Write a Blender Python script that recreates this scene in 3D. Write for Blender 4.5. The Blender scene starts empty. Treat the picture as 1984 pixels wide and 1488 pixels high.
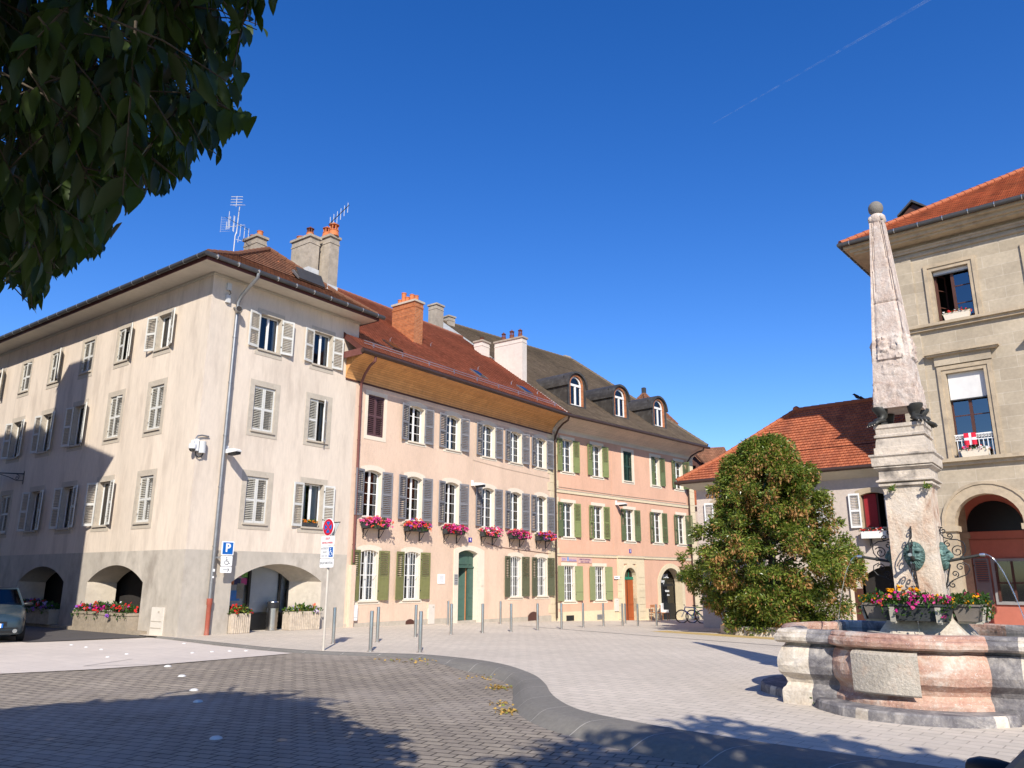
import bpy, math, random
from mathutils import Vector, Matrix, noise
from mathutils.geometry import delaunay_2d_cdt
R = math.radians
PI = math.pi
SC = bpy.context.scene
COL = SC.collection
rnd = random.Random(7)

# ------------------------------------------------------------------ materials
M = {}

def mat(name, col, rough=.85, spec=.3, v=.12, scale=6., v2=.1, scale2=.6, bump=0., bscale=60., metal=0., stain=None, stain_amt=.5, stain_scale=1.2, coord='Object', stretch=None):
    m = bpy.data.materials.new(name)
    m.use_nodes = True
    nt = m.node_tree
    N = nt.nodes
    L = nt.links
    b = N['Principled BSDF']
    b.inputs['Roughness'].default_value = rough
    b.inputs['Specular IOR Level'].default_value = spec
    b.inputs['Metallic'].default_value = metal
    tc = N.new('ShaderNodeTexCoord')
    src = tc.outputs[coord]
    if stretch:
        mp = N.new('ShaderNodeMapping')
        mp.inputs['Scale'].default_value = stretch
        L.new(src, mp.inputs['Vector'])
        src2 = mp.outputs['Vector']
    else:
        src2 = src
    def nz(sc, det, s=src):
        n = N.new('ShaderNodeTexNoise')
        n.inputs['Scale'].default_value = sc
        n.inputs['Detail'].default_value = det
        n.inputs['Roughness'].default_value = .62
        L.new(s, n.inputs['Vector'])
        return n.outputs['Fac']
    def ramp(f, a, bb, p0=.3, p1=.7):
        r = N.new('ShaderNodeMapRange')
        r.inputs['From Min'].default_value = p0
        r.inputs['From Max'].default_value = p1
        r.inputs['To Min'].default_value = a
        r.inputs['To Max'].default_value = bb
        L.new(f, r.inputs['Value'])
        return r.outputs['Result']
    a1 = ramp(nz(scale, 6, src2), 1 - v, 1 + v)
    a2 = ramp(nz(scale2, 4, src2), 1 - v2, 1 + v2)
    mu = N.new('ShaderNodeMath')
    mu.operation = 'MULTIPLY'
    L.new(a1, mu.inputs[0])
    L.new(a2, mu.inputs[1])
    sc = N.new('ShaderNodeVectorMath')
    sc.operation = 'SCALE'
    sc.inputs[0].default_value = col
    L.new(mu.outputs[0], sc.inputs['Scale'])
    out = sc.outputs['Vector']
    if stain:
        f = ramp(nz(stain_scale, 8, src2), 0, stain_amt, .5, .68)
        mx = N.new('ShaderNodeMix')
        mx.data_type = 'RGBA'
        L.new(f, mx.inputs['Factor'])
        L.new(out, mx.inputs['A'])
        mx.inputs['B'].default_value = (*stain, 1)
        out = mx.outputs['Result']
    L.new(out, b.inputs['Base Color'])
    if bump:
        bp = N.new('ShaderNodeBump')
        bp.inputs['Strength'].default_value = bump
        bp.inputs['Distance'].default_value = .02
        L.new(nz(bscale, 5), bp.inputs['Height'])
        L.new(bp.outputs['Normal'], b.inputs['Normal'])
    M[name] = m
    return m

def brick_mat(name, c1, c2, mortar, bw, bh, ms=.01, coord='Object', rot=None, loc=(0, 0, 0), rough=.85, offset=.5, bump=.3, v=.12, scale=9., v2=.15, scale2=.5, squash=1., dirt=None, dirt_amt=.4, dirt_scale=.8, swap=None, spec=.3, msm=.2):
    m = mat(name, c1, rough=rough, v=v, scale=scale, v2=v2, scale2=scale2, coord=coord, stain=dirt, stain_amt=dirt_amt, stain_scale=dirt_scale, spec=spec)
    nt = m.node_tree
    N = nt.nodes
    L = nt.links
    tc = next(n for n in N if n.type == 'TEX_COORD')
    mp = N.new('ShaderNodeMapping')
    mp.inputs['Location'].default_value = loc
    if rot:
        mp.inputs['Rotation'].default_value = rot
    if swap:
        sx = N.new('ShaderNodeSeparateXYZ')
        cx = N.new('ShaderNodeCombineXYZ')
        L.new(tc.outputs[coord], sx.inputs[0])
        for i, a in enumerate(swap):
            L.new(sx.outputs[a], cx.inputs[i])
        L.new(cx.outputs[0], mp.inputs['Vector'])
    else:
        L.new(tc.outputs[coord], mp.inputs['Vector'])
    bt = N.new('ShaderNodeTexBrick')
    bt.inputs['Color1'].default_value = (*c1, 1)
    bt.inputs['Color2'].default_value = (*c2, 1)
    bt.inputs['Mortar'].default_value = (*mortar, 1)
    bt.inputs['Scale'].default_value = 1
    bt.inputs['Brick Width'].default_value = bw
    bt.inputs['Row Height'].default_value = bh
    bt.inputs['Mortar Size'].default_value = ms
    bt.inputs['Mortar Smooth'].default_value = msm
    bt.offset = offset
    L.new(mp.outputs[0], bt.inputs['Vector'])
    s = next(n for n in N if n.type == 'VECT_MATH')
    L.new(bt.outputs['Color'], s.inputs[0])
    if bump:
        b = N['Principled BSDF']
        bp = N.new('ShaderNodeBump')
        bp.inputs['Strength'].default_value = bump
        bp.inputs['Distance'].default_value = .015
        bp.invert = True
        L.new(bt.outputs['Fac'], bp.inputs['Height'])
        nz = N.new('ShaderNodeTexNoise')
        nz.inputs['Scale'].default_value = 45
        nz.inputs['Detail'].default_value = 5
        L.new(tc.outputs[coord], nz.inputs['Vector'])
        b2 = N.new('ShaderNodeBump')
        b2.inputs['Strength'].default_value = .25
        b2.inputs['Distance'].default_value = .01
        L.new(nz.outputs['Fac'], b2.inputs['Height'])
        L.new(bp.outputs['Normal'], b2.inputs['Normal'])
        L.new(b2.outputs['Normal'], b.inputs['Normal'])
    return m

def glass_mat(name, tint=(.8, .85, .9), refl=.12, rough=.02, dark=0.):
    m = bpy.data.materials.new(name)
    m.use_nodes = True
    nt = m.node_tree
    N = nt.nodes
    L = nt.links
    N.clear()
    o = N.new('ShaderNodeOutputMaterial')
    tr = N.new('ShaderNodeBsdfTransparent')
    tr.inputs[0].default_value = (*tint, 1)
    gl = N.new('ShaderNodeBsdfGlossy')
    gl.inputs['Roughness'].default_value = rough
    lw = N.new('ShaderNodeFresnel')
    lw.inputs['IOR'].default_value = 1.5
    ad = N.new('ShaderNodeMath')
    ad.operation = 'ADD'
    ad.use_clamp = True
    ad.inputs[1].default_value = refl
    L.new(lw.outputs[0], ad.inputs[0])
    mx = N.new('ShaderNodeMixShader')
    L.new(ad.outputs[0], mx.inputs[0])
    L.new(tr.outputs[0], mx.inputs[1])
    L.new(gl.outputs[0], mx.inputs[2])
    L.new(mx.outputs[0], o.inputs[0])
    M[name] = m
    return m

def leaf_mat(name, col, trans=.35, rough=.4, spec=.4, v=.25):
    m = mat(name, col, rough=rough, spec=spec, v=v, scale=3., v2=.2, scale2=.8)
    nt = m.node_tree
    N = nt.nodes
    L = nt.links
    b = N['Principled BSDF']
    o = next(n for n in N if n.type == 'OUTPUT_MATERIAL')
    t = N.new('ShaderNodeBsdfTranslucent')
    t.inputs[0].default_value = (col[0] * 1.3, col[1] * 1.5, col[2] * .6, 1)
    mx = N.new('ShaderNodeMixShader')
    mx.inputs[0].default_value = trans
    L.new(b.outputs[0], mx.inputs[1])
    L.new(t.outputs[0], mx.inputs[2])
    L.new(mx.outputs[0], o.inputs[0])
    return m

# walls
mat('plaster_cream', (.655, .555, .45), v=.06, scale=9, v2=.09, scale2=.45, bump=.3, bscale=40, stain=(.42, .34, .27), stain_amt=.5, stain_scale=1.3, stretch=(1.5, 1.5, .32))
mat('plinth_grey', (.46, .41, .345), v=.09, scale=5, v2=.18, scale2=.5, bump=.25, bscale=35, stain=(.25, .215, .175), stain_amt=.7, stain_scale=.9, stretch=(1, 1, .6))
mat('plaster_peach', (.69, .505, .375), v=.08, scale=14, v2=.08, scale2=.4, bump=.7, bscale=26, stain=(.5, .36, .26), stain_amt=.35, stain_scale=1.1, stretch=(1.4, 1.4, .4))
mat('plaster_salmon', (.67, .4, .275), v=.06, scale=12, v2=.08, scale2=.4, bump=.35, bscale=40, stain=(.5, .3, .2), stain_amt=.35, stain_scale=1.1, stretch=(1.4, 1.4, .4))
mat('plaster_beige', (.55, .465, .4), v=.08, scale=9, v2=.1, scale2=.5, bump=.4, bscale=35)
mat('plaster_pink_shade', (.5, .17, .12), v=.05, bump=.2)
mat('stone_grey', (.47, .41, .33), v=.12, scale=8, v2=.12, bump=.3, stain=(.33, .28, .22), stain_amt=.4, stain_scale=2)
mat('stone_cream', (.72, .63, .5), v=.05, scale=8, v2=.06, bump=.15, stain=(.55, .47, .38), stain_amt=.2, stain_scale=2)
mat('stone_yellow', (.66, .55, .37), v=.06, scale=8, v2=.08, bump=.2)
brick_mat('ashlar', (.45, .375, .275), (.37, .305, .22), (.5, .43, .335), 1.15, .42, .008, swap=(0, 2, 1), bump=.2, v=.1, v2=.14, dirt=(.25, .2, .14), dirt_amt=.35, dirt_scale=1.5)
mat('molding_stone', (.44, .35, .24), v=.1, scale=6, v2=.12, bump=.2, stain=(.2, .16, .12), stain_amt=.45, stain_scale=2.5)
# roofs: u along the eave, v up the slope
brick_mat('tile_red', (.36, .135, .078), (.43, .17, .1), (.15, .055, .035), .17, 10., .012, coord='UV', v=.25, scale=3., v2=.2, scale2=.4, dirt=(.12, .06, .04), dirt_amt=.3, bump=.4)
brick_mat('tile_orange', (.47, .15, .066), (.39, .115, .052), (.14, .035, .02), .17, 10., .012, coord='UV', v=.25, scale=3., v2=.2, dirt=(.16, .06, .04), dirt_amt=.4, bump=.4)
brick_mat('tile_brown', (.17, .128, .088), (.215, .16, .108), (.08, .06, .045), .17, 10., .012, coord='UV', v=.3, scale=2.5, v2=.25, scale2=.3, dirt=(.2, .16, .1), dirt_amt=.4, dirt_scale=.9, bump=.4)
brick_mat('tile_old', (.2, .085, .045), (.26, .12, .065), (.09, .04, .025), .17, 10., .012, coord='UV', v=.3, scale=4, v2=.25, dirt=(.12, .075, .045), dirt_amt=.5, bump=.4)
brick_mat('brick_orange', (.46, .15, .05), (.33, .1, .035), (.38, .2, .11), .22, .075, .012, swap=(0, 2, 1), bump=.5, v=.25, scale=6, dirt=(.2, .1, .06), dirt_amt=.4)
mat('terracotta', (.5, .16, .06), v=.2, scale=9, v2=.2)
mat('terracotta_dark', (.16, .055, .035), v=.2)
mat('chimney_render', (.36, .305, .24), v=.15, scale=5, v2=.15, bump=.5, bscale=30, stain=(.2, .17, .13), stain_amt=.5, stain_scale=2)
mat('chimney_white', (.64, .57, .5), v=.06, v2=.08, bump=.2, stain=(.4, .34, .28), stain_amt=.3)
mat('lead_flash', (.5, .5, .49), rough=.5, v=.1)
mat('zinc', (.3, .3, .3), rough=.42, metal=.75, v=.12, v2=.1, spec=.5)
mat('gutter_dark', (.09, .085, .08), rough=.45, metal=.5, v=.1)
mat('gutter_brown', (.075, .045, .035), rough=.4, metal=.3, v=.1)
mat('zinc_dormer', (.075, .066, .056), rough=.5, metal=.35, v=.2, scale=3, v2=.2, stain=(.2, .19, .17), stain_amt=.3, stain_scale=3)
mat('pipe_brown', (.16, .06, .05), rough=.45, v=.1)
mat('pipe_red', (.33, .085, .055), rough=.5, v=.1, stain=(.3, .17, .12), stain_amt=.4, stain_scale=3)
mat('fascia_brown', (.1, .032, .025), rough=.6)
mat('soffit_cream', (.62, .56, .46), rough=.7, v=.05)
brick_mat('wood_honey', (.72, .37, .14), (.64, .31, .11), (.32, .13, .04), 2.5, .1, .006, coord='UV', rough=.6, v=.12, scale=5, v2=.12, dirt=(.42, .19, .07), dirt_amt=.5, dirt_scale=1.6, bump=.25)
brick_mat('wood_pale', (.68, .54, .43), (.63, .5, .4), (.38, .28, .2), 2.5, .12, .006, coord='UV', rough=.6, v=.08, bump=.25)
# joinery
mat('white_paint', (.78, .77, .74), rough=.45, v=.03, v2=.03)
mat('shutter_grey', (.58, .57, .53), rough=.6, v=.05)
mat('shutter_slat_grey', (.5, .47, .4), rough=.6, v=.05)
mat('shutter_blue', (.2, .2, .215), rough=.6, v=.1, stain=(.14, .12, .12), stain_amt=.4, stain_scale=3)
mat('slat_blue_shaded', (.1, .1, .105), rough=.6, v=.1)  # blue, olive and green slats: shade between the louvres painted into the colour
mat('slat_olive_shaded', (.085, .085, .04), rough=.6, v=.1)
mat('slat_green_shaded', (.09, .11, .045), rough=.6, v=.1)
mat('shutter_plum', (.1, .05, .055), rough=.6, v=.12)
mat('shutter_olive', (.17, .17, .065), rough=.6, v=.1, stain=(.1, .09, .05), stain_amt=.4, stain_scale=2.5)
mat('shutter_darkolive', (.1, .105, .06), rough=.6, v=.1, stain=(.07, .06, .04), stain_amt=.4, stain_scale=2.5)
mat('shutter_green', (.2, .23, .09), rough=.6, v=.08)
mat('shutter_green_mid', (.115, .145, .065), rough=.6, v=.08)
mat('shutter_sage', (.25, .275, .13), rough=.6, v=.06)
mat('shutter_deep', (.022, .05, .034), rough=.5, v=.1)
mat('shutter_white', (.72, .72, .71), rough=.5, v=.03)
mat('door_green', (.06, .115, .09), rough=.45, v=.08)
mat('door_orange', (.36, .085, .022), rough=.45, v=.1, scale=4, stretch=(6, 6, .6))
mat('green_paint', (.02, .17, .1), rough=.4)
mat('wood_brown', (.085, .035, .025), rough=.5, v=.1)
mat('dark_frame', (.012, .012, .013), rough=.4)
mat('interior_dark', (.03, .026, .024), rough=.9)
mat('curtain', (.62, .6, .56), rough=.9, v=.12, scale=20, stretch=(5, 5, .3))
mat('red_panel', (.28, .02, .025), rough=.6)
mat('blind_white', (.66, .64, .61), rough=.8, v=.04)
glass_mat('window_glass', (.72, .78, .8), .05)
glass_mat('dark_glass', (.3, .32, .34), .05, .06)
glass_mat('sky_glass', (.35, .37, .4), .2)
glass_mat('shop_glass', (.85, .86, .87), .02)
mat('steel', (.55, .53, .5), rough=.28, metal=1., v=.06, scale=3, spec=.5)
mat('bright_metal', (.7, .7, .7), rough=.3, metal=.9, v=.05)
mat('stud_metal', (.6, .58, .55), rough=.55, v=.1)
mat('iron_black', (.022, .022, .024), rough=.55, v=.15)
mat('white_plastic', (.76, .76, .75), rough=.4, v=.03)
mat('cream_plastic', (.66, .6, .52), rough=.5, v=.05)
mat('light_grey', (.55, .55, .54), rough=.5, v=.05)
mat('sign_white', (.8, .8, .79), rough=.4, v=.02)
mat('sign_black', (.02, .02, .02), rough=.5)
mat('sign_blue', (.004, .115, .42), rough=.4, v=.03)
mat('sign_red', (.55, .012, .03), rough=.4, v=.03)
mat('enamel_blue', (.05, .03, .3), rough=.3)
mat('sign_grey', (.3, .3, .3), rough=.5, v=.1)
mat('sign_pink', (.6, .38, .33), rough=.6, v=.04)
mat('ink_blue', (.1, .15, .5), rough=.6)
mat('ink_violet', (.1, .045, .15), rough=.6)
mat('ink_lightblue', (.06, .3, .66), rough=.6)
mat('ink_red', (.55, .12, .1), rough=.6)
mat('pole_beige', (.5, .45, .38), rough=.45, v=.06)
# ground
brick_mat('plaza_paving', (.6, .52, .425), (.55, .48, .39), (.36, .31, .25), .34, .2, .009, rot=(0, 0, R(41)), v=.09, scale=5, v2=.1, scale2=.22, dirt=(.5, .43, .35), dirt_amt=.55, dirt_scale=.35, bump=.18)
brick_mat('road_paving', (.315, .265, .205), (.25, .21, .168), (.07, .058, .046), .26, .17, .012, rot=(0, 0, R(22)), v=.16, scale=7, v2=.14, scale2=.3, dirt=(.36, .31, .26), dirt_amt=.5, dirt_scale=.3, bump=.5)
brick_mat('slab_paving', (.6, .525, .455), (.57, .5, .435), (.46, .4, .34), .6, .4, .006, rot=(0, 0, R(36)), v=.05, scale=5, v2=.08, scale2=.3, bump=.1)
mat('street_asphalt', (.085, .078, .075), v=.15, scale=20, v2=.12, bump=.3, bscale=80)
mat('kerb_stone', (.19, .175, .15), v=.12, scale=14, v2=.1, scale2=.6, bump=.3, bscale=70, stain=(.21, .19, .17), stain_amt=.4, stain_scale=1.5)
mat('mortar_pale', (.4, .37, .33), v=.1)
mat('earth', (.12, .1, .08))
mat('yellow_line', (.5, .35, .13), v=.15, stain=(.4, .32, .2), stain_amt=.6, stain_scale=3)
mat('blue_line', (.2, .35, .55), v=.2)
mat('paver_dark', (.2, .18, .165), v=.1)
# fountain
mat('marble_pink', (.5, .27, .185), v=.2, scale=22, v2=.3, scale2=2.2, bump=.6, bscale=28, stain=(.62, .52, .44), stain_amt=.75, stain_scale=4.5)
mat('marble_grey', (.15, .135, .135), v=.25, scale=14, v2=.25, scale2=2, bump=.5, bscale=25, stain=(.4, .36, .33), stain_amt=.5, stain_scale=3.2)
mat('limestone', (.55, .47, .38), v=.15, scale=16, v2=.2, scale2=2, bump=.6, bscale=26, stain=(.3, .25, .21), stain_amt=.45, stain_scale=3)
mat('obelisk_stone', (.5, .385, .315), v=.2, scale=26, v2=.15, scale2=3, bump=.75, bscale=24, stain=(.64, .57, .52), stain_amt=.5, stain_scale=9)
mat('pedestal_stone', (.56, .48, .39), v=.12, scale=14, v2=.2, scale2=2, bump=.55, bscale=22, stain=(.09, .08, .075), stain_amt=.85, stain_scale=2.1)
mat('shaft_stone', (.6, .47, .36), v=.15, scale=16, v2=.15, scale2=2.5, bump=.6, bscale=20, stain=(.4, .2, .12), stain_amt=.75, stain_scale=2.6)
mat('ball_stone', (.2, .18, .155), v=.15, scale=12, bump=.5, stretch=(1, 1, 6))
mat('bronze_dark', (.05, .05, .045), rough=.5, metal=.3, v=.2, scale=12)
mat('verdigris', (.085, .15, .135), rough=.55, metal=.25, v=.35, scale=14, stain=(.03, .04, .04), stain_amt=.8, stain_scale=8)
mat('trough_dark', (.045, .048, .05), rough=.6, v=.3, scale=8)
mat('trough_brown', (.2, .17, .145), rough=.7, v=.15, scale=8)
mat('planter_concrete', (.5, .42, .33), v=.15, scale=10, v2=.15, bump=.4, stain=(.28, .23, .18), stain_amt=.6, stain_scale=4)
mat('trough_stone', (.34, .28, .21), v=.15, scale=10, v2=.15, bump=.5, stain=(.22, .18, .13), stain_amt=.5, stain_scale=3)
mat('wood_weathered', (.45, .41, .34), v=.2, scale=9, stain=(.2, .18, .15), stain_amt=.5, stain_scale=6)
def marble(name, cols, scale, fleck, famt=.5, bump=.6):
    m = mat(name, cols[0], v=.14, scale=30, v2=.12, scale2=3, bump=bump, bscale=26, rough=.75)
    nt = m.node_tree
    N, L = nt.nodes, nt.links
    tc = next(n for n in N if n.type == 'TEX_COORD')
    n1 = N.new('ShaderNodeTexNoise')
    n1.inputs['Scale'].default_value = scale
    n1.inputs['Detail'].default_value = 9
    n1.inputs['Roughness'].default_value = .68
    n1.inputs['Distortion'].default_value = .8
    L.new(tc.outputs['Object'], n1.inputs['Vector'])
    cr = N.new('ShaderNodeValToRGB')
    el = cr.color_ramp.elements
    while len(el) < len(cols):
        el.new(.5)
    for i, c in enumerate(cols):
        el[i].position = .3 + .42 * i / (len(cols) - 1)
        el[i].color = (*c, 1)
    L.new(n1.outputs['Fac'], cr.inputs[0])
    vo = N.new('ShaderNodeTexVoronoi')
    vo.inputs['Scale'].default_value = 34
    n2 = N.new('ShaderNodeTexNoise')
    n2.inputs['Scale'].default_value = 16
    n2.inputs['Detail'].default_value = 6
    L.new(tc.outputs['Object'], n2.inputs['Vector'])
    L.new(n2.outputs['Color'], vo.inputs['Vector'])
    n3 = N.new('ShaderNodeTexNoise')
    n3.inputs['Scale'].default_value = 42
    n3.inputs['Detail'].default_value = 4
    n3.inputs['Distortion'].default_value = 1.5
    L.new(tc.outputs['Object'], n3.inputs['Vector'])
    mr = N.new('ShaderNodeMapRange')
    mr.inputs['From Min'].default_value = .6
    mr.inputs['From Max'].default_value = .7
    mr.inputs['To Max'].default_value = famt
    L.new(n3.outputs['Fac'], mr.inputs['Value'])
    mx = N.new('ShaderNodeMix')
    mx.data_type = 'RGBA'
    L.new(mr.outputs['Result'], mx.inputs['Factor'])
    L.new(cr.outputs['Color'], mx.inputs['A'])
    mx.inputs['B'].default_value = (*fleck, 1)
    s = next(n for n in N if n.type == 'VECT_MATH')
    L.new(mx.outputs['Result'], s.inputs[0])
    return m
marble('marble_pink', [(.25, .14, .115), (.4, .225, .165), (.46, .3, .225), (.53, .43, .355), (.58, .52, .46)], 2.6, (.68, .62, .56), .75)
marble('marble_grey', [(.07, .065, .07), (.13, .12, .125), (.2, .185, .18), (.34, .31, .285), (.42, .36, .3)], 2.6, (.5, .47, .45), .35)
marble('limestone', [(.3, .25, .2), (.46, .39, .31), (.55, .48, .39), (.6, .54, .46), (.5, .38, .29)], 2.4, (.66, .62, .56), .35)
marble('obelisk_stone', [(.33, .23, .185), (.47, .36, .29), (.53, .43, .36), (.58, .5, .43), (.62, .56, .5)], 3.2, (.7, .66, .61), .6, .8)
marble('shaft_stone', [(.26, .13, .085), (.5, .35, .25), (.6, .49, .38), (.64, .55, .45), (.6, .5, .4)], 1.7, (.7, .64, .56), .4, .7)
marble('repair_stone', [(.27, .235, .19), (.4, .35, .285), (.45, .4, .33), (.47, .39, .31), (.45, .27, .19)], 2.2, (.56, .52, .46), .5, 1.)
w = mat('water', (.018, .032, .028), rough=.04, spec=.6, v=.2, scale=2, bump=.12, bscale=7)
g = glass_mat('water_jet', (.85, .9, .92), .35, .1)
# plants
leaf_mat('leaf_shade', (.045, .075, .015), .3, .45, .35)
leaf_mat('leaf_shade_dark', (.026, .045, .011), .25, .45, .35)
leaf_mat('leaf_mid', (.125, .175, .03), .3, .3, .5)
leaf_mat('leaf_bright', (.26, .29, .06), .35, .3, .5)
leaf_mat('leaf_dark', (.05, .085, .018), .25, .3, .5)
leaf_mat('leaf_rust', (.36, .19, .07), .3, .5, .3)
leaf_mat('plant_green', (.06, .13, .02), .35, .5, .3)
leaf_mat('plant_dark', (.035, .075, .018), .3, .5, .3)
for n, c in (('bloom_pink', (.75, .1, .3)), ('bloom_coral', (.8, .13, .07)), ('bloom_red', (.62, .02, .02)), ('bloom_magenta', (.5, .015, .2)), ('bloom_yellow', (.85, .38, .01)), ('bloom_white', (.75, .7, .72)), ('bloom_lilac', (.48, .35, .6)), ('bloom_orange', (.8, .2, .01)), ('bloom_violet', (.25, .08, .45))):
    leaf_mat(n, c, .25, .6, .2, .12)
mat('bark', (.09, .07, .05), v=.3, scale=10, bump=.8, bscale=20)
mat('leaf_litter', (.38, .24, .06), v=.4, scale=20)
# vehicles
mat('car_blue', (.022, .04, .055), rough=.25, spec=.6, v=.03)
mat('car_green', (.012, .022, .012), rough=.15, spec=.7, v=.03)
mat('tyre', (.015, .015, .016), rough=.8)
mat('chrome', (.6, .6, .6), rough=.2, metal=1.)
glass_mat('lamp_glass', (.9, .9, .85), .25)
mat('lamp_amber', (.55, .45, .25), rough=.2, spec=.6)
mat('trim_tan', (.35, .22, .14), rough=.5)
mat('paint_blue', (.03, .08, .45), rough=.3)
mat('paint_green', (.1, .65, .04), rough=.4)
mat('chair_wood', (.4, .17, .07), rough=.5, v=.12, scale=8)
mat('cushion_white', (.7, .66, .62), rough=.9)
mat('crow_black', (.015, .015, .018), rough=.6)
mat('flag_red', (.62, .015, .04), rough=.7)
mat('flag_white', (.8, .8, .8), rough=.7)
mat('poster_blue', (.1, .38, .8), rough=.4)
mat('poster_magenta', (.75, .1, .35), rough=.4)
mat('poster_green', (.3, .6, .15), rough=.4)
mat('poster_orange', (.8, .25, .08), rough=.4)
mat('poster_navy', (.05, .07, .2), rough=.4)
mat('poster_grey', (.6, .6, .6), rough=.4, v=.4, scale=3)
# ------------------------------------------------------------------ mesh helpers
class MB:
    def __init__(s):
        s.v, s.f, s.mi, s.uv, s.mats = [], [], [], [], []
        s.m = None
    def mid(s, k):
        if k not in s.mats:
            s.mats.append(k)
        return s.mats.index(k)
    def add(s, pts, faces, k, uvs=None):
        n = len(s.v)
        if s.m is not None:
            pts = [s.m @ Vector(p) for p in pts]
        s.v.extend([tuple(p) for p in pts])
        i = s.mid(k)
        for j, f in enumerate(faces):
            s.f.append([n + q for q in f])
            s.mi.append(i)
            s.uv.append(uvs[j] if uvs else None)
        return s
    def quad(s, a, b, c, d, k, uv=None):
        return s.add([a, b, c, d], [(0, 1, 2, 3)], k, [uv] if uv else None)
    def poly(s, pts, k, uv=None):
        return s.add(pts, [tuple(range(len(pts)))], k, [uv] if uv else None)
    def box(s, x0, x1, y0, y1, z0, z1, k):
        p = [(x0, y0, z0), (x1, y0, z0), (x1, y1, z0), (x0, y1, z0), (x0, y0, z1), (x1, y0, z1), (x1, y1, z1), (x0, y1, z1)]
        return s.add(p, [(0, 3, 2, 1), (4, 5, 6, 7), (0, 1, 5, 4), (1, 2, 6, 5), (2, 3, 7, 6), (3, 0, 4, 7)], k)
    def frustum(s, cx, cy, z0, z1, a0, b0, a1, b1, k):
        p = [(cx + i * a, cy + j * b, z) for a, b, z in ((a0, b0, z0), (a1, b1, z1)) for i, j in ((-1, -1), (1, -1), (1, 1), (-1, 1))]
        return s.add(p, [(0, 3, 2, 1), (4, 5, 6, 7), (0, 1, 5, 4), (1, 2, 6, 5), (2, 3, 7, 6), (3, 0, 4, 7)], k)
    def prism(s, poly, y0, y1, k, axis='y'):
        """extrude a closed 2D outline (x,z) along y, or (x,y) along z, or (y,z) along x"""
        def P(a, b, t):
            return (a, t, b) if axis == 'y' else (a, b, t) if axis == 'z' else (t, a, b)
        n = len(poly)
        p = [P(a, b, y0) for a, b in poly] + [P(a, b, y1) for a, b in poly]
        f = [tuple(range(n)), tuple(range(2 * n - 1, n - 1, -1))] + [(i, n + i, n + (i + 1) % n, (i + 1) % n) for i in range(n)]
        return s.add(p, f, k)
    def ring(s, outer, inner, y0, y1, k, back=False):
        """frame between two outlines with the same number of points, in the x-z plane"""
        n = len(outer)
        p = [(a, y0, b) for a, b in outer] + [(a, y0, b) for a, b in inner] + [(a, y1, b) for a, b in inner] + [(a, max(y0, min(y1, .03)) if not back else y1, b) for a, b in outer]
        f = []
        for i in range(n):
            j = (i + 1) % n
            f += [(i, j, n + j, n + i), (n + i, n + j, 2 * n + j, 2 * n + i), (3 * n + i, 3 * n + j, j, i)]
            if back:
                f.append((2 * n + i, 2 * n + j, 3 * n + j, 3 * n + i))
        return s.add(p, f, k)
    def tube(s, pts, r, k, seg=8, cap=True):
        pts = [Vector(p) for p in pts]
        rs = r if isinstance(r, (list, tuple)) else [r] * len(pts)
        V, F = [], []
        up = None
        for i, p in enumerate(pts):
            t = (pts[min(i + 1, len(pts) - 1)] - pts[max(i - 1, 0)]).normalized()
            if up is None:
                up = Vector((0, 0, 1)) if abs(t.z) < .9 else Vector((1, 0, 0))
            a = t.cross(up).normalized()
            b = a.cross(t).normalized()
            up = b
            for j in range(seg):
                th = 2 * PI * j / seg
                V.append(p + (a * math.cos(th) + b * math.sin(th)) * rs[i])
        for i in range(len(pts) - 1):
            for j in range(seg):
                F.append((i * seg + j, i * seg + (j + 1) % seg, (i + 1) * seg + (j + 1) % seg, (i + 1) * seg + j))
        if cap:
            F.append(tuple(range(seg - 1, -1, -1)))
            F.append(tuple((len(pts) - 1) * seg + j for j in range(seg)))
        return s.add(V, F, k)
    def lathe(s, prof, k, seg=16, c=(0, 0, 0), axis='z'):
        V, F = [], []
        for r, z in prof:
            for j in range(seg):
                th = 2 * PI * j / seg
                a, b = r * math.cos(th), r * math.sin(th)
                q = (a, b, z) if axis == 'z' else (z, a, b) if axis == 'x' else (a, z, b)
                V.append((q[0] + c[0], q[1] + c[1], q[2] + c[2]))
        for i in range(len(prof) - 1):
            for j in range(seg):
                F.append((i * seg + j, i * seg + (j + 1) % seg, (i + 1) * seg + (j + 1) % seg, (i + 1) * seg + j))
        F.append(tuple(range(seg - 1, -1, -1)))
        F.append(tuple((len(prof) - 1) * seg + j for j in range(seg)))
        return s.add(V, F, k)
    def mesh(s, name, smooth=False):
        me = bpy.data.meshes.new(name)
        me.from_pydata(s.v, [], s.f)
        for k in s.mats:
            me.materials.append(M[k])
        me.polygons.foreach_set('material_index', s.mi)
        if any(u for u in s.uv):
            ul = me.uv_layers.new(name='UVMap')
            for p, u in zip(me.polygons, s.uv):
                if u:
                    for li, q in zip(p.loop_indices, u):
                        ul.data[li].uv = q
        if smooth:
            me.polygons.foreach_set('use_smooth', [True] * len(me.polygons))
            try:
                me.set_sharp_from_angle(angle=R(smooth if smooth is not True else 40))
            except Exception:
                pass
        me.update()
        return me
    def build(s, name, parent=None, loc=(0, 0, 0), rz=0, smooth=False, rot=None):
        return put(name, s.mesh(name, smooth), parent, loc, rz, rot)

def put(name, me, parent=None, loc=(0, 0, 0), rz=0, rot=None):
    o = bpy.data.objects.new(name, me)
    COL.objects.link(o)
    o.location = loc
    o.rotation_euler = rot or (0, 0, rz)
    if parent:
        o.parent = parent
    return o

def tag(o, label, cat, group=None):
    o['label'] = label
    o['category'] = cat
    if group:
        o['group'] = group
    return o

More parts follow.
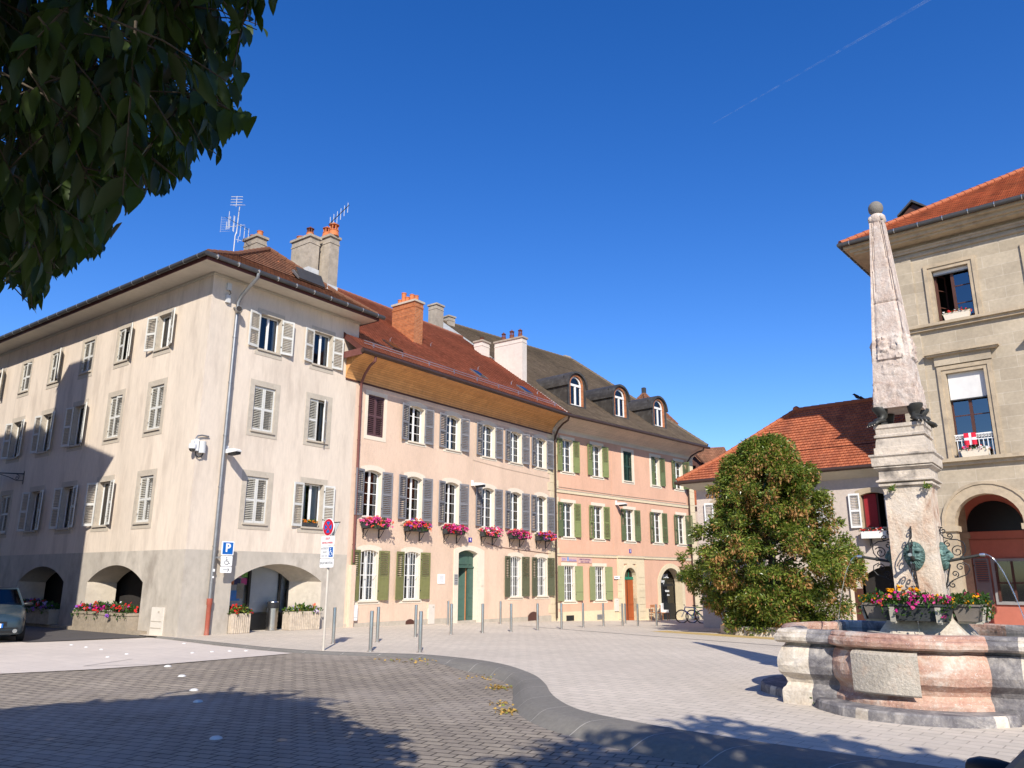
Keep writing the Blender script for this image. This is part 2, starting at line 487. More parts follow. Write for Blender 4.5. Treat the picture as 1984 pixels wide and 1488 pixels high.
def thing(name, label, cat, loc, rz=0, group=None):
    o = bpy.data.objects.new(name, None)
    o.empty_display_size = .2
    COL.objects.link(o)
    o.location = loc
    o.rotation_euler = (0, 0, rz)
    return tag(o, label, cat, group)

def struct(o):
    o['kind'] = 'structure'
    return o

def dup(root, loc, rz, label, group=None):
    def cp(o, par):
        c = o.copy()
        COL.objects.link(c)
        c.parent = par
        for ch in list(o.children):
            cp(ch, c)
        return c
    r = cp(root, None)
    r.location = loc
    r.rotation_euler = (0, 0, rz)
    r['label'] = label
    if group:
        r['group'] = group
    return r

def text_mesh(body, size, k, align='CENTER', bold=.0, ext=.002):
    c = bpy.data.curves.new('lettering', 'FONT')
    c.body = body
    c.size = size
    c.align_x = align
    c.align_y = 'CENTER'
    c.extrude = ext
    c.offset = bold
    c.resolution_u = 3
    o = bpy.data.objects.new('lettering', c)
    me = bpy.data.meshes.new_from_object(o)
    me.materials.clear()
    me.materials.append(M[k])
    bpy.data.objects.remove(o)
    bpy.data.curves.remove(c)
    return me

def text(body, size, k, parent, loc, rz=0, align='CENTER', bold=.0, name='lettering'):
    return put(name, text_mesh(body, size, k, align, bold), parent, loc, rot=(PI / 2, 0, rz))

def outline(w, h, rise=0., n=10, x=0., z=0., bot=0.):
    p = [(x - w / 2, z - bot), (x + w / 2, z - bot)]
    if rise <= 0:
        return p + [(x + w / 2, z + h), (x - w / 2, z + h)]
    rr = (w * w / 4 + rise * rise) / (2 * rise)
    zc = h - rr
    a0 = math.asin(min(1, w / 2 / rr))
    if rise > w / 2 - 1e-6:
        a0 = PI / 2
    for i in range(n + 1):
        a = a0 - 2 * a0 * i / n
        p.append((x + rr * math.sin(a), z + zc + rr * math.cos(a)))
    return p

def wall(mb, u0, u1, z0, z1, holes, k, fn, band=None, bandk=None, zmin=None):
    """plane wall with holes (x0,x1,z0,z1,rise); fn maps (u,z,depth) to 3D"""
    xs = sorted({u0, u1, *[h[0] for h in holes], *[h[1] for h in holes]})
    zs = sorted({z0, z1, *([band] if band else []), *[h[2] for h in holes], *[h[3] for h in holes]})
    xs = [x for x in xs if u0 <= x <= u1]
    zs = [z for z in zs if z0 <= z <= z1]
    for i in range(len(xs) - 1):
        for j in range(len(zs) - 1):
            cx, cz = (xs[i] + xs[i + 1]) / 2, (zs[j] + zs[j + 1]) / 2
            if any(h[0] < cx < h[1] and h[2] < cz < h[3] for h in holes):
                continue
            kk = bandk if band and cz < band else k
            mb.quad(fn(xs[i], zs[j]), fn(xs[i + 1], zs[j]), fn(xs[i + 1], zs[j + 1]), fn(xs[i], zs[j + 1]), kk)
    for h in holes:
        if len(h) > 4 and h[4] > 0:
            w = h[1] - h[0]
            arc = outline(w, h[3] - h[2], h[4], 14, (h[0] + h[1]) / 2, h[2])[2:]
            kk = bandk if band and h[3] < band else k
            half = len(arc) // 2
            for a, b in zip(arc[:half], arc[1:half + 1]):
                mb.poly([fn(h[1], h[3]), fn(*b), fn(*a)], kk)
            for a, b in zip(arc[half:-1], arc[half + 1:]):
                mb.poly([fn(h[0], h[3]), fn(*b), fn(*a)], kk)
            if arc[0][1] < h[3] and h[4] < w / 2 - 1e-6:
                pass

def roof_slope(mb, e0, e1, r1, r0, k, course=.16, lift=.034, under=None):
    """tiled slope from eave e0-e1 up to ridge r0-r1, laid in stepped courses"""
    e0, e1, r0, r1 = map(Vector, (e0, e1, r0, r1))
    ax = (e1 - e0).normalized()
    nrm = (e1 - e0).cross(r0 - e0 if (r0 - e0).length > .01 else r1 - e0).normalized()
    if nrm.z < 0:
        nrm = -nrm
    up = nrm.cross(ax)
    if up.z < 0:
        up = -up
    hgt = (r0 - e0).dot(up)
    n = max(1, int(round(abs(hgt) / course)))
    for i in range(n):
        t0, t1 = i / n, (i + 1) / n
        a, b = e0.lerp(r0, t0), e1.lerp(r1, t0)
        c, d = e1.lerp(r1, min(1, t1 + .25 / n)), e0.lerp(r0, min(1, t1 + .25 / n))
        L = nrm * lift
        off = (i % 2) * .085
        uv = [((p - e0).dot(ax) + off, (p - e0).dot(up)) for p in (a, b, c, d)]
        mb.quad(a + L, b + L, c, d, k, uv)
        mb.quad(a, b, b + L, a + L, k, [uv[0], uv[1], uv[1], uv[0]])
    if under:
        mb.quad(e0 - nrm * .06, r0 - nrm * .06, r1 - nrm * .06, e1 - nrm * .06, under)

def ridge(mb, a, b, k, r=.11, step=.36):
    a, b = Vector(a), Vector(b)
    n = max(1, int((b - a).length / step))
    for i in range(n):
        p, q = a.lerp(b, i / n), a.lerp(b, (i + 1.06) / n)
        mb.tube([p, q], [r, r * .84], k, 8)

def leaf_pts(L, w, droop=.15):
    """a lance-shaped folded leaf along +x, 5 sections"""
    P = []
    for t, q in ((0, .12), (.22, .85), (.48, 1.), (.75, .62), (1, 0.03)):
        z = -droop * L * t * t
        P += [(L * t, -w / 2 * q, z + w * .16 * q), (L * t, 0, z), (L * t, w / 2 * q, z + w * .16 * q)]
    F = []
    for i in range(4):
        F += [(3 * i, 3 * i + 3, 3 * i + 4, 3 * i + 1), (3 * i + 1, 3 * i + 4, 3 * i + 5, 3 * i + 2)]
    return P, F

def small_leaf(L, w):
    return [(0, 0, 0), (L * .45, -w / 2, .12 * w), (L, 0, -.08 * L), (L * .45, w / 2, .12 * w)], [(0, 1, 2), (0, 2, 3)]

def rand_rot(r, droop=0., spread=PI):
    return Matrix.Rotation(r.uniform(0, 2 * PI), 3, 'Z') @ Matrix.Rotation(r.gauss(droop, spread), 3, 'Y') @ Matrix.Rotation(r.gauss(0, .5), 3, 'X')

class Fast:
    """collects many leaves for from_pydata"""
    def __init__(s, mats):
        s.v, s.f, s.mi, s.mats = [], [], [], mats
    def add(s, shape, mtx, p, mi, sc=1.):
        n = len(s.v)
        for q in shape[0]:
            w = mtx @ Vector(q) * sc
            s.v.append((w.x + p[0], w.y + p[1], w.z + p[2]))
        for f in shape[1]:
            s.f.append([n + i for i in f])
            s.mi.append(mi)
    def build(s, name, parent=None, loc=(0, 0, 0), smooth=False):
        me = bpy.data.meshes.new(name)
        me.from_pydata(s.v, [], s.f)
        for k in s.mats:
            me.materials.append(M[k])
        me.polygons.foreach_set('material_index', s.mi)
        if smooth:
            me.polygons.foreach_set('use_smooth', [True] * len(s.f))
        me.update()
        return put(name, me, parent, loc)

# flowers: leaves and blossoms over a box-shaped bed, as two part meshes
BLOOM = [(0, 0, .004)] + [(math.cos(a * 2 * PI / 6), math.sin(a * 2 * PI / 6), 0) for a in range(6)]
BLOOM_F = [(0, 1 + i, 1 + (i + 1) % 6) for i in range(6)]

def flowers(parent, w, d, h, z, nl, nb, blooms, seed, greens=('plant_green', 'plant_dark'), hang=.0, bs=.028, ls=.07, cluster=6):
    r = random.Random(seed)
    fl = Fast(list(greens))
    fb = Fast(list(blooms))
    sl = small_leaf(ls, ls * .55)
    def spot():
        a = r.uniform(-1, 1)
        b = r.uniform(-1, 1)
        top = h * (1 - .55 * a * a) * (.75 + .35 * noise.noise((a * 3 + seed, b * 2, seed)))
        out = r.random()
        if out < hang:
            return Vector((a * w * .54, -d / 2 - r.uniform(0, .1), z - r.uniform(-.06, .16)))
        return Vector((a * w * .53, b * d * .62, z + max(.02, top) * r.uniform(.25, 1.05)))
    for i in range(nl):
        fl.add(sl, rand_rot(r, -.3, .7), spot(), r.randrange(len(greens)), r.uniform(.7, 1.3))
    for i in range(nb // cluster):
        c = spot()
        c.z += h * .12
        c.y -= d * .12
        mi = r.randrange(len(blooms))
        R0 = rand_rot(r, .6, .5)
        for j in range(cluster):
            q = c + Vector((r.gauss(0, bs * .9), r.gauss(0, bs * .9), r.gauss(0, bs * .8)))
            fb.add((BLOOM, BLOOM_F), Matrix.Rotation(R(r.uniform(20, 100)), 3, 'X') @ Matrix.Rotation(r.uniform(-.8, .8), 3, 'Y'), q, mi, bs * r.uniform(.6, 1.1))
    fl.build('foliage', parent)
    fb.build('blossoms', parent)

# ------------------------------------------------------------------ windows
CACHE = {}

def cached(key, fn, smooth=False):
    if key not in CACHE:
        mb = MB()
        fn(mb)
        CACHE[key] = mb.mesh(key[0], smooth)
    return CACHE[key]

def shutter_mesh(mb, w, h, kind, k, slatk=None):
    """a leaf standing from x=0 to w, z=0 to h, 35 mm thick, outer face at -y"""
    st = .055
    slatk = slatk or k
    mb.box(0, st, -.0175, .0175, 0, h, k)
    mb.box(w - st, w, -.0175, .0175, 0, h, k)
    mid = h * .5 if kind != 'half' else h * .46
    for z0, z1 in ((0, .09), (mid - .04, mid + .04), (h - .07, h)):
        mb.box(st, w - st, -.0165, .0165, z0, z1, k)
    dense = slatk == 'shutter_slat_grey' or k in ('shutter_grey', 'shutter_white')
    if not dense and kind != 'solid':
        slatk = {'shutter_blue': 'slat_blue_shaded', 'shutter_olive': 'slat_olive_shaded', 'shutter_darkolive': 'slat_olive_shaded', 'shutter_green': 'slat_green_shaded', 'shutter_green_mid': 'slat_green_shaded'}.get(k, slatk)  # darkened slat colour imitates the shaded gaps; the lips keep the frame colour
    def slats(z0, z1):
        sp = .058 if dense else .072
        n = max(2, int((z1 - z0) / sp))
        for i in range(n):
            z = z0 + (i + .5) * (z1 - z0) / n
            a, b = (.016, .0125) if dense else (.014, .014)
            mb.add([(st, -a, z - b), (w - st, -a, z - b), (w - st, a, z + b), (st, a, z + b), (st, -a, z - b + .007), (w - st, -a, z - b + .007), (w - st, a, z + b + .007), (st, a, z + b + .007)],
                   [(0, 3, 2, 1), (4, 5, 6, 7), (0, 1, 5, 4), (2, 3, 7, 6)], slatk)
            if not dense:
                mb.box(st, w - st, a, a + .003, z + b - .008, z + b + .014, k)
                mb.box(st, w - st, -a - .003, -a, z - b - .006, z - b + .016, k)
    if kind == 'louvre':
        slats(.09, mid - .04)
        slats(mid + .04, h - .07)
    elif kind == 'half':
        slats(mid + .04, h - .07)
        mb.box(st, w - st, -.009, .011, .09, mid - .04, k)
        mb.box(st + .05, w - st - .05, -.0145, -.009, .15, mid - .1, k)
    elif kind == 'solid':
        mb.box(st, w - st, -.013, .013, .09, mid - .04, k)
        mb.box(st, w - st, -.013, .013, mid + .04, h - .07, k)
        mb.box(0, w, -.02, -.0175, h * .24, h * .24 + .014, 'iron_black')
    mb.box(-.012, .03, -.024, -.0175, h * .17, h * .17 + .05, 'iron_black')
    mb.box(-.012, .03, -.024, -.0175, h * .83, h * .83 + .05, 'iron_black')

def add_shutter(par, w, h, kind, k, side, ang, y=-.03, z=.01, opening=1., slatk=None, label=None):
    """side -1: hinged at the left jamb, +1: at the right. ang 0 closed .. 180 flat on the wall"""
    me = cached(('shutter', round(w, 3), round(h, 3), kind, k), lambda mb: shutter_mesh(mb, w, h, kind, k, slatk))
    hx = opening / 2
    if side < 0:
        o = put('shutter', me, par, (-hx - (.03 if ang > 90 else 0), y, z), R(-ang))
    else:
        o = put('shutter', me, par, (hx + (.03 if ang > 90 else 0), y, z), R(180 + ang))
    if label:
        o['label'] = label
    return o

def casement(par, w, h, rise, depth, rows=4, k='white_paint', bar=.05, munt=.022, curtain=.5, glass='window_glass', ajar=0, curk='curtain', mull=True):
    key = ('frame', w, h, rise, depth, rows, k, mull)
    def fr(mb):
        o = outline(w - .004, h - .004, rise, 8)
        i = outline(w - 2 * bar, h - bar, max(rise - .02, 0) if rise else 0, 8, 0, 0, -bar)
        mb.ring(o, i, depth, depth + .05, k, True)
        if mull:
            mb.box(-.045, .045, depth - .008, depth + .05, bar, h - bar * .9 - (0 if not rise else .0), k)
        for r in range(1, rows):
            z = bar + (h - 2 * bar) * r / rows
            mb.box(-w / 2 + bar * .8, w / 2 - bar * .8, depth + .006, depth + .034, z - munt / 2, z + munt / 2, k)
    put('frame', cached(key, fr), par)
    def pn(mb):
        o = outline(w - bar, h - bar * .5, rise, 8)
        mb.poly([(a, depth + .02, b) for a, b in o], glass)
    put('pane', cached(('pane', w, h, rise, depth, glass), pn), par)
    if curtain:
        def cu(mb):
            n = 12
            for sgn in (-1, 1):
                x0 = sgn * (w / 2 - .03)
                x1 = sgn * (w / 2) * (1 - curtain)
                V = [(x0 + (x1 - x0) * i / n, depth + .1 + .015 * (i % 2), z) for z in (.06, h - .05 - rise * .8) for i in range(n + 1)]
                mb.add(V, [(i, i + 1, n + 2 + i, n + 1 + i) for i in range(n)], curk)
        put('curtain', cached(('curtain', w, h, rise, depth, curtain, curk), cu), par)

def window(par, x, z, w, h, rise=0., rz=0., y=0., depth=.17, surr=(.2, .2, .16), k='stone_cream', proud=.014, sill=.05, rows=4, frame='white_paint', curtain=.6, glass='window_glass', sh=None, bars=0, casem=True, mull=True, lintel_only=False, curk='curtain'):
    """surr = (side, top, bottom); sh = (kind, material, left angle, right angle, width, slat material)"""
    key = ('window', w, h, rise, depth, surr, k, proud)
    def fn(mb):
        i = outline(w, h, rise, 8)
        o = outline(w + 2 * surr[0], h + surr[1], rise * 1.15 if rise else 0, 8, 0, 0, surr[2])
        mb.ring(o, i, -proud, depth, k)
    win = put('window', cached(key, fn), par, (x, y, z) if not rz else (y, x, z), rz)
    if sill:
        put('sill', cached(('sill', w, sill, k), lambda mb: mb.box(-w / 2 - .06, w / 2 + .06, -sill - proud, depth * .6, -.05, .012, k)), win)
    if casem:
        casement(win, w, h, rise, depth, rows, frame, curtain=curtain, glass=glass, mull=mull, curk=curk)
    if bars:
        def br(mb):
            for i in range(bars):
                xx = -w / 2 + w * (i + .5) / bars
                mb.tube([(xx, .02, 0), (xx, .02, h - .01)], .009, 'white_paint', 5)
            mb.box(-w / 2, w / 2, .012, .028, h * .5, h * .5 + .02, 'white_paint')
        put('grille', cached(('grille', w, h, bars), br), win)
    if sh:
        kind, sk, la, ra, sw = sh[:5]
        sl = sh[5] if len(sh) > 5 else None
        for side, a in ((-1, la), (1, ra)):
            if a is None:
                continue
            kk = sk if isinstance(sk, str) else sk[0 if side < 0 else 1]
            yy = -.04 if a > 90 else (.06 if a < 20 else .03)
            add_shutter(win, sw if a > 20 else w / 2 - .004, h - .02, kind, kk, side, a, yy, .01, w, sl)
    return win

def chimney(par, x0, x1, y0, y1, z0, z1, k, pots=(), cap=.06, capk='chimney_render', flash=None, pot_k='terracotta'):
    mb = MB()
    mb.box(x0, x1, y0, y1, z0, z1 - .1, k)
    mb.box(x0 - .02, x1 + .02, y0 - .02, y1 + .02, z1 - .36, z1 - .3, k)
    mb.box(x0 - cap, x1 + cap, y0 - cap, y1 + cap, z1 - .1, z1, capk)
    if flash:
        mb.box(x0 - .03, x1 + .03, y0 - .03, y1 + .03, z0, flash, 'lead_flash')
    c = mb.build('chimney', par)
    for px, py, hh, r, kind in pots:
        m2 = MB()
        if kind == 'plain':
            m2.lathe([(r * 1.15, 0), (r * 1.05, hh * .9), (r * 1.2, hh * .92), (r * 1.2, hh), (r * .8, hh), (r * .8, hh * .6)], pot_k, 12, (px, py, z1))
        else:
            kk = 'terracotta_dark' if kind == 'dark' else pot_k
            m2.lathe([(r * 1.35, 0), (r * 1.1, hh * .35), (r * 1.2, hh * .38), (r * 1.2, hh * .42), (r * .7, hh * .44), (r * .7, hh * .46)], pot_k, 12, (px, py, z1))
            for i in range(7):
                a = 2 * PI * i / 7
                m2.box(px + r * .85 * math.cos(a) - .018, px + r * .85 * math.cos(a) + .018, py + r * .85 * math.sin(a) - .018, py + r * .85 * math.sin(a) + .018, z1 + hh * .42, z1 + hh * .78, kk)
            m2.lathe([(r * 1.2, hh * .76), (r * 1.25, hh * .8), (r * .6, hh * .9), (r * .18, hh * .93), (r * .2, hh), (.005, hh * 1.02)], kk, 12, (px, py, z1))
        m2.build('chimney_pot', c, smooth=True)
    return c

def gutter(par, pts, k, r=.075, brk='bright_metal', step=.8, name='gutter'):
    mb = MB()
    mb.tube(pts, r, k, 10)
    pts = [Vector(p) for p in pts]
    for a, b in zip(pts, pts[1:]):
        n = int((b - a).length / step)
        for i in range(n):
            p = a.lerp(b, (i + .5) / n)
            d = (b - a).normalized() * .011
            mb.tube([p - d, p + d], r * 1.07, brk, 10)
    return mb.build(name, par, smooth=True)

def pipe(par, pts, r, k, name='downpipe', bands=None):
    mb = MB()
    mb.tube(pts, r, k, 10)
    if bands:
        for i in range(bands):
            p = Vector(pts[-2]).lerp(Vector(pts[-1]), (i + .5) / bands)
            mb.lathe([(r * 1.2, -.02), (r * 1.2, .02)], k, 10, p)
    return mb.build(name, par, smooth=True)
# ------------------------------------------------------------------ setting frames
FR0 = (-9.827, 24.868, 0)
FRZ = R(53.695)
F30 = (2.311, 41.388, 0)
F3Z = R(45.925)
TH0 = (15.614, 27.0, 0)
B50 = (13.502, 31.5, 0)
THZ = R(-41.11)

def ground_z(x, y):
    s = (x - FR0[0]) * .592 + (y - FR0[1]) * .806
    pts = [(-200, 0), (0, 0), (6, -.02), (10, -.1), (15, -.18), (20, -.35), (34, -.74), (60, -1.2), (400, -1.2)]
    for (a, za), (b, zb) in zip(pts, pts[1:]):
        if s <= b:
            return za + (zb - za) * (s - a) / (b - a)
    return -1.2

def dark_core(par, x0, x1, y0, y1, z0, z1):
    mb = MB()
    mb.box(x0, x1, y0, y1, z0, z1, 'interior_dark')
    mb.build('interior_wall', par)

# ================================================================== corner house
h1 = thing('corner_house', 'cream rendered corner house with grey shutters, arched ground floor and brown tiled hip roof', 'house', FR0, FRZ)
S0, S1, D1 = -.47, 6.13, 26.
HT = 11.8
fx, lx = [1.93, 4.34], [2.8, 5.58, 8.33, 11.07, 13.85, 16.6, 19.4]
rows1 = [(3.51, 1.57), (6.66, 1.58), (9.57, 1.3)]
W1 = .87
holes = [(c - W1 / 2 - .02, c + W1 / 2 + .02, z - .02, z + h + .02) for c in fx for z, h in rows1]
A1 = (1.25, 4.98, -.3, 2.2, .6)
mb = MB()
wall(mb, S0, S1, -.3, HT, holes + [A1], 'plaster_cream', lambda u, z: (u, 0, z), 2.59, 'plinth_grey')
lholes = [(c - W1 / 2 - .02, c + W1 / 2 + .02, z - .02, z + h + .02) for c in lx for z, h in rows1]
LA = [(2.28, 5.95, -.3, 2.14, .56), (7.7, 11.45, -.3, 2.14, .56), (13.2, 16.9, -.3, 2.14, .56), (18.6, 22.2, -.3, 2.14, .56)]
wall(mb, 0, D1, -.3, HT, lholes + LA, 'plaster_cream', lambda u, z: (S0, u, z), 2.59, 'plinth_grey')
mb.quad((S1, 0, -.3), (S1, D1, -.3), (S1, D1, HT + .3), (S1, 0, HT + .3), 'plaster_cream')
mb.quad((S0, D1, -.3), (S1, D1, -.3), (S1, D1, HT), (S0, D1, HT), 'plaster_cream')
# splayed arch reveals
def splay(mb, arch, inner, depth, fn, k):
    o = outline(arch[1] - arch[0], arch[3] - arch[2], arch[4], 14, (arch[0] + arch[1]) / 2, arch[2])
    i = outline(inner[1] - inner[0], inner[3] - inner[2], inner[4], 14, (inner[0] + inner[1]) / 2, inner[2])
    P = [fn(a, b, 0) for a, b in o] + [fn(a, b, depth) for a, b in i]
    n = len(o)
    mb.add(P, [(j, j + 1, n + j + 1, n + j) for j in range(1, n - 1)] + [(n - 1, 0, n, 2 * n - 1)], k)
splay(mb, A1, (1.32, 4.2, -.3, 2.12, .5), .85, lambda a, b, d: (a, d, b), 'stone_grey')
for a in LA:
    splay(mb, a, (a[0] + .25, a[1] - .5, -.3, 2.05, .5), .8, lambda p, b, d: (S0 + d, p, b), 'stone_grey')
# pale stair at the foot of the left wall
mb.box(S0 - .32, S0 - .003, 1.7, 6.6, -.3, .1, 'trough_stone')
mb.box(S0 - .22, S0 - .004, 6.6, 26, -.3, .08, 'trough_stone')
mb.build('wall', h1)
dark_core(h1, .62, 5.6, 1.35, D1 - .5, -.3, HT - .1)
mb = MB()
mb.box(S0 + .02, S0 + .055, 11.98, 12.02, .3, 11, 'plaster_cream')
E1 = [Vector((-1.32, -.85, 12.)), Vector((6.45, -.85, 12.)), Vector((6.45, D1 + .8, 12.)), Vector((-1.32, D1 + .8, 12.))]
P1 = [Vector((2.56, 1.4, 14.05)), Vector((2.56, D1 - 1.4, 14.05))]
def flare(e, p, t=.42, d=.16):
    q = e.lerp(p, t)
    q.z -= d
    return q
rf = MB()
m = [flare(E1[0], P1[0]), flare(E1[1], P1[0]), flare(E1[2], P1[1]), flare(E1[3], P1[1])]
for a, b, pa, pb in ((0, 1, 0, 0), (1, 2, 0, 1), (3, 0, 1, 0)):
    roof_slope(rf, E1[a], E1[b], m[b], m[a], 'tile_old', .17, .04)
    roof_slope(rf, m[a], m[b], P1[pb], P1[pa], 'tile_old', .17, .04)
ridge(rf, E1[0] + Vector((.1, .1, .06)), m[0] + Vector((0, 0, .05)), 'tile_old')
ridge(rf, m[0] + Vector((0, 0, .05)), P1[0] + Vector((0, 0, .05)), 'tile_old')
ridge(rf, E1[1] + Vector((-.1, .1, .06)), m[1] + Vector((0, 0, .05)), 'tile_old')
ridge(rf, m[1] + Vector((0, 0, .05)), P1[0] + Vector((0, 0, .05)), 'tile_old')
ridge(rf, P1[0] + Vector((0, 0, .05)), P1[1] + Vector((0, 0, .05)), 'tile_old')
rf.build('roof', h1)
ev = MB()
ev.quad((-1.27, -.8, 11.8), (6.4, -.8, 11.8), (S1, 0.01, 11.81), (S0, .01, 11.81), 'soffit_cream')
ev.quad((-1.27, -.8, 11.8), (S0 + .01, .01, 11.81), (S0 + .01, D1, 11.81), (-1.27, D1 + .8, 11.8), 'soffit_cream')
ev.quad((6.4, -.8, 11.8), (6.4, D1, 11.8), (S1, D1, 11.81), (S1, 0, 11.81), 'soffit_cream')
ev.box(-1.3, 6.42, -.83, -.8, 11.78, 11.97, 'fascia_brown')
ev.box(-1.3, -1.27, -.8, D1 + .8, 11.78, 11.97, 'fascia_brown')
ev.box(6.39, 6.42, -.8, D1 + .8, 11.78, 11.97, 'fascia_brown')
ev.box(S0 - .03, S1, -.035, -.003, 11.72, 11.795, 'shutter_slat_grey')
ev.box(S0 - .035, S0 - .003, 0, D1, 11.7, 11.795, 'shutter_slat_grey')
for i in range(6):
    ev.box(-1.26, S0 - .05, -.5 + i * .0, -.5 + i * .0 + .001, 11.79, 11.795, 'soffit_cream')
ev.build('eaves', h1)
gutter(h1, [(6.62, -.9, 11.95), (-1.38, -.9, 11.95), (-1.38, D1, 11.95)], 'gutter_dark', .085)
# windows of the corner house: (column, row, left leaf angle, right leaf angle)
SG = ('louvre', 'shutter_grey')
sw = .47
SU = (.19, .2, .2)
def w1(x, r, la, ra, left=False, **kw):
    z, h = rows1[r]
    cl = la is not None and la < 20 and ra is not None and ra < 20
    return window(h1, x, z, W1, h, 0, R(-90) if left else 0, S0 if left else 0, .17, SU if r < 2 else (.14, .18, .22), 'stone_grey', .012,
                  sh=('louvre', 'shutter_grey', la, ra, sw, 'shutter_slat_grey'), rows=1, curtain=kw.pop('curtain', .35), **kw)
w1(fx[0], 2, 172, 168)
w1(fx[1], 2, 170, 171)
w1(fx[0], 1, 0, 0)
w1(fx[1], 1, 0, 38)
w1(fx[0], 0, 0, 0)
w1(fx[1], 0, 174, 172, curtain=.7)
LST = {2: [(165, 160), (6, 158), (0, 0), (5, 152), (0, 8), (165, 150), (0, 0)],
       1: [(0, 0), (0, 6), (172, 160), (174, 165), (172, 168), (170, 165), (0, 0)],
       0: [(0, 0), (160, 165), (172, 170), (170, 168), (0, 4), (172, 170), (0, 0)]}
for r, l in LST.items():
    for x, (a, b) in zip(lx, l):
        w1(x, r, a, b, True)
# chimneys
chimney(h1, 3.86, 4.33, .6, 1.75, 12.6, 15.02, 'chimney_render', [(4.1, .95, .5, .13, 'lantern_dark' and 'dark'), (4.1, 1.5, .18, .16, 'plain')], flash=13.62)
chimney(h1, 4.53, 5.0, .2, .95, 12.0, 15.16, 'chimney_render', [(4.68, .62, .5, .15, 'lantern'), (4.76, .3, .62, .17, 'lantern')], flash=13.02)
chimney(h1, 2.6, 3.06, 2.3, 3.15, 13.4, 15.0, 'chimney_render', [(2.85, 2.5, .26, .11, 'plain'), (2.85, 2.95, .2, .11, 'plain')], flash=14.2)
mb = MB()
mb.m = Matrix.Translation((3.45, .05, 12.78)) @ Matrix.Rotation(R(44), 4, 'X')
mb.box(-.62, .62, -.3, .32, .02, .1, 'zinc')
mb.box(-.54, .54, -.24, .26, .1, .115, 'dark_glass')
mb.m = Matrix.Translation((3.45, .05, 12.78)) @ Matrix.Rotation(R(62), 4, 'X')
mb.box(-.6, .6, -.3, .3, .16, .2, 'gutter_dark')
mb.build('skylight', h1)
mb = MB()
mb.lathe([(.07, 0), (.06, .22), (.09, .23), (.09, .27), (.005, .3)], 'terracotta', 10, (2.6, .87, 13.2))
mb.build('roof_vent', h1)
# downpipe at the corner
pp = MB()
pp.tube([(.62, -.9, 11.88), (.62, -.88, 11.74), (.56, -.6, 11.5), (.5, -.25, 11.2), (.46, -.11, 10.95), (.46, -.1, 10.5), (.46, -.1, 1.05)], .062, 'zinc', 12)
for z in (9.7, 8.1, 6.3, 4.6, 2.7):
    pp.lathe([(.075, -.025), (.075, .025)], 'zinc', 12, (.46, -.1, z))
    pp.box(.44, .48, -.1, 0, z - .02, z + .02, 'zinc')
pp.lathe([(.035, 0), (.035, .002)], 'sign_white', 10, (.46, -.166, 1.75), 'y')
pp.box(.43, .5, -.168, -.16, 1.92, 2.0, 'sign_white')
dpp = pp.build('downpipe', h1, smooth=True)
pp = MB()
pp.lathe([(.085, -.05), (.075, .1), (.07, .16), (.075, .9), (.09, .92), (.09, 1.1)], 'pipe_red', 14, (.46, -.1, 0))
pp.build('drain_pipe', h1, smooth=True)
# shop front in the arch
mb = MB()
y = .86
mb.box(1.2, 4.6, y, y + .06, -.3, .5, 'dark_frame')
for x in (1.3, 2.55, 3.82, 4.2):
    mb.box(x - .045, x + .045, y - .02, y + .05, .5, 2.2, 'dark_frame')
mb.box(1.2, 4.6, y - .01, y + .05, .5, .56, 'dark_frame')
mb.box(1.2, 4.6, y + .3, y + .34, .3, 2.3, 'poster_grey')
sf = mb.build('shop_front', h1)
mb = MB()
mb.quad((1.3, y + .02, .5), (4.2, y + .02, .5), (4.2, y + .02, 2.2), (1.3, y + .02, 2.2), 'shop_glass')
mb.build('pane', sf)
mb = MB()
yy = y + .07
for i, k in enumerate(('poster_blue', 'poster_magenta', 'poster_green', 'poster_orange', 'poster_navy', 'poster_magenta')):
    c, r_ = i % 3, i // 3
    mb.box(1.75 + c * .26, 1.98 + c * .26, yy, yy + .02, 1.75 - r_ * .24, 1.96 - r_ * .24, k)
mb.box(1.6, 2.4, yy + .02, yy + .03, .6, 2.05, 'light_grey')
mb.prism(outline(.62, .34, .0, 4, 1.95, .98), yy, yy + .018, 'poster_blue')
mb.box(1.62, 2.3, yy, yy + .015, .66, .92, 'poster_grey')
mb.box(2.12, 2.38, yy - .01, yy + .015, 1.05, 1.55, 'planter_concrete')
mb.build('poster', sf)
mb = MB()
mb.box(2.6, 3.76, yy, yy + .03, .58, 2.1, 'blind_white')
mb.build('poster', sf)
# meter box and the two small junction boxes under the eaves
mb = MB()
mb.box(S0 - .05, S0 - .003, .8, 1.48, .0, .83, 'cream_plastic')
mb.box(S0 - .06, S0 - .05, .84, 1.44, .4, .42, 'stone_grey')
mb.box(S0 - .06, S0 - .05, .84, 1.44, .2, .22, 'stone_grey')
mb.box(S0 - .058, S0 - .05, 1.0, 1.1, .66, .72, 'stone_grey')
mb.build('meter_box', h1)
mb = MB()
mb.box(.02, .17, -.1, 0, 11.3, 11.55, 'light_grey')
mb.box(.02, .17, -.1, 0, 10.85, 11.12, 'light_grey')
mb.tube([(.1, -.08, 11.3), (.16, -.1, 11.2), (.1, -.08, 11.12)], .012, 'iron_black', 6)
mb.build('junction_box', h1)

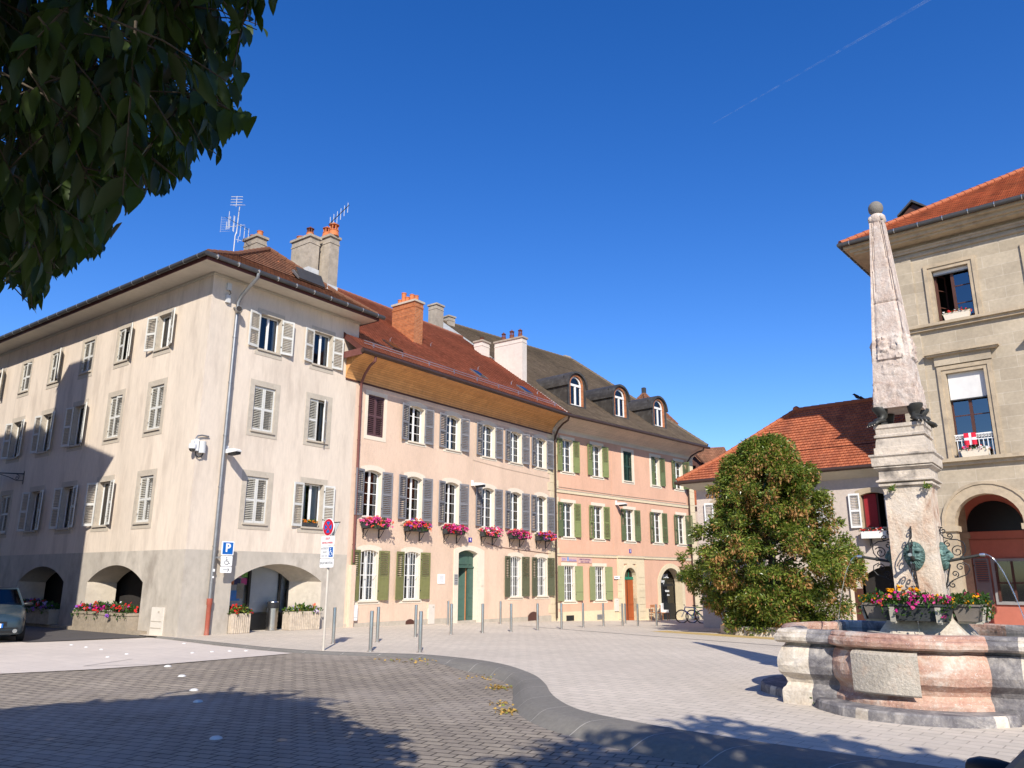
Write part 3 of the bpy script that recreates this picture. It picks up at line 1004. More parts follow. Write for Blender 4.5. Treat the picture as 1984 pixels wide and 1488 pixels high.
# ================================================================== peach house
h2 = thing('peach_house', 'peach rendered house with blue-grey shutters, honey wooden eaves and red tiled roof', 'house', FR0, FRZ)
c2 = [7.26, 9.66, 12.09, 14.71, 16.94, 19.2]
WB = .93
hl = []
for c in c2[1:]:
    hl.append((c - WB / 2 - .02, c + WB / 2 + .02, 7.36, 8.97))
hl.append((6.8, 7.74, 7.26, 8.98))
for c in c2:
    hl.append((c - WB / 2 - .02, c + WB / 2 + .02, 4.06, 5.93))
c2g = [c2[0], c2[1], c2[4], c2[5]]
for c in c2g:
    hl.append((c - WB / 2 - .02, c + WB / 2 + .02, .88, 2.82))
hl.append((12.6, 13.96, -.4, 2.98, .14))
mb = MB()
wall(mb, S1, 20.45, -.6, 9.45, hl, 'plaster_peach', lambda u, z: (u, 0, z))
mb.quad((20.45, 0, -.6), (20.45, 13, -.6), (20.45, 13, 10), (20.45, 0, 10), 'plaster_peach')
mb.quad((S1, 13, -.6), (20.45, 13, -.6), (20.45, 13, 10), (S1, 13, 10), 'plaster_peach')
mb.quad((S1 + .01, 0, -.6), (S1 + .01, 13, -.6), (S1 + .01, 13, 10.), (S1 + .01, 0, 10.), 'plaster_peach')
mb.box(S1 + .01, 12.3, -.03, -.003, -.6, .1, 'stone_grey')
mb.box(14.48, 20.0, -.03, -.003, -.6, -.05, 'stone_grey')
for i in range(22):                                  # quoins at the right end
    z0 = -.4 + i * .445
    mb.box(20.02 - (.22 if i % 2 else 0), 20.44, -.02, -.002, z0, z0 + .43, 'stone_yellow')
mb.build('wall', h2)
dark_core(h2, 6.5, 20.1, 1.25, 12.5, -.5, 9.9)
def w2(x, z, h, sh, **kw):
    return window(h2, x, z, WB, h, .1, 0, 0, .19, kw.pop('surr', (.18, .2, .14)), 'stone_cream', .014, rows=4, sh=sh, **kw)
window(h2, 7.27, 7.28, .92, 1.68, 0, 0, 0, .17, (.14, .16, .16), 'stone_cream', .014, casem=False, sill=0, sh=('louvre', ('shutter_plum', 'shutter_plum'), 0, 0, .47))
for i, c in enumerate(c2[1:]):
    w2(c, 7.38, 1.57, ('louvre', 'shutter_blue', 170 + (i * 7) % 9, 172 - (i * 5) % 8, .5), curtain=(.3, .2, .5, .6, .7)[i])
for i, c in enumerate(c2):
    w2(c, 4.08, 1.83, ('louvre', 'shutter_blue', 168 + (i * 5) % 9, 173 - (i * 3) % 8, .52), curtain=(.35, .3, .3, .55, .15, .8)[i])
for i, c in enumerate(c2g):
    w2(c, .9, 1.9, ('half', 'shutter_olive' if i < 2 else 'shutter_darkolive', 172, 170, .5), curtain=(.7, .6, .8, .8)[i], bars=6)
# green door, its right leaf ajar
mb = MB()
o = outline(1.34, 3.36, .14, 8, 13.28, -.38)
oo = outline(2.14, 3.56, .2, 8, 13.38, -.38)
mb.ring(oo, o, -.03, .3, 'stone_cream')
ds = mb.build('door_surround', h2)
mb = MB()
mb.box(12.61, 13.95, .24, .3, 2.24, 2.97, 'door_green')
mb.box(12.6, 13.96, .18, .3, 2.2, 2.27, 'door_green')
mb.box(12.78, 13.5, .215, .24, 2.36, 2.72, 'door_green')
mb.box(13.6, 13.85, .215, .24, 2.36, 2.72, 'door_green')
mb.box(12.61, 12.72, .22, .3, -.2, 2.2, 'door_green')
mb.box(13.55, 13.95, .22, .28, -.2, 2.2, 'door_green')
mb.box(13.6, 13.88, .2, .22, .1, .75, 'door_green')
mb.box(13.6, 13.88, .2, .22, .9, 1.95, 'door_green')
mb.box(12.6, 13.96, .0, .3, -.4, -.06, 'stone_grey')
dr = mb.build('door', h2)
mb = MB()
mb.m = Matrix.Translation((13.55, .3, 0)) @ Matrix.Rotation(R(118), 4, 'Z')
mb.box(0, .05, -.025, .025, -.06, 2.18, 'chair_wood')
mb.box(.05, .8, -.025, .025, -.06, 2.18, 'door_green')
for z0, z1 in ((.1, .7), (.85, 1.3), (1.42, 2.)):
    mb.box(.15, .7, .025, .04, z0, z1, 'door_green')
mb.build('door_leaf', dr)
# cove of honey boards under the eaves
prof = [(-.0, 9.36), (-.03, 9.5), (-.1, 9.68), (-.24, 9.86), (-.45, 10.02), (-.72, 10.13), (-1.0, 10.2)]
mb = MB()
L = 0
for (a, za), (b, zb) in zip(prof, prof[1:]):
    d = math.hypot(b - a, zb - za)
    mb.quad((5.55, a - .004, za), (20.25, a - .004, za), (20.25, b, zb), (5.55, b, zb), 'wood_honey', [(0, L), (14.7, L), (14.7, L + d), (0, L + d)])
    L += d
mb.add([(5.55, 0, 9.36)] + [(5.55, a - .004, z) for a, z in prof] + [(5.55, 0, 10.2)], [tuple(range(len(prof) + 2))], 'wood_honey', [[(0, 0)] + [(z - 9, -a) for a, z in prof] + [(1.2, 0)]])
mb.box(5.56, 20.25, -.03, -.006, 9.3, 9.37, 'wood_brown')
mb.build('eaves', h2)
rf = MB()
e0, e1, r1, r0 = (S1 + .02, -1.1, 10.34), (20.5, -1.1, 10.34), (20.5, 6.7, 16.1), (S1 + .02, 6.7, 16.1)
roof_slope(rf, e0, e1, r1, r0, 'tile_red', .19, .055)
roof_slope(rf, (5.35, -1.1, 10.34), (S1 + .02, -1.1, 10.34), (S1 + .02, -.01, 11.14), (5.35, -.01, 11.14), 'tile_red', .19, .055, 'fascia_brown')
roof_slope(rf, (20.5, 14.5, 10.34), (S1, 14.5, 10.34), r0, r1, 'tile_red', .3, .025)
ridge(rf, (S1, 6.7, 16.15), (20.5, 6.7, 16.15), 'tile_red')
rf.box(5.32, 5.36, -1.12, 0, 10.1, 10.36, 'pipe_brown')
rf.add([(5.33, -1.12, 10.15), (5.33, -1.12, 10.38), (5.33, 0, 11.2), (5.33, 0, 10.95), (5.37, -1.12, 10.15), (5.37, -1.12, 10.38), (5.37, 0, 11.2), (5.37, 0, 10.95)], [(0, 1, 2, 3), (7, 6, 5, 4), (0, 4, 5, 1), (3, 2, 6, 7), (0, 3, 7, 4)], 'fascia_brown')
rf.quad((20.5, .05, 11.1), (20.5, 6.7, 16.0), (20.5, 6.7, 9), (20.5, .05, 9), 'chimney_white')
rf.build('roof', h2)
gutter(h2, [(5.3, -1.16, 10.24), (20.35, -1.16, 10.24)], 'gutter_brown', .085, 'gutter_brown')
mb = MB()                                             # snow guard rails
for i in range(9):
    x = 6.3 + i * 1.65
    mb.box(x - .02, x + .02, -.72, -.66, 10.62, 10.84, 'bright_metal')
for z in (10.72, 10.82):
    mb.tube([(5.75, -.74, z), (19.6, -.74, z)], .016, 'bright_metal', 6)
mb.build('snow_guard', h2)
sl = math.atan2(5.76, 7.8)
def skylight(par, x, y, z, w, l, ang, k='zinc', lift=.0):
    mb = MB()
    mb.m = Matrix.Translation((x, y, z)) @ Matrix.Rotation(ang, 4, 'X')
    mb.box(-w / 2, w / 2, -l / 2, l / 2, .02, .09, k)
    mb.box(-w / 2 + .06, w / 2 - .06, -l / 2 + .07, l / 2 - .07, .09, .1, 'dark_glass')
    mb.build('skylight', par)
for x, y in ((8.3, .3), (14.3, .35), (18.1, .3)):
    skylight(h2, x, y, 10.34 + .7385 * (y + 1.1), .62, .85, sl, 'gutter_brown' if x < 10 else 'zinc')
mb = MB()
for x, y in ((8.6, .75), (12.9, 2.3), (15.1, 1.05), (17.2, .5), (19.3, .3)):
    z = 10.34 + .7385 * (y + 1.1)
    mb.tube([(x, y, z), (x, y - .02, z + .18), (x, y - .1, z + .22)], .014, 'bright_metal', 5)
mb.build('roof_hook', h2)
chimney(h2, 11.37, 11.98, 2.0, 3.5, 12., 14.85, 'brick_orange', [(11.68, 2.2, .3, .1, 'plain'), (11.68, 2.5, .42, .11, 'plain'), (11.68, 2.8, .35, .1, 'plain'), (11.68, 3.05, .62, .11, 'plain'), (11.68, 3.3, .3, .11, 'plain')], capk='stone_grey')
chimney(h2, 20.3, 20.75, 2.0, 4.0, 12., 15.3, 'chimney_white', [(20.52, 2.3, .55, .11, 'dark'), (20.52, 2.9, .6, .12, 'dark'), (20.52, 3.5, .55, .11, 'dark')], pot_k='terracotta_dark')
chimney(h2, 19.5, 20.2, 4.3, 4.9, 13.3, 15.3, 'chimney_white', [(19.85, 4.6, .3, .11, 'dark')])
chimney(h2, 18.55, 19.2, 7.1, 7.75, 15., 17.9, 'chimney_render', [])
pipe(h2, [(6.05, -1.12, 10.16), (6.05, -1.1, 9.98), (6.12, -.75, 9.86), (6.2, -.4, 9.6), (6.27, -.15, 9.3), (6.3, -.1, 9.0), (6.36, -.1, 2.3)], .055, 'pipe_brown', bands=5)
mb = MB()
mb.box(6.24, 6.46, -.17, -.003, -.3, 2.22, 'plaster_peach')
mb.build('pipe_cover', h2)
pipe(h2, [(20.25, -1.12, 10.16), (20.25, -1.05, 9.98), (20.32, -.7, 9.86), (20.37, -.35, 9.6), (20.4, -.15, 9.25), (20.4, -.1, 8.9), (20.4, -.1, -.2)], .055, 'gutter_brown', bands=6)
mb = MB()
mb.box(6.32, 6.69, -.12, -.003, .2, .76, 'white_plastic')
mb.box(6.31, 6.7, -.125, -.12, .3, .33, 'light_grey')
mb.build('meter_box', h2)
mb = MB()
mb.box(10.7, 11.08, -.06, -.003, -.1, .68, 'cream_plastic')
mb.prism(outline(.42, .3, .12, 6, 10.89, .55), -.05, -.004, 'plaster_peach')
mb.box(10.95, 11.04, -.065, -.06, .55, .6, 'stone_grey')
mb.build('meter_box', h2)
for x, w_, h_, z in ((9.63, .5, .2, -.06), (18.4, .95, .42, -.25)):
    mb = MB()
    mb.prism(outline(w_, h_, h_ * .45, 8, x, z), -.034, -.031, 'wood_brown')
    mb.build('cellar_vent', h2)
for pts, r_, k in (([(13.5, -.02, 7.1), (16, -.02, 6.98), (20, -.02, 6.9)], .008, 'stone_grey'), ([(13.6, -.02, 9.3), (13.6, -.02, 6.0)], .008, 'stone_grey'), ([(14.6, -.02, 3.35), (15.5, -.02, 3.2), (20, -.02, 3.0)], .012, 'pipe_brown')):
    mb = MB()
    mb.tube(pts, r_, k, 4)
    mb.build('wall_cable', h2)

# ================================================================== salmon house
h3 = thing('salmon_house', 'salmon rendered house with green shutters, three round dormers and brown tiled roof', 'house', F30, F3Z)
c3 = [1.07, 3.7, 6.7, 9.63, 12.33]
W3 = .88
hl = [(c - W3 / 2 - .02, c + W3 / 2 + .02, z - .02, z + h + .02) for c in c3 for z, h in ((7.4, 1.83), (3.9, 1.87))]
hl += [(c - W3 / 2 - .02, c + W3 / 2 + .02, .6, 2.44) for c in c3[:2]]
hl += [(5.92, 7.1, -1.3, 2.39, .59), (9.63, 12.05, -1.3, 2.42, .85)]
mb = MB()
wall(mb, 0, 14.06, -1.4, 9.65, hl, 'plaster_salmon', lambda u, z: (u, 0, z), .08, 'stone_yellow')
mb.quad((14.06, 0, -1.4), (14.06, 20, -1.4), (14.06, 20, 10.4), (14.06, 0, 10.4), 'plaster_salmon')
mb.add([(0, 0, 5), (0, 0, 10.6), (0, 9.6, 17.9), (0, 20, 10.4), (0, 20, 5)], [(0, 1, 2, 3, 4)], 'chimney_render')
mb.quad((0, 20, -1.4), (14.06, 20, -1.4), (14.06, 20, 10.4), (0, 20, 10.4), 'plaster_salmon')
for i in range(24):
    z0 = -1.1 + i * .445
    mb.box(13.5 - (.2 if i % 2 else 0), 14.075, -.02, -.002, z0, z0 + .43, 'stone_yellow')
    mb.box(0.0, .16 + (.12 if i % 2 else 0), -.02, -.002, z0, z0 + .43, 'stone_yellow')
for z0, z1 in ((6.24, 6.42), (2.9, 3.06)):
    mb.box(.0, 13.3, -.05, -.003, z0, z1, 'stone_yellow')
    mb.box(.0, 13.3, -.065, -.004, z1 - .035, z1 + .0, 'stone_grey')
mb.box(5.33, 7.97, -.11, -.003, 2.92, 3.02, 'stone_yellow')
mb.build('wall', h3)
dark_core(h3, .4, 13.8, 1.6, 19, -1.3, 9.9)
def w3(x, z, h, sh, **kw):
    return window(h3, x, z, W3, h, 0, 0, 0, .19, (.2, .17, .16), 'stone_cream', .014, rows=4, sh=sh, **kw)
G1, G2, G3 = 'shutter_green', 'shutter_green_mid', 'shutter_deep'
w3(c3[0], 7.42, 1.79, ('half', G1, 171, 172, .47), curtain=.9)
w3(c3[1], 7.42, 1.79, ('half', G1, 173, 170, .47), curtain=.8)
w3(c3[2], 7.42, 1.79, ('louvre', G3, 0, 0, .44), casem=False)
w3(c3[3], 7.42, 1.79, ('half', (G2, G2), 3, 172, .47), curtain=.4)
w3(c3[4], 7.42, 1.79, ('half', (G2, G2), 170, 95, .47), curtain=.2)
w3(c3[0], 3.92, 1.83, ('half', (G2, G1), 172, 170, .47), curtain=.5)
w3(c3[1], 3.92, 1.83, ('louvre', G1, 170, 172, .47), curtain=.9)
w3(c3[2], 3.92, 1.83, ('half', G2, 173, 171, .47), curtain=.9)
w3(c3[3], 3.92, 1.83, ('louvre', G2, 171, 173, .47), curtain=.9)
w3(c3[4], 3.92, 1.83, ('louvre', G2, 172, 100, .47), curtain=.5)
for c in c3[:2]:
    w3(c, .62, 1.8, ('solid', 'shutter_sage', 172, 171, .54), curtain=.95, bars=5)
# orange door in a stone arch
mb = MB()
i_ = outline(1.18, 3.69, .59, 12, 6.51, -1.3)
for k in range(11):                                   # rusticated jambs
    z0 = -1.2 + k * .38
    if z0 < 1.75:
        mb.box(5.34, 5.92, -.05, .25, z0, z0 + .365, 'stone_yellow')
        mb.box(7.1, 7.96, -.05, .25, z0, z0 + .365, 'stone_yellow')
oo = outline(1.62, 3.92, .81, 12, 6.51, -1.3)
mb.ring(oo, i_, -.07, .26, 'stone_yellow')
for x0, x1 in ((5.34, 5.92), (7.1, 7.96)):
    mb.box(x0, x1, -.05, .0, 1.84, 2.92, 'stone_yellow')
mb.box(5.92, 7.1, -.05, .0, 2.6, 2.92, 'stone_yellow')
mb.build('door_surround', h3)
mb = MB()
mb.box(5.93, 7.09, .2, .26, -1.2, 1.72, 'door_orange')
for x0, x1 in ((6.0, 6.42), (6.6, 7.02)):
    mb.box(x0, x1, .175, .2, .32, 1.6, 'door_orange')
    mb.box(x0, x1, .175, .2, -.4, .18, 'door_orange')
mb.box(6.46, 6.5, .17, .2, -1.2, 1.7, 'wood_brown')
mb.box(5.93, 7.09, .17, .25, 1.72, 1.87, 'green_paint')
dr = mb.build('door', h3)
mb = MB()
mb.poly([(a, .23, b) for a, b in outline(1.16, .57, .57, 12, 6.51, 1.83)], 'dark_glass')
for x in (6.32, 6.7):
    mb.box(x - .02, x + .02, .2, .24, 1.87, 2.3, 'green_paint')
mb.build('fanlight', dr)
# arched shop entrance
mb = MB()
i_ = outline(2.4, 3.72, .85, 12, 10.84, -1.3)
oo = outline(3.0, 4.0, 1.05, 12, 10.84, -1.3)
mb.ring(oo, i_, -.03, .5, 'stone_yellow')
mb.build('door_surround', h3)
mb = MB()
y = .5
for x in (9.66, 10.62, 12.0):
    mb.box(x - .05, x + .05, y, y + .06, -1.3, 2.42, 'dark_frame')
mb.box(9.6, 12.05, y - .01, y + .05, 1.33, 1.47, 'dark_frame')
mb.box(10.6, 12.05, y, y + .06, -1.3, .3, 'dark_frame')
mb.box(9.66, 10.6, y, y + .06, -1.3, .1, 'chair_wood')
mb.box(9.7, 10.5, y + .3, y + .35, .1, .34, 'blind_white')
mb.add([(9.7, y + .1, .45), (10.45, y + .1, 1.0), (10.6, y + .1, 1.15), (10.55, y + .1, .95), (9.75, y + .1, .2)], [(0, 1, 2, 3, 4)], 'poster_grey')
for i in range(5):
    mb.box(10.8 + i * .2, 10.9 + i * .2, y + .3, y + .4, .3, .5 + .1 * (i % 2), 'light_grey')
sf = mb.build('shop_front', h3)
mb = MB()
mb.poly([(a, y + .03, b) for a, b in outline(2.4, 3.72, .85, 12, 10.84, -1.3)], 'dark_glass')
mb.build('pane', sf)
text('FAUTEUIL', .34, 'sign_white', sf, (10.55, y - .02, 1.93), bold=.008)
text("d'ivy", .32, 'sign_white', sf, (10.55, y - .02, 1.63), bold=.008)
text('tissus', .2, 'sign_white', sf, (11.1, y - .015, 1.05), bold=.006)
text('déco', .14, 'sign_white', sf, (11.2, y - .015, .8), bold=.004)
# boarded cove, roof, dormers
mb = MB()
L = 0
prof3 = [(-.0, 9.5), (-.05, 9.66), (-.14, 9.72), (-.45, 9.93), (-.75, 10.08), (-1.05, 10.22)]
for (a, za), (b, zb) in zip(prof3, prof3[1:]):
    d = math.hypot(b - a, zb - za)
    k = 'soffit_cream' if za < 9.7 else 'wood_pale'
    mb.quad((-.15, a - .004, za), (14.1, a - .004, za), (14.15, b, zb), (-.15, b, zb), k, [(0, L), (14.7, L), (14.7, L + d), (0, L + d)])
    L += d
mb.add([(14.1, 0, 9.5)] + [(14.1 + .05 * i / 5, a - .004, z) for i, (a, z) in enumerate(prof3)] + [(14.1, 0, 10.2)], [tuple(range(len(prof3) + 2))], 'soffit_cream')
mb.add([(-.15, 0, 9.5)] + [(-.15, a - .004, z) for a, z in prof3] + [(-.15, 0, 10.2)], [tuple(range(len(prof3) + 2))], 'stone_grey')
mb.build('eaves', h3)
rf = MB()
e0, e1, r1, r0 = Vector((-.1, -1.1, 10.34)), Vector((14.28, -1.1, 10.34)), Vector((13.0, 9.3, 18.05)), Vector((-.1, 9.6, 18.05))
roof_slope(rf, e0, e1, r1, r0, 'tile_brown', .16, .04)
roof_slope(rf, e1, (14.28, 20.5, 10.34), r1 + Vector((0, .3, 0)), r1, 'tile_brown', .2, .025)
roof_slope(rf, (14.28, 20.5, 10.34), (-.1, 20.5, 10.34), r0, r1, 'tile_brown', .3, .025)
ridge(rf, r0 + Vector((0, 0, .05)), r1 + Vector((0, 0, .05)), 'tile_brown', .13)
ridge(rf, e1 + Vector((0, 0, .05)), r1 + Vector((0, 0, .05)), 'tile_brown', .12)
rf.add([e0 + Vector((-.06, 0, -.05)), e0 + Vector((-.06, 0, .1)), r0 + Vector((-.06, 0, .1)), r0 + Vector((-.06, 0, -.35))], [(0, 1, 2, 3)], 'lead_flash')
rf.build('roof', h3)
gutter(h3, [(-.15, -1.16, 10.24), (14.4, -1.16, 10.24)], 'gutter_brown', .085, 'gutter_brown')
pipe(h3, [(13.75, -1.14, 10.16), (13.75, -1.05, 10.0), (13.6, -.7, 9.9), (13.4, -.35, 9.65), (13.25, -.15, 9.3), (13.25, -.1, 8.9), (13.25, -.1, -.7)], .055, 'gutter_brown', bands=6)
sl3 = .7414
for xc in (2.15, 6.35, 10.55):
    yb = .15
    zb = 10.34 + sl3 * (yb + 1.1)
    zs, rr = 12.4, .84
    mb = MB()
    out = [(-rr, zb - .1), (-rr, zs)] + [(-rr * math.cos(PI * i / 12), zs + rr * math.sin(PI * i / 12)) for i in range(1, 12)] + [(rr, zs), (rr, zb - .1)]
    V = []
    for yy_ in (yb, None):
        for a, z in out:
            yq = yy_ if yy_ is not None else max(yb + .02, (z - 10.34) / sl3 - 1.1 + .15)
            V.append((xc + a, yq, z))
    n = len(out)
    mb.add(V, [(i, i + 1, n + i + 1, n + i) for i in range(n - 1)], 'zinc_dormer')
    # overhanging barrel edge
    for r0_, y0_, y1_ in ((rr + .1, yb - .12, yb + .5),):
        arc = [(-(rr + .1) * math.cos(PI * i / 14), zs + (rr + .1) * math.sin(PI * i / 14)) for i in range(15)]
        arc2 = [(-(rr - .02) * math.cos(PI * i / 14), zs + (rr - .02) * math.sin(PI * i / 14)) for i in range(15)]
        V = [(xc + a, y0_, z) for a, z in arc] + [(xc + a, y1_ + 2.2, z + .02) for a, z in arc] + [(xc + a, y0_, z) for a, z in arc2] + [(xc + a, yb + .02, z) for a, z in arc2]
        mb.add(V, [(i, i + 1, 16 + i, 15 + i) for i in range(14)] + [(i, i + 1, 31 + i, 30 + i) for i in range(14)] + [(30 + i, 31 + i, 46 + i, 45 + i) for i in range(14)], 'zinc_dormer')
    w_, h_ = 1.04, 1.74
    oo = outline(2 * rr - .02, zs + rr - zb - .02, rr - .01, 12, xc, zb)
    ii = outline(w_ + .2, h_ + .1, (w_ + .2) / 2, 12, xc, zb + .06)
    mb.ring(oo, ii, yb - .02, yb + .02, 'zinc_dormer')
    i2 = outline(w_, h_, w_ / 2, 12, xc, zb + .06)
    mb.ring(ii, i2, yb + .0, yb + .22, 'brick_orange')
    dm = mb.build('dormer', h3)
    mb = MB()
    mb.box(xc - .8, xc + .8, yb + .26, yb + .3, zb - .2, zb + h_, 'interior_dark')
    mb.build('interior_wall', dm)
    mb = MB()
    o_ = outline(w_ - .01, h_, w_ / 2, 12, xc, zb + .06)
    i_ = outline(w_ - .2, h_ - .1, (w_ - .2) / 2, 12, xc, zb + .06, -.08)
    mb.ring(o_, i_, yb + .1, yb + .16, 'white_paint')
    mb.box(xc - w_ / 2 + .02, xc + w_ / 2 - .02, yb + .08, yb + .16, zb + 1.2, zb + 1.33, 'white_paint')
    mb.box(xc - .06, xc + .06, yb + .09, yb + .16, zb + .1, zb + 1.22, 'white_paint')
    fr = mb.build('window', dm)
    mb = MB()
    mb.poly([(a, yb + .14, b) for a, b in i_], 'window_glass')
    mb.build('pane', dm)
chimney(h3, .3, .85, 9.3, 9.9, 17.5, 18.55, 'chimney_render', [])
chimney(h3, 12.1, 12.7, 9.3, 9.9, 17.6, 18.3, 'chimney_render', [])
for x, z in ((1.1, -.24), (3.7, -.26)):
    mb = MB()
    mb.box(x - .31, x + .31, -.012, -.004, z - .14, z + .13, 'interior_dark' if x < 2 else 'sign_grey')
    for i in range(4):
        mb.box(x - .31, x + .31, -.02, -.012, z - .12 + i * .065, z - .1 + i * .065, 'iron_black')
    mb.build('cellar_vent', h3)
mb = MB()
mb.box(4.95, 5.32, -.06, -.003, .0, .68, 'cream_plastic')
mb.box(5.1, 5.2, -.065, -.06, .56, .6, 'stone_grey')
mb.build('meter_box', h3)
for pts, r_, k in (([(.1, -.02, 6.55), (5, -.02, 6.5), (13, -.02, 6.55)], .012, 'stone_grey'), ([(5.05, -.02, 9), (5.05, -.02, 3)], .01, 'plaster_salmon')):
    mb = MB()
    mb.tube(pts, r_, k, 4)
    mb.build('wall_cable', h3)
# ================================================================== town hall
h4 = thing('town_hall', 'tall sandstone civic building with arched loggia, moulded windows and orange tiled roof', 'building', TH0, THZ)
TL, TR, TD = -1.42, 15.2, 14.
tc = [.67, 3.78, 6.86, 9.94, 13.0]
WT = 1.2
hl = [(c - WT / 2 - .02, c + WT / 2 + .02, z - .02, z + h + .02) for c in tc for z, h in ((10.88, 2.02), (5.86, 3.09))]
ta = [.74, 3.82, 6.9, 9.98, 13.06]
hl += [(c - 1.02, c + 1.02, -.4, 4.6, 1.02) for c in ta]
mb = MB()
wall(mb, TL, TR, -.6, 14.6, hl, 'ashlar', lambda u, z: (u, 0, z))
mb.quad((TL, 0, -.6), (TL, TD, -.6), (TL, TD, 14.6), (TL, 0, 14.6), 'ashlar')
mb.quad((TR, 0, -.6), (TR, TD, -.6), (TR, TD, 14.6), (TR, 0, 14.6), 'ashlar')
mb.quad((TL, TD, -.6), (TR, TD, -.6), (TR, TD, 14.6), (TL, TD, 14.6), 'ashlar')
mb.box(TL - .0, TL + .85, -.06, -.003, 5.86, 13.6, 'ashlar')
for z0, z1, p in ((10.64, 10.76, .14), (10.76, 10.86, .24), (5.62, 5.74, .14), (5.74, 5.86, .26), (13.6, 13.68, .08), (13.8, 13.9, .1), (13.9, 13.97, .14)):
    mb.box(TL - p, TR, -p, -.004, z0, z1, 'molding_stone')
    mb.box(TL - p, TL - .004, -.003, TD, z0, z1, 'molding_stone')
# window architraves and hoods
for c in tc:
    for z, h in ((10.88, 2.02), (5.86, 3.09)):
        for s, p in ((.13, .03), (.26, .07)):
            oo = outline(WT + 2 * s, h + s, 0, 0, c, z, -.0)
            ii = outline(WT + 2 * s - .26, h + s - .13, 0, 0, c, z, -.0)
            mb.ring(oo, ii, -p, .22 if s < .2 else .0, 'molding_stone')
    mb.box(c - 1.18, c + 1.18, -.3, -.004, 9.66, 9.73, 'molding_stone')
    mb.box(c - 1.12, c + 1.12, -.24, -.004, 9.6, 9.66, 'molding_stone')
    mb.box(c - .9, c + .9, -.1, -.004, 9.25, 9.6, 'ashlar')
for c in ta:
    oo = outline(2.66, 5.33, 1.33, 14, c, -.4)
    ii = outline(2.04, 5.0, 1.02, 14, c, -.4)
    mb.ring(oo, ii, -.035, .45, 'molding_stone')
    o3 = outline(2.84, 5.42, 1.42, 14, c, -.4)
    mb.ring(o3, oo, -.075, .0, 'molding_stone')
    for s in (-1, 1):
        mb.box(c + s * 1.2 - .26, c + s * 1.2 + .26, -.12, .5, 3.36, 3.55, 'molding_stone')
mb.build('wall', h4)
# loggia behind the arches
mb = MB()
LD = 3.3
mb.box(TL + .1, TR - .1, LD, LD + .2, -.6, 5.4, 'plaster_pink_shade')
mb.box(TL + .05, TR - .1, .46, LD, 5.2, 5.4, 'plaster_pink_shade')
mb.box(TL + .05, TL + .2, .3, LD, -.6, 5.2, 'plaster_pink_shade')
mb.box(TL + .2, TR, LD - .05, LD - .003, 3.2, 3.5, 'plaster_pink_shade')
for c in (.36, 3.44, 6.52, 9.6, 12.68):
    oo = outline(2.5, 2.75, 1.25, 14, c, 3.2)
    ii = outline(1.84, 2.42, .92, 14, c, 3.2)
    mb.ring(oo, ii, LD - .08, LD, 'molding_stone')
    mb.poly([(a, LD - .02, b) for a, b in outline(1.84, 1.12, .92, 14, c, 3.5)], 'dark_frame')
    mb.box(c - 1.25, c - .92, LD - .1, LD, -.4, 3.3, 'molding_stone')
    mb.box(c - 1.32, c - .85, LD - .16, LD, 3.25, 3.48, 'molding_stone')
    mb.box(c - .3, c + 1.05, LD - .07, LD - .004, .86, 2.5, 'sign_grey')
    mb.box(c - .17, c + .92, LD - .075, LD - .07, .98, 2.4, 'dark_glass')
    for x in (c - .15, c + .36, c + .88):
        mb.box(x - .04, x + .04, LD - .1, LD - .076, .98, 2.4, 'wood_brown')
    mb.box(c - .17, c + .92, LD - .1, LD - .076, 1.6, 1.66, 'wood_brown')
mb.build('loggia_wall', h4)
for c in (.36, 3.44, 6.52):
    mb = MB()
    shutter_mesh(mb, .5, 1.66, 'half', 'shutter_blue')
    mb.build('shutter', h4, (c - .86, LD - .12, .85))
dark_core(h4, TL + .4, TR - .4, 1.8, TD - .5, 5.5, 14.2)
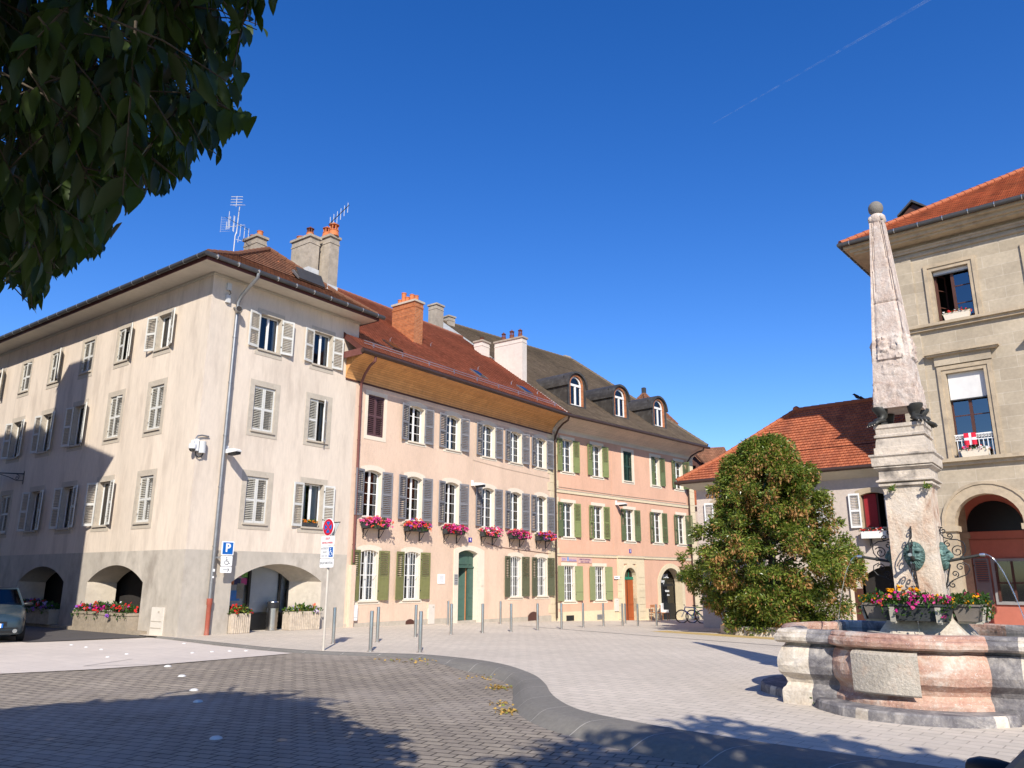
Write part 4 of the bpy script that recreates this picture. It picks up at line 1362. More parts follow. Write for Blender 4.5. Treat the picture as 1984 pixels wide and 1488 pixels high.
# windows: brown casements
def thwin(c, z, h, blind, left_open, rail):
    mb = MB()
    y0 = .24
    mb.ring(outline(WT, h, 0, 0, c, z), outline(WT - .12, h - .06, 0, 0, c, z, -.06), y0, y0 + .06, 'wood_brown', True)
    mb.box(c - .05, c + .05, y0 - .01, y0 + .06, z + .06, z + h - .06, 'wood_brown')
    n = 3 if h < 2.5 else 4
    for i in range(1, n):
        zz = z + h * i / n
        x0 = c + .04 if left_open else c - WT / 2 + .04
        mb.box(x0, c + WT / 2 - .04, y0 + .01, y0 + .04, zz - .018, zz + .018, 'wood_brown')
    if left_open:
        mb.m = Matrix.Translation((c - WT / 2 + .06, y0 + .06, z)) @ Matrix.Rotation(R(62), 4, 'Z')
        mb.ring(outline(.5, h - .12, 0, 0, .25, .06), outline(.4, h - .22, 0, 0, .25, .11), 0, .04, 'wood_brown', True)
        for i in range(1, n):
            mb.box(.03, .47, .005, .03, h * i / n - .015, h * i / n + .015, 'wood_brown')
        mb.m = None
    w = mb.build('window', h4)
    mb = MB()
    x0 = c + .03 if left_open else c - WT / 2 + .06
    mb.quad((x0, y0 + .03, z + .06), (c + WT / 2 - .06, y0 + .03, z + .06), (c + WT / 2 - .06, y0 + .03, z + h - .06), (x0, y0 + .03, z + h - .06), 'sky_glass')
    mb.build('pane', w)
    if blind:
        mb = MB()
        mb.box(c - WT / 2 + .02, c + WT / 2 - .02, y0 - .1, y0 - .09, z + h - blind, z + h - .01, 'blind_white')
        mb.box(c - WT / 2 + .01, c + WT / 2 - .01, y0 - .12, y0 - .07, z + h - blind - .04, z + h - blind, 'gutter_dark')
        mb.build('blind', w)
    if rail:
        mb = MB()
        mb.box(c - WT / 2, c + WT / 2, .03, .06, z + .8, z + .84, 'white_paint')
        mb.box(c - WT / 2, c + WT / 2, .03, .06, z + .62, z + .65, 'white_paint')
        for i in range(9):
            x = c - WT / 2 + WT * (i + .5) / 9
            mb.box(x - .012, x + .012, .035, .055, z, z + .63, 'white_paint')
        for i in range(12):                            # key pattern frieze
            x = c - WT / 2 + WT * i / 12
            q = WT / 12
            for a, b, p, s in ((.1, .9, .13, .16), (.1, .25, .03, .16), (.75, .9, .05, .16), (.4, .9, .05, .08)):
                mb.box(x + q * a, x + q * b, .038, .052, z + .645 + p, z + .645 + s, 'white_paint')
            for a, p, s in ((.1, .02, .15), (.75, .05, .15), (.4, .05, .11)):
                mb.box(x + q * a, x + q * (a + .18), .038, .052, z + .645 + p, z + .645 + s, 'white_paint')
        mb.build('balustrade', w)
for i, c in enumerate(tc):
    thwin(c, 10.88, 2.02, .14, i == 0, False)
    thwin(c, 5.86, 3.09, .96 if i == 0 else .3, False, True)
# cornice and roof
mb = MB()
for z0, z1, p in ((14.12, 14.2, .5), (14.2, 14.34, .62), (14.34, 14.44, .8)):
    mb.box(-1.93 - p, TR, -p, TD, z0, z1, 'molding_stone')
mb.build('cornice', h4)
gutter(h4, [(-2.85, TD, 14.5), (-2.85, -.92, 14.5), (TR, -.92, 14.5)], 'gutter_dark', .09)
mb = MB()
EX = .86
rs = .62
XL = -2.79
a, b = Vector((XL, -EX, 14.52)), Vector((TR + 8, -EX, 14.52))
H = 7.4
c_, d_ = Vector((TR + 8, -EX + H, 14.52 + H * rs)), Vector((XL + H, -EX + H, 14.52 + H * rs))
roof_slope(mb, a, b, c_, d_, 'tile_orange', .2, .055)
e_ = Vector((XL, TD + EX, 14.52))
roof_slope(mb, e_, a, d_, Vector((XL + H, TD - H + EX, 14.52 + H * rs)), 'tile_orange', .2, .028)
ridge(mb, a + Vector((0, 0, .05)), d_ + Vector((0, 0, .05)), 'tile_orange', .14)
ridge(mb, d_ + Vector((0, 0, .05)), c_ + Vector((0, 0, .05)), 'tile_orange', .14)
mb.build('roof', h4)
mb = MB()
mb.m = Matrix.Translation((TL + .75, 2.6, 16.0))
mb.prism([(-.45, 0), (.45, 0), (.45, .35), (0, .75), (-.45, .35)], -.5, .6, 'wood_brown')
mb.prism([(-.6, .3), (0, .8), (.6, .3), (.6, .38), (0, .9), (-.6, .38)], -.65, .7, 'gutter_dark')
mb.build('dormer', h4)

# ================================================================== orange roofed house
h5 = thing('orange_roofed_house', 'beige house with white shutters and a bright orange hipped tile roof behind the tree', 'house', B50, THZ)
BL, BR, BD = -6.6, 3.05, 7.
c5 = [-5.3, -1.62, 1.06]
hl = [(c - .46, c + .46, 3.7, 5.12, .12) for c in c5] + [(.35, 2.6, -.5, 2.25, .5)]
mb = MB()
wall(mb, BL, BR, -.8, 5.75, hl, 'plaster_beige', lambda u, z: (u, 0, z))
mb.quad((BL, 0, -.8), (BL, BD, -.8), (BL, BD, 5.75), (BL, 0, 5.75), 'plaster_beige')
mb.quad((BR, 0, -.8), (BR, BD, -.8), (BR, BD, 5.75), (BR, 0, 5.75), 'plaster_beige')
mb.quad((BL, BD, -.8), (BR, BD, -.8), (BR, BD, 5.75), (BL, BD, 5.75), 'plaster_beige')
mb.box(-.1, .02, -.1, -.003, -.6, 1.75, 'stone_cream')
mb.build('wall', h5)
dark_core(h5, BL + .3, BR - .3, 1.2, BD - .3, -.6, 5.6)
for i, c in enumerate(c5):
    w = window(h5, c, 3.72, .88, 1.38, .1, 0, 0, .24, (.19, .2, .12), 'molding_stone', .014, casem=False, sh=('louvre', 'shutter_white', 172, 171, .42))
    mb = MB()
    if i == 2:
        mb.box(-.38, .08, .2, .24, .03, 1.34, 'red_panel')
        mb.box(.1, .16, .2, .25, .02, 1.36, 'wood_brown')
        mb.box(-.44, -.38, .2, .25, .02, 1.36, 'wood_brown')
    else:
        mb.box(-.42, .42, .22, .24, .02, 1.36, 'dark_glass')
        mb.box(-.03, .03, .2, .25, .02, 1.36, 'white_paint')
    mb.build('casement', w)
mb = MB()
mb.box(.35, 2.6, .35, .4, -.6, 2.25, 'interior_dark')
mb.box(.36, 1.3, .28, .34, -.6, 1.2, 'wood_brown')
mb.box(.02, .35, -.04, -.003, -.5, 1.4, 'wood_brown')
mb.build('garage_door', h5)
mb = MB()
mb.quad((BL - .55, -.55, 5.98), (BR, -.55, 5.98), (BR, 0, 5.7), (BL, 0, 5.7), 'soffit_cream')
mb.quad((BL - .55, -.55, 5.98), (BL, 0, 5.7), (BL, BD, 5.7), (BL - .55, BD, 5.98), 'soffit_cream')
mb.build('eaves', h5)
gutter(h5, [(BL - .68, BD, 6.05), (BL - .68, -.66, 6.05), (BR, -.66, 6.05)], 'gutter_brown', .08, 'gutter_brown')
mb = MB()
a, b = Vector((BL - .62, -.62, 6.1)), Vector((BR, -.62, 6.1))
p0, p1 = Vector((-2.75, 3.0, 9.42)), Vector((BR, 3.0, 9.42))
def fl2(e, p):
    q = e.lerp(p, .35)
    q.z -= .12
    return q
e_, g_ = Vector((BL - .62, 7., 6.1)), Vector((BR, 7., 6.1))
ma, mb_, me_, mg = fl2(a, p0), fl2(b, p1), fl2(e_, p0), fl2(g_, p1)
roof_slope(mb, a, b, mb_, ma, 'tile_orange', .2, .055)
roof_slope(mb, ma, mb_, p1, p0, 'tile_orange', .2, .055)
roof_slope(mb, e_, a, ma, me_, 'tile_orange', .2, .055)
roof_slope(mb, me_, ma, p0, p0, 'tile_orange', .2, .055)
roof_slope(mb, g_, e_, me_, mg, 'tile_orange', .3, .028)
roof_slope(mb, mg, me_, p0, p1, 'tile_orange', .3, .028)
roof_slope(mb, b, g_, mg, mb_, 'tile_orange', .3, .028)
for q in ((a, ma), (ma, p0), (p0, p1), (e_, me_), (me_, p0)):
    ridge(mb, q[0] + Vector((0, 0, .05)), q[1] + Vector((0, 0, .05)), 'tile_orange', .12)
mb.lathe([(.05, 0), (.16, .06), (.16, .16), (.05, .24)], 'terracotta', 10, p0)
mb.build('roof', h5)

# ================================================================== houses behind
h6 = thing('old_tiled_house', 'old house with mottled brown tiles and a timber dormer behind the salmon house', 'house', (15.1, 60.5, 1.4), R(-20))
mb = MB()
mb.box(-1.6, 2.6, .6, 6, -2.6, 7.4, 'plaster_beige')
mb.build('wall', h6)
mb = MB()
roof_slope(mb, (-2.2, -.2, 7.0), (3, -.2, 7.0), (1.4, 3.4, 11.), (-.8, 3.4, 11.), 'tile_old', .2, .03)
roof_slope(mb, (-2.2, 7, 7.), (-2.2, -.2, 7.), (-.8, 3.4, 11.), (-.8, 3.5, 11.), 'tile_old', .2, .03)
mb.build('roof', h6)
mb = MB()
mb.box(-1.5, -.2, -.5, 1.6, 7.4, 9.3, 'wood_brown')
mb.prism([(-1.75, 9.15), (-.85, 10.2), (.05, 9.15), (.05, 9.3), (-.85, 10.4), (-1.75, 9.3)], -.9, 2., 'tile_old')
mb.prism([(-1.55, 9.2), (-.85, 10.1), (-.15, 9.2)], -.45, -.4, 'wood_brown')
mb.box(-1.15, -.55, -.53, -.5, 7.7, 9.0, 'dark_glass')
mb.build('dormer', h6)
h7 = thing('lean_to_house', 'low wing with a steep orange tiled roof beside the salmon house', 'house', (12.75, 54.2, -1), R(-41))
mb = MB()
mb.box(-.5, 3.5, .4, 4, 0, 7.7, 'plaster_beige')
mb.build('wall', h7)
mb = MB()
roof_slope(mb, (-.9, 0, 7.75), (3.6, 0, 7.75), (3.6, 2.3, 10.3), (-.9, 2.3, 10.3), 'tile_orange', .17, .03)
mb.build('roof', h7)
h8 = thing('turret_roofed_house', 'distant house with a pointed mottled tile roof showing above the dormers', 'house', (11.6, 66, -1), R(46))
mb = MB()
mb.box(-1.8, 1.8, -1.8, 1.8, 0, 16, 'plaster_beige')
mb.build('wall', h8)
mb = MB()
ap = Vector((0, 0, 18.6))
cs = [Vector((x, y, 15.8)) for x, y in ((-2., -2.), (2., -2.), (2., 2.), (-2., 2.))]
for i in range(4):
    roof_slope(mb, cs[i], cs[(i + 1) % 4], ap, ap, 'tile_old', .25, .04)
    ridge(mb, cs[i], ap, 'tile_old', .16)
mb.box(-.15, .15, -.15, .15, 18.4, 19.1, 'gutter_dark')
mb.box(.7, 1.1, .5, .9, 17, 18.3, 'chimney_white')
mb.build('roof', h8)
# tall house across the left street, out of the picture but shading the corner house
tang = Vector((-.806, .592, 0))
nout = Vector((-.592, -.806, 0))
h9o = Vector(FR0) + Vector((.592 * S0, .806 * S0, 0)) + tang * (-.68) + nout * 8.33
h9 = thing('street_house', 'tall cream house across the side street with a hipped roof and broad chimney', 'house', h9o, math.atan2(tang.y, tang.x))
HH = 12.7
mb = MB()
mb.box(0, 22, 0, 6, -.3, HH, 'plaster_cream')
for i in range(6):
    for j in range(4):
        mb.box(1.2 + i * 3.4, 2.3 + i * 3.4, -.02, -.003, 1 + j * 3.2, 2.7 + j * 3.2, 'dark_glass')
mb.build('wall', h9)
mb = MB()
ov = .95
cs = [Vector((-.46, -ov, HH)), Vector((22, -ov, HH)), Vector((22, 6 + ov, HH)), Vector((-.46, 6 + ov, HH))]
pk = [Vector((2.4, 3, 18.2)), Vector((22, 3, 18.2))]
for q in ((cs[1], cs[0], pk[0], pk[1]), (cs[0], cs[3], pk[0], pk[0]), (cs[3], cs[2], pk[1], pk[0])):
    roof_slope(mb, q[0], q[1], q[2], q[3], 'tile_old', .3, .03)
mb.quad(cs[0], cs[1], cs[2], cs[3], 'soffit_cream')
mb.build('roof', h9)
chimney(h9, 1.0, 2.8, .6, 1.5, HH + .5, 18.3, 'chimney_render', [])
# ================================================================== fountain
FX, FY = 6.28, 12.2
FA = R(-37)
ft = thing('fountain', 'old stone fountain with lobed pink marble basin and carved obelisk on lion paws', 'fountain', (FX, FY, 0), FA)
HS, LA_, LB = 1.66, .92, .4
rrad = (LA_ ** 2 + LB ** 2) / (2 * LB)
def plan(hs, la, lb, n=12):
    """closed plan outline of the basin, with a stone key per edge"""
    pts, ks = [], []
    rr = (la * la + lb * lb) / (2 * lb)
    a0 = math.asin(min(1, la / rr)) if lb <= la else PI - math.asin(la / rr)
    for s in range(4):
        rot = Matrix.Rotation(s * PI / 2, 2)
        side = [((-hs, -hs), 'limestone'), ((-hs + .36, -hs), 'limestone'), ((-hs + .39, -hs), 'marble_grey')]
        for i in range(n + 1):
            a = -a0 + 2 * a0 * i / n
            side.append(((rr * math.sin(a), -hs + (rr - lb) - rr * math.cos(a) if True else 0), 'marble_pink'))
        side[-1] = (side[-1][0], 'marble_grey')
        side += [((hs - .37, -hs), 'limestone')]
        for (x, y), k in side:
            v = rot @ Vector((x, y))
            pts.append((v.x, v.y))
            ks.append(k)
    return pts, ks
def normals(pts):
    n = len(pts)
    out = []
    for i in range(n):
        a, b, c = Vector(pts[i - 1]), Vector(pts[i]), Vector(pts[(i + 1) % n])
        e1, e2 = (b - a).normalized(), (c - b).normalized()
        n1, n2 = Vector((e1.y, -e1.x)), Vector((e2.y, -e2.x))
        m_ = n1 + n2
        m_ = m_.normalized() if m_.length > .2 else n1
        out.append(m_ / max(.55, m_.dot(n1)))
    return out
PL, PK = plan(HS, LA_, LB)
def resample(P, K, step=.055):
    out, ks = [], []
    for i in range(len(P)):
        a, b = Vector(P[i]), Vector(P[(i + 1) % len(P)])
        m_ = max(1, int((b - a).length / step))
        for j in range(m_):
            out.append(tuple(a.lerp(b, j / m_)))
            ks.append(K[i])
    return out, ks
NL0 = normals(PL)
PL, PK = resample(PL, PK)
NL = normals(PL)
for _ in range(2):
    NL = [(NL[i - 1] + NL[i] * 2 + NL[(i + 1) % len(NL)]).normalized() for i in range(len(NL))]
prof = [(.05, -.05), (.05, .17), (.03, .2), (-.02, .23), (-.05, .28), (-.02, .34), (.07, .42), (.1, .52), (.09, .62), (.05, .7), (.0, .78), (-.05, .795), (-.06, .82), (.08, .832), (.12, .86), (.13, .91), (.11, .945), (.07, .96), (.07, .978), (.03, 1.012), (-.1, 1.02), (-.15, 1.0), (-.16, .95), (-.16, .35)]
pf = []
for (o0, z0), (o1, z1) in zip(prof, prof[1:]):
    m_ = max(1, int(math.hypot(o1 - o0, z1 - z0) / .045))
    pf += [(o0 + (o1 - o0) * j / m_, z0 + (z1 - z0) * j / m_) for j in range(m_)]
prof = pf + [prof[-1]]
mb = MB()
n = len(PL)
for j in range(len(prof) - 1):
    (o0, z0), (o1, z1) = prof[j], prof[j + 1]
    for i in range(n):
        q = (i + 1) % n
        def P(ii, o, z):
            p_ = Vector((PL[ii][0], PL[ii][1], z))
            e_ = .016 * noise.noise(p_ * 3.1) + .012 * noise.noise(p_ * 9) + .007 * noise.noise(p_ * 24)
            o += e_ - .03 * max(0, noise.noise(p_ * 5 + Vector((7, 2, 1))) - .38)
            return (PL[ii][0] + NL[ii].x * o, PL[ii][1] + NL[ii].y * o, z + .01 * noise.noise(p_ * 4 + Vector((0, 5, 3))))
        mb.quad(P(i, o0, z0), P(q, o0, z0), P(q, o1, z1), P(i, o1, z1), PK[i])
mb.poly([(p[0] * .93, p[1] * .93, .36) for p in PL], 'marble_grey')
basin = mb.build('basin', ft, smooth=35)
mb = MB()                                             # rough repair slab set in the front lobe
rr = rrad + .1
cy = -HS + rrad - LB
V, F = [], []
for i in range(9):
    a = R(-27 + 36 * i / 8)
    for j, (dz, z) in enumerate(((0, .27), (.02, .29), (.022, .76), (-.03, .8))):
        V.append(((rr + dz) * math.sin(a), cy - (rr + dz) * math.cos(a), z))
for i in range(8):
    for j in range(3):
        F.append((4 * i + j, 4 * i + 4 + j, 4 * i + 5 + j, 4 * i + 1 + j))
mb.add(V, F, 'repair_stone')
mb.build('repair_slab', ft)
for s, nm in ((0, 'front'), (1, 'right'), (2, 'back'), (3, 'left')):   # worn steps below the lobes
    mb = MB()
    mb.m = Matrix.Rotation(s * PI / 2, 4, 'Z')
    pts = []
    for i in range(17):
        a = R(-62 + 124 * i / 16)
        w_ = 1.34 + .03 * noise.noise((i * .9, s * 3.1, 0))
        pts.append((w_ * math.sin(a) * 1.02, -HS + .42 - w_ * math.cos(a) * .98))
    pts += [(1.2, -HS + .2), (-1.2, -HS + .2)]
    n_ = len(pts)
    c = Vector((0, -HS + .3))
    V = [(x, y, -.02) for x, y in pts] + [(c.x + (x - c.x) * .985, c.y + (y - c.y) * .985, .1) for x, y in pts] + [(c.x + (x - c.x) * .965, c.y + (y - c.y) * .965, .125) for x, y in pts]
    for i in range(n_):
        q = (i + 1) % n_
        kk = 'limestone' if i in (5, 14) else 'marble_grey'
        mb.add([V[i], V[q], V[n_ + q], V[n_ + i], V[2 * n_ + q], V[2 * n_ + i]], [(0, 1, 2, 3), (3, 2, 4, 5)], kk)
    mb.poly(V[2 * n_:], 'marble_grey')
    mb.build('step', ft, smooth=30)
mb = MB()
mb.poly([(p[0] - NL[i].x * .13, p[1] - NL[i].y * .13, .9) for i, p in enumerate(PL)], 'water')
mb.build('water', ft)
# pedestal and obelisk (lofted squares)
def loft(mb, rows, k, cham=0.):
    """rows of (half width, z)"""
    for (a, z0), (b, z1) in zip(rows, rows[1:]):
        p = [(i * a, j * a, z0) for i, j in ((-1, -1), (1, -1), (1, 1), (-1, 1))] + [(i * b, j * b, z1) for i, j in ((-1, -1), (1, -1), (1, 1), (-1, 1))]
        mb.add(p, [(0, 1, 5, 4), (1, 2, 6, 5), (2, 3, 7, 6), (3, 0, 4, 7)], k)
    a, z = rows[-1]
    mb.add([(-a, -a, z), (a, -a, z), (a, a, z), (-a, a, z)], [(0, 1, 2, 3)], k)
def up(o):
    o.scale = (.94, .94, 1.067)
    o.location.z = -.114
mb = MB()
loft(mb, [(.62, .5), (.6, .9), (.42, 1.17), (.42, 1.28)], 'limestone')
mb.build('plinth', ft)
mb = MB()
nz = 16
for s in range(4):                                     # shaft faces, gently uneven
    mb.m = Matrix.Rotation(s * PI / 2, 4, 'Z')
    V = []
    for j in range(nz + 1):
        t = j / nz
        z = 1.28 + 1.77 * t
        h = .335 + .012 * (1 - t) + .03 * max(0, (t - .93) / .07)
        for i in range(9):
            u = -1 + 2 * i / 8
            d = .012 * noise.noise((u * 2.2 + s * 9, z * 2.4, 1)) if 0 < i < 8 else 0
            V.append((u * h, -h - d, z))
    mb.add(V, [(j * 9 + i, j * 9 + i + 1, j * 9 + i + 10, j * 9 + i + 9) for j in range(nz) for i in range(8)], 'shaft_stone')
up(mb.build('shaft', ft))
mb = MB()
loft(mb, [(.36, 3.02), (.4, 3.04), (.4, 3.07), (.37, 3.085), (.43, 3.1), (.43, 3.12), (.385, 3.14), (.38, 3.26), (.41, 3.28), (.44, 3.3), (.44, 3.315), (.42, 3.32), (.46, 3.33), (.465, 3.45), (.475, 3.46), (.49, 3.475), (.49, 3.5)], 'pedestal_stone')
up(mb.build('cornice', ft))
mb = MB()
loft(mb, [(.41, 3.5), (.41, 3.6), (.385, 3.61), (.375, 3.7), (.36, 3.75), (.39, 3.76), (.39, 3.79), (.36, 3.81), (.365, 3.88), (.385, 3.9), (.385, 3.95)], 'pedestal_stone')
up(mb.build('pedestal', ft))
mb = MB()
ow = [(.355, 4.2), (.345, 4.45), (.31, 5.05), (.3, 5.2), (.262, 5.86), (.256, 5.9), (.258, 5.92), (.18, 6.75), (.115, 7.28)]
for s in range(4):
    mb.m = Matrix.Rotation(s * PI / 2, 4, 'Z')
    V, F = [], []
    NU, NZ = 25, 130
    for j in range(NZ + 1):
        z = 4.2 + 3.08 * j / NZ
        h = .355 - (.355 - .115) * (z - 4.2) / 3.08
        for i in range(NU):
            u = -1 + 2 * i / (NU - 1)
            x = u * h
            d = 0
            if abs(u) < .99:
                d += .006 * noise.noise((x * 14 + s * 5, z * 9, 3))
                e = h - abs(x)
                if .03 < e < .045 and z > 4.45:
                    d -= .022                           # border groove
                if .055 < e < .07 and z > 4.45:
                    d -= .018
                if 4.95 < z < 5.32 and abs(x) < h * .68:    # carved cartouche
                    q = noise.noise((x * 17 + s, z * 17, 8))
                    d += .02 + .06 * abs(q)
                    if abs(abs(x) - .1) < .075 and 5.1 < z < 5.26:
                        d += .02
                if 4.7 < z < 4.9 and abs(x) < h * .5:
                    d += .045 * abs(noise.noise((x * 20, z * 22, 4 + s)))
                if 4.25 < z < 4.6:
                    d += .045 * abs(noise.noise((x * 16 + z * 9 * (1 if x > 0 else -1), z * 6, 9 + s)))
                if abs(z - 5.89) < .014:
                    d -= .022
            V.append((x, -h - d, z))
    for j in range(NZ):
        for i in range(NU - 1):
            F.append((j * NU + i, j * NU + i + 1, (j + 1) * NU + i + 1, (j + 1) * NU + i))
    mb.add(V, F, 'obelisk_stone')
mb.m = None
mb.add([(-.355, -.355, 4.2), (.355, -.355, 4.2), (.355, .355, 4.2), (-.355, .355, 4.2)], [(3, 2, 1, 0)], 'obelisk_stone')
mb.lathe([(.12, 7.27), (.135, 7.29), (.15, 7.33), (.14, 7.39), (.11, 7.42), (.07, 7.44)], 'obelisk_stone', 14)
for i in range(4):
    a = PI / 4 + i * PI / 2
    mb.lathe([(.03, 7.3), (.05, 7.34), (.03, 7.38)], 'obelisk_stone', 8, (.13 * math.cos(a), .13 * math.sin(a), 0))
up(mb.build('obelisk', ft, smooth=50))
mb = MB()
mb.lathe([(.005, 7.42)] + [(.128 * math.sin(PI * i / 12), 7.54 - .125 * math.cos(PI * i / 12)) for i in range(1, 12)] + [(.005, 7.665)], 'ball_stone', 20)
up(mb.build('ball', ft, smooth=True))
def paw(mb):
    """lion leg facing outward along -y, standing on z=0"""
    rings = [(.055, .0, .06), (.075, -.02, .1), (.06, .05, .16), (.075, .045, .22), (.1, .02, .3), (.085, .0, .34)]
    V, F = [], []
    for r, yc, z in rings:
        for i in range(10):
            a = 2 * PI * i / 10
            V.append((r * math.cos(a), yc + r * 1.1 * math.sin(a), z))
    for j in range(len(rings) - 1):
        for i in range(10):
            F.append((10 * j + i, 10 * j + (i + 1) % 10, 10 * j + 10 + (i + 1) % 10, 10 * j + 10 + i))
    mb.add(V, F, 'bronze_dark')
    for x in (-.07, -.024, .024, .07):
        mb.tube([(x * .6, .05, .1), (x, -.04, .085), (x * 1.15, -.1, .055), (x * 1.2, -.125, .02), (x * 1.2, -.115, 0)], [.03, .032, .03, .024, .012], 'bronze_dark', 8)
        mb.tube([(x * 1.2, -.12, .03), (x * 1.25, -.15, .0)], [.01, .003], 'chimney_white', 6)
    mb.box(-.06, .06, -.02, .08, 0, .06, 'bronze_dark')
pm = cached(('paw',), paw, 45)
for i in range(4):
    a = i * PI / 2
    v = Matrix.Rotation(a, 2) @ Vector((-.29, -.29))
    o = put('lion_paw', pm, ft, (v.x * .94, v.y * .94, 3.94 * 1.067 - .114), a - PI / 4)
    o.scale = (1.12, 1.12, .9)

def mask_mesh(mb):
    """bearded river-god head in relief, facing -y"""
    NI, NJ = 33, 45
    V, F = [], []
    for j in range(NJ):
        v = -1 + 2 * j / (NJ - 1)
        for i in range(NI):
            u = -1 + 2 * i / (NI - 1)
            w_ = .15 * (1 - .25 * max(0, -v) ** 1.5 + .1 * max(0, v))
            hx = math.sqrt(max(0, 1 - v * v * .98))
            x = u * w_ * hx
            z = v * .215
            d = .1 * math.sqrt(max(0, 1 - u * u)) * (max(0, 1 - v * v) ** .4)
            g = lambda cx, cz, sx, sz: math.exp(-((x - cx) / sx) ** 2 - ((z - cz) / sz) ** 2)
            d += .06 * g(0, .02, .018, .05) + .03 * g(0, -.02, .03, .02)          # nose
            d += .035 * (g(.05, .075, .035, .016) + g(-.05, .075, .035, .016))       # brows
            d -= .045 * (g(.05, .045, .025, .016) + g(-.05, .045, .025, .016))        # eye sockets
            d += .016 * (g(.05, .042, .012, .009) + g(-.05, .042, .012, .009))
            d += .018 * (g(.065, -.0, .03, .03) + g(-.065, 0, .03, .03))             # cheeks
            d -= .04 * g(0, -.065, .03, .014)                                        # open mouth
            d += .02 * (g(.05, -.05, .045, .014) + g(-.05, -.05, .045, .014))        # moustache
            if z < -.05 or abs(x) > .1 or z > .12:                                   # beard and hair locks
                a = math.atan2(x, -(z - .0) if z < .05 else z)
                d += .008 * math.sin(a * 22 + 5 * noise.noise((x * 14, z * 14, 0))) + .02 * noise.noise((x * 30, z * 30, 2))
            V.append((x, -d, z))
    for j in range(NJ - 1):
        for i in range(NI - 1):
            F.append((j * NI + i, j * NI + i + 1, (j + 1) * NI + i + 1, (j + 1) * NI + i))
    mb.add(V, F, 'verdigris')
def spiral(c, r0, r1, a0, turns, n=26):
    """points of a spiral in the y-z plane"""
    return [(0, c[0] + (r0 + (r1 - r0) * t / n) * math.cos(a0 + turns * 2 * PI * t / n), c[1] + (r0 + (r1 - r0) * t / n) * math.sin(a0 + turns * 2 * PI * t / n)) for t in range(n + 1)]
def iron_mesh(mb):
    k = 'iron_black'
    r = .0085
    # upper S: from the wall stud over to the pipe clamp
    mb.tube([(0, 0, .5), (0, -.06, .49)], r, k, 6)
    mb.tube(spiral((-.06, .44), .012, .05, 0, 1.25), r, k, 6)
    mb.tube([(0, -.03, .47), (0, -.02, .4), (0, -.06, .34), (0, -.14, .31), (0, -.24, .3), (0, -.31, .26), (0, -.33, .2), (0, -.32, .12), (0, -.26, .04)], r, k, 6)
    mb.tube(spiral((-.14, .36), .01, .045, PI, 1.3), r, k, 6)
    mb.tube(spiral((-.22, .13), .012, .09, -.6, 1.5), r, k, 6)
    mb.tube(spiral((-.1, .24), .01, .05, .5, 1.2), r, k, 6)
    # lower S
    mb.tube([(0, -.26, -.03), (0, -.34, -.07), (0, -.35, -.14), (0, -.3, -.21), (0, -.2, -.25), (0, -.1, -.3), (0, -.03, -.38), (0, 0, -.42)], r, k, 6)
    mb.tube(spiral((-.23, -.1), .01, .06, 1., 1.3), r, k, 6)
    mb.tube(spiral((-.15, -.2), .01, .05, 2.4, 1.3), r, k, 6)
    mb.tube(spiral((-.1, -.36), .01, .05, .5, 1.2), r, k, 6)
    mb.tube([(0, -.1, -.06), (0, -.06, -.2), (0, -.03, -.32), (0, 0, -.4)], .012, k, 6)
def jet_pts(n=14):
    P = []
    for i in range(n + 1):
        t = i / n
        x = .52 * t
        P.append((0, -.56 - .42 * t, .02 + .06 * t - 1.18 * t * t))
    return P
mm = cached(('mask',), mask_mesh, True)
im = cached(('scroll_iron',), iron_mesh, True)
def spout_mesh(mb):
    mb.tube([(0, -.08, -.07), (0, -.3, -.03), (0, -.54, .015)], .022, 'bronze_dark', 10)
    mb.lathe([(.03, -.3), (.034, -.27), (.03, -.25)], 'bronze_dark', 10, (0, 0, -.03), 'y')
    mb.lathe([(.026, -.57), (.028, -.54), (.024, -.5)], 'bright_metal', 10, (0, 0, .012), 'y')
sm = cached(('spout',), spout_mesh, True)
def jet_mesh(mb):
    P = jet_pts()
    mb.tube(P, [.0085 + .003 * math.sin(i * 2.1) for i in range(len(P))], 'water_jet', 7)
    r = random.Random(3)
    for i in range(16):
        t = r.uniform(.3, 1)
        p = P[min(13, int(t * 14))]
        mb.lathe([(.001, -.006), (.006, 0), (.001, .006)], 'water_jet', 5, (r.gauss(0, .012), p[1] + r.gauss(0, .02), p[2] + r.gauss(0, .03)))
jm = cached(('water_jet',), jet_mesh, True)
def drip_mesh(mb):
    r = random.Random(5)
    z = -.06
    while z > -1.05:
        l = r.uniform(.01, .06)
        mb.tube([(0, -.33 + r.gauss(0, .003), z), (0, -.33, z - l)], [.004, .006], 'water_jet', 6)
        z -= l + r.uniform(.004, .03) * (1.5 if z < -.5 else .6)
dm_ = cached(('water_jet', 1), drip_mesh)
for i in range(4):
    a = i * PI / 2
    v = Matrix.Rotation(a, 2) @ Vector((0, -.318))
    z = 2.06
    mk = put('mask', mm, ft, (v.x, v.y, z), a)
    put('scroll_iron', im, mk, (0, 0, -.06))
    put('spout', sm, mk, (0, -.0, -.0))
    if i == 0:
        mk.children[1].scale = (1, .6, 1)
        put('water_jet', dm_, mk, (0, 0, -.03))
    else:
        put('water_jet', jm, mk, (0, 0, 0))
mb = MB()
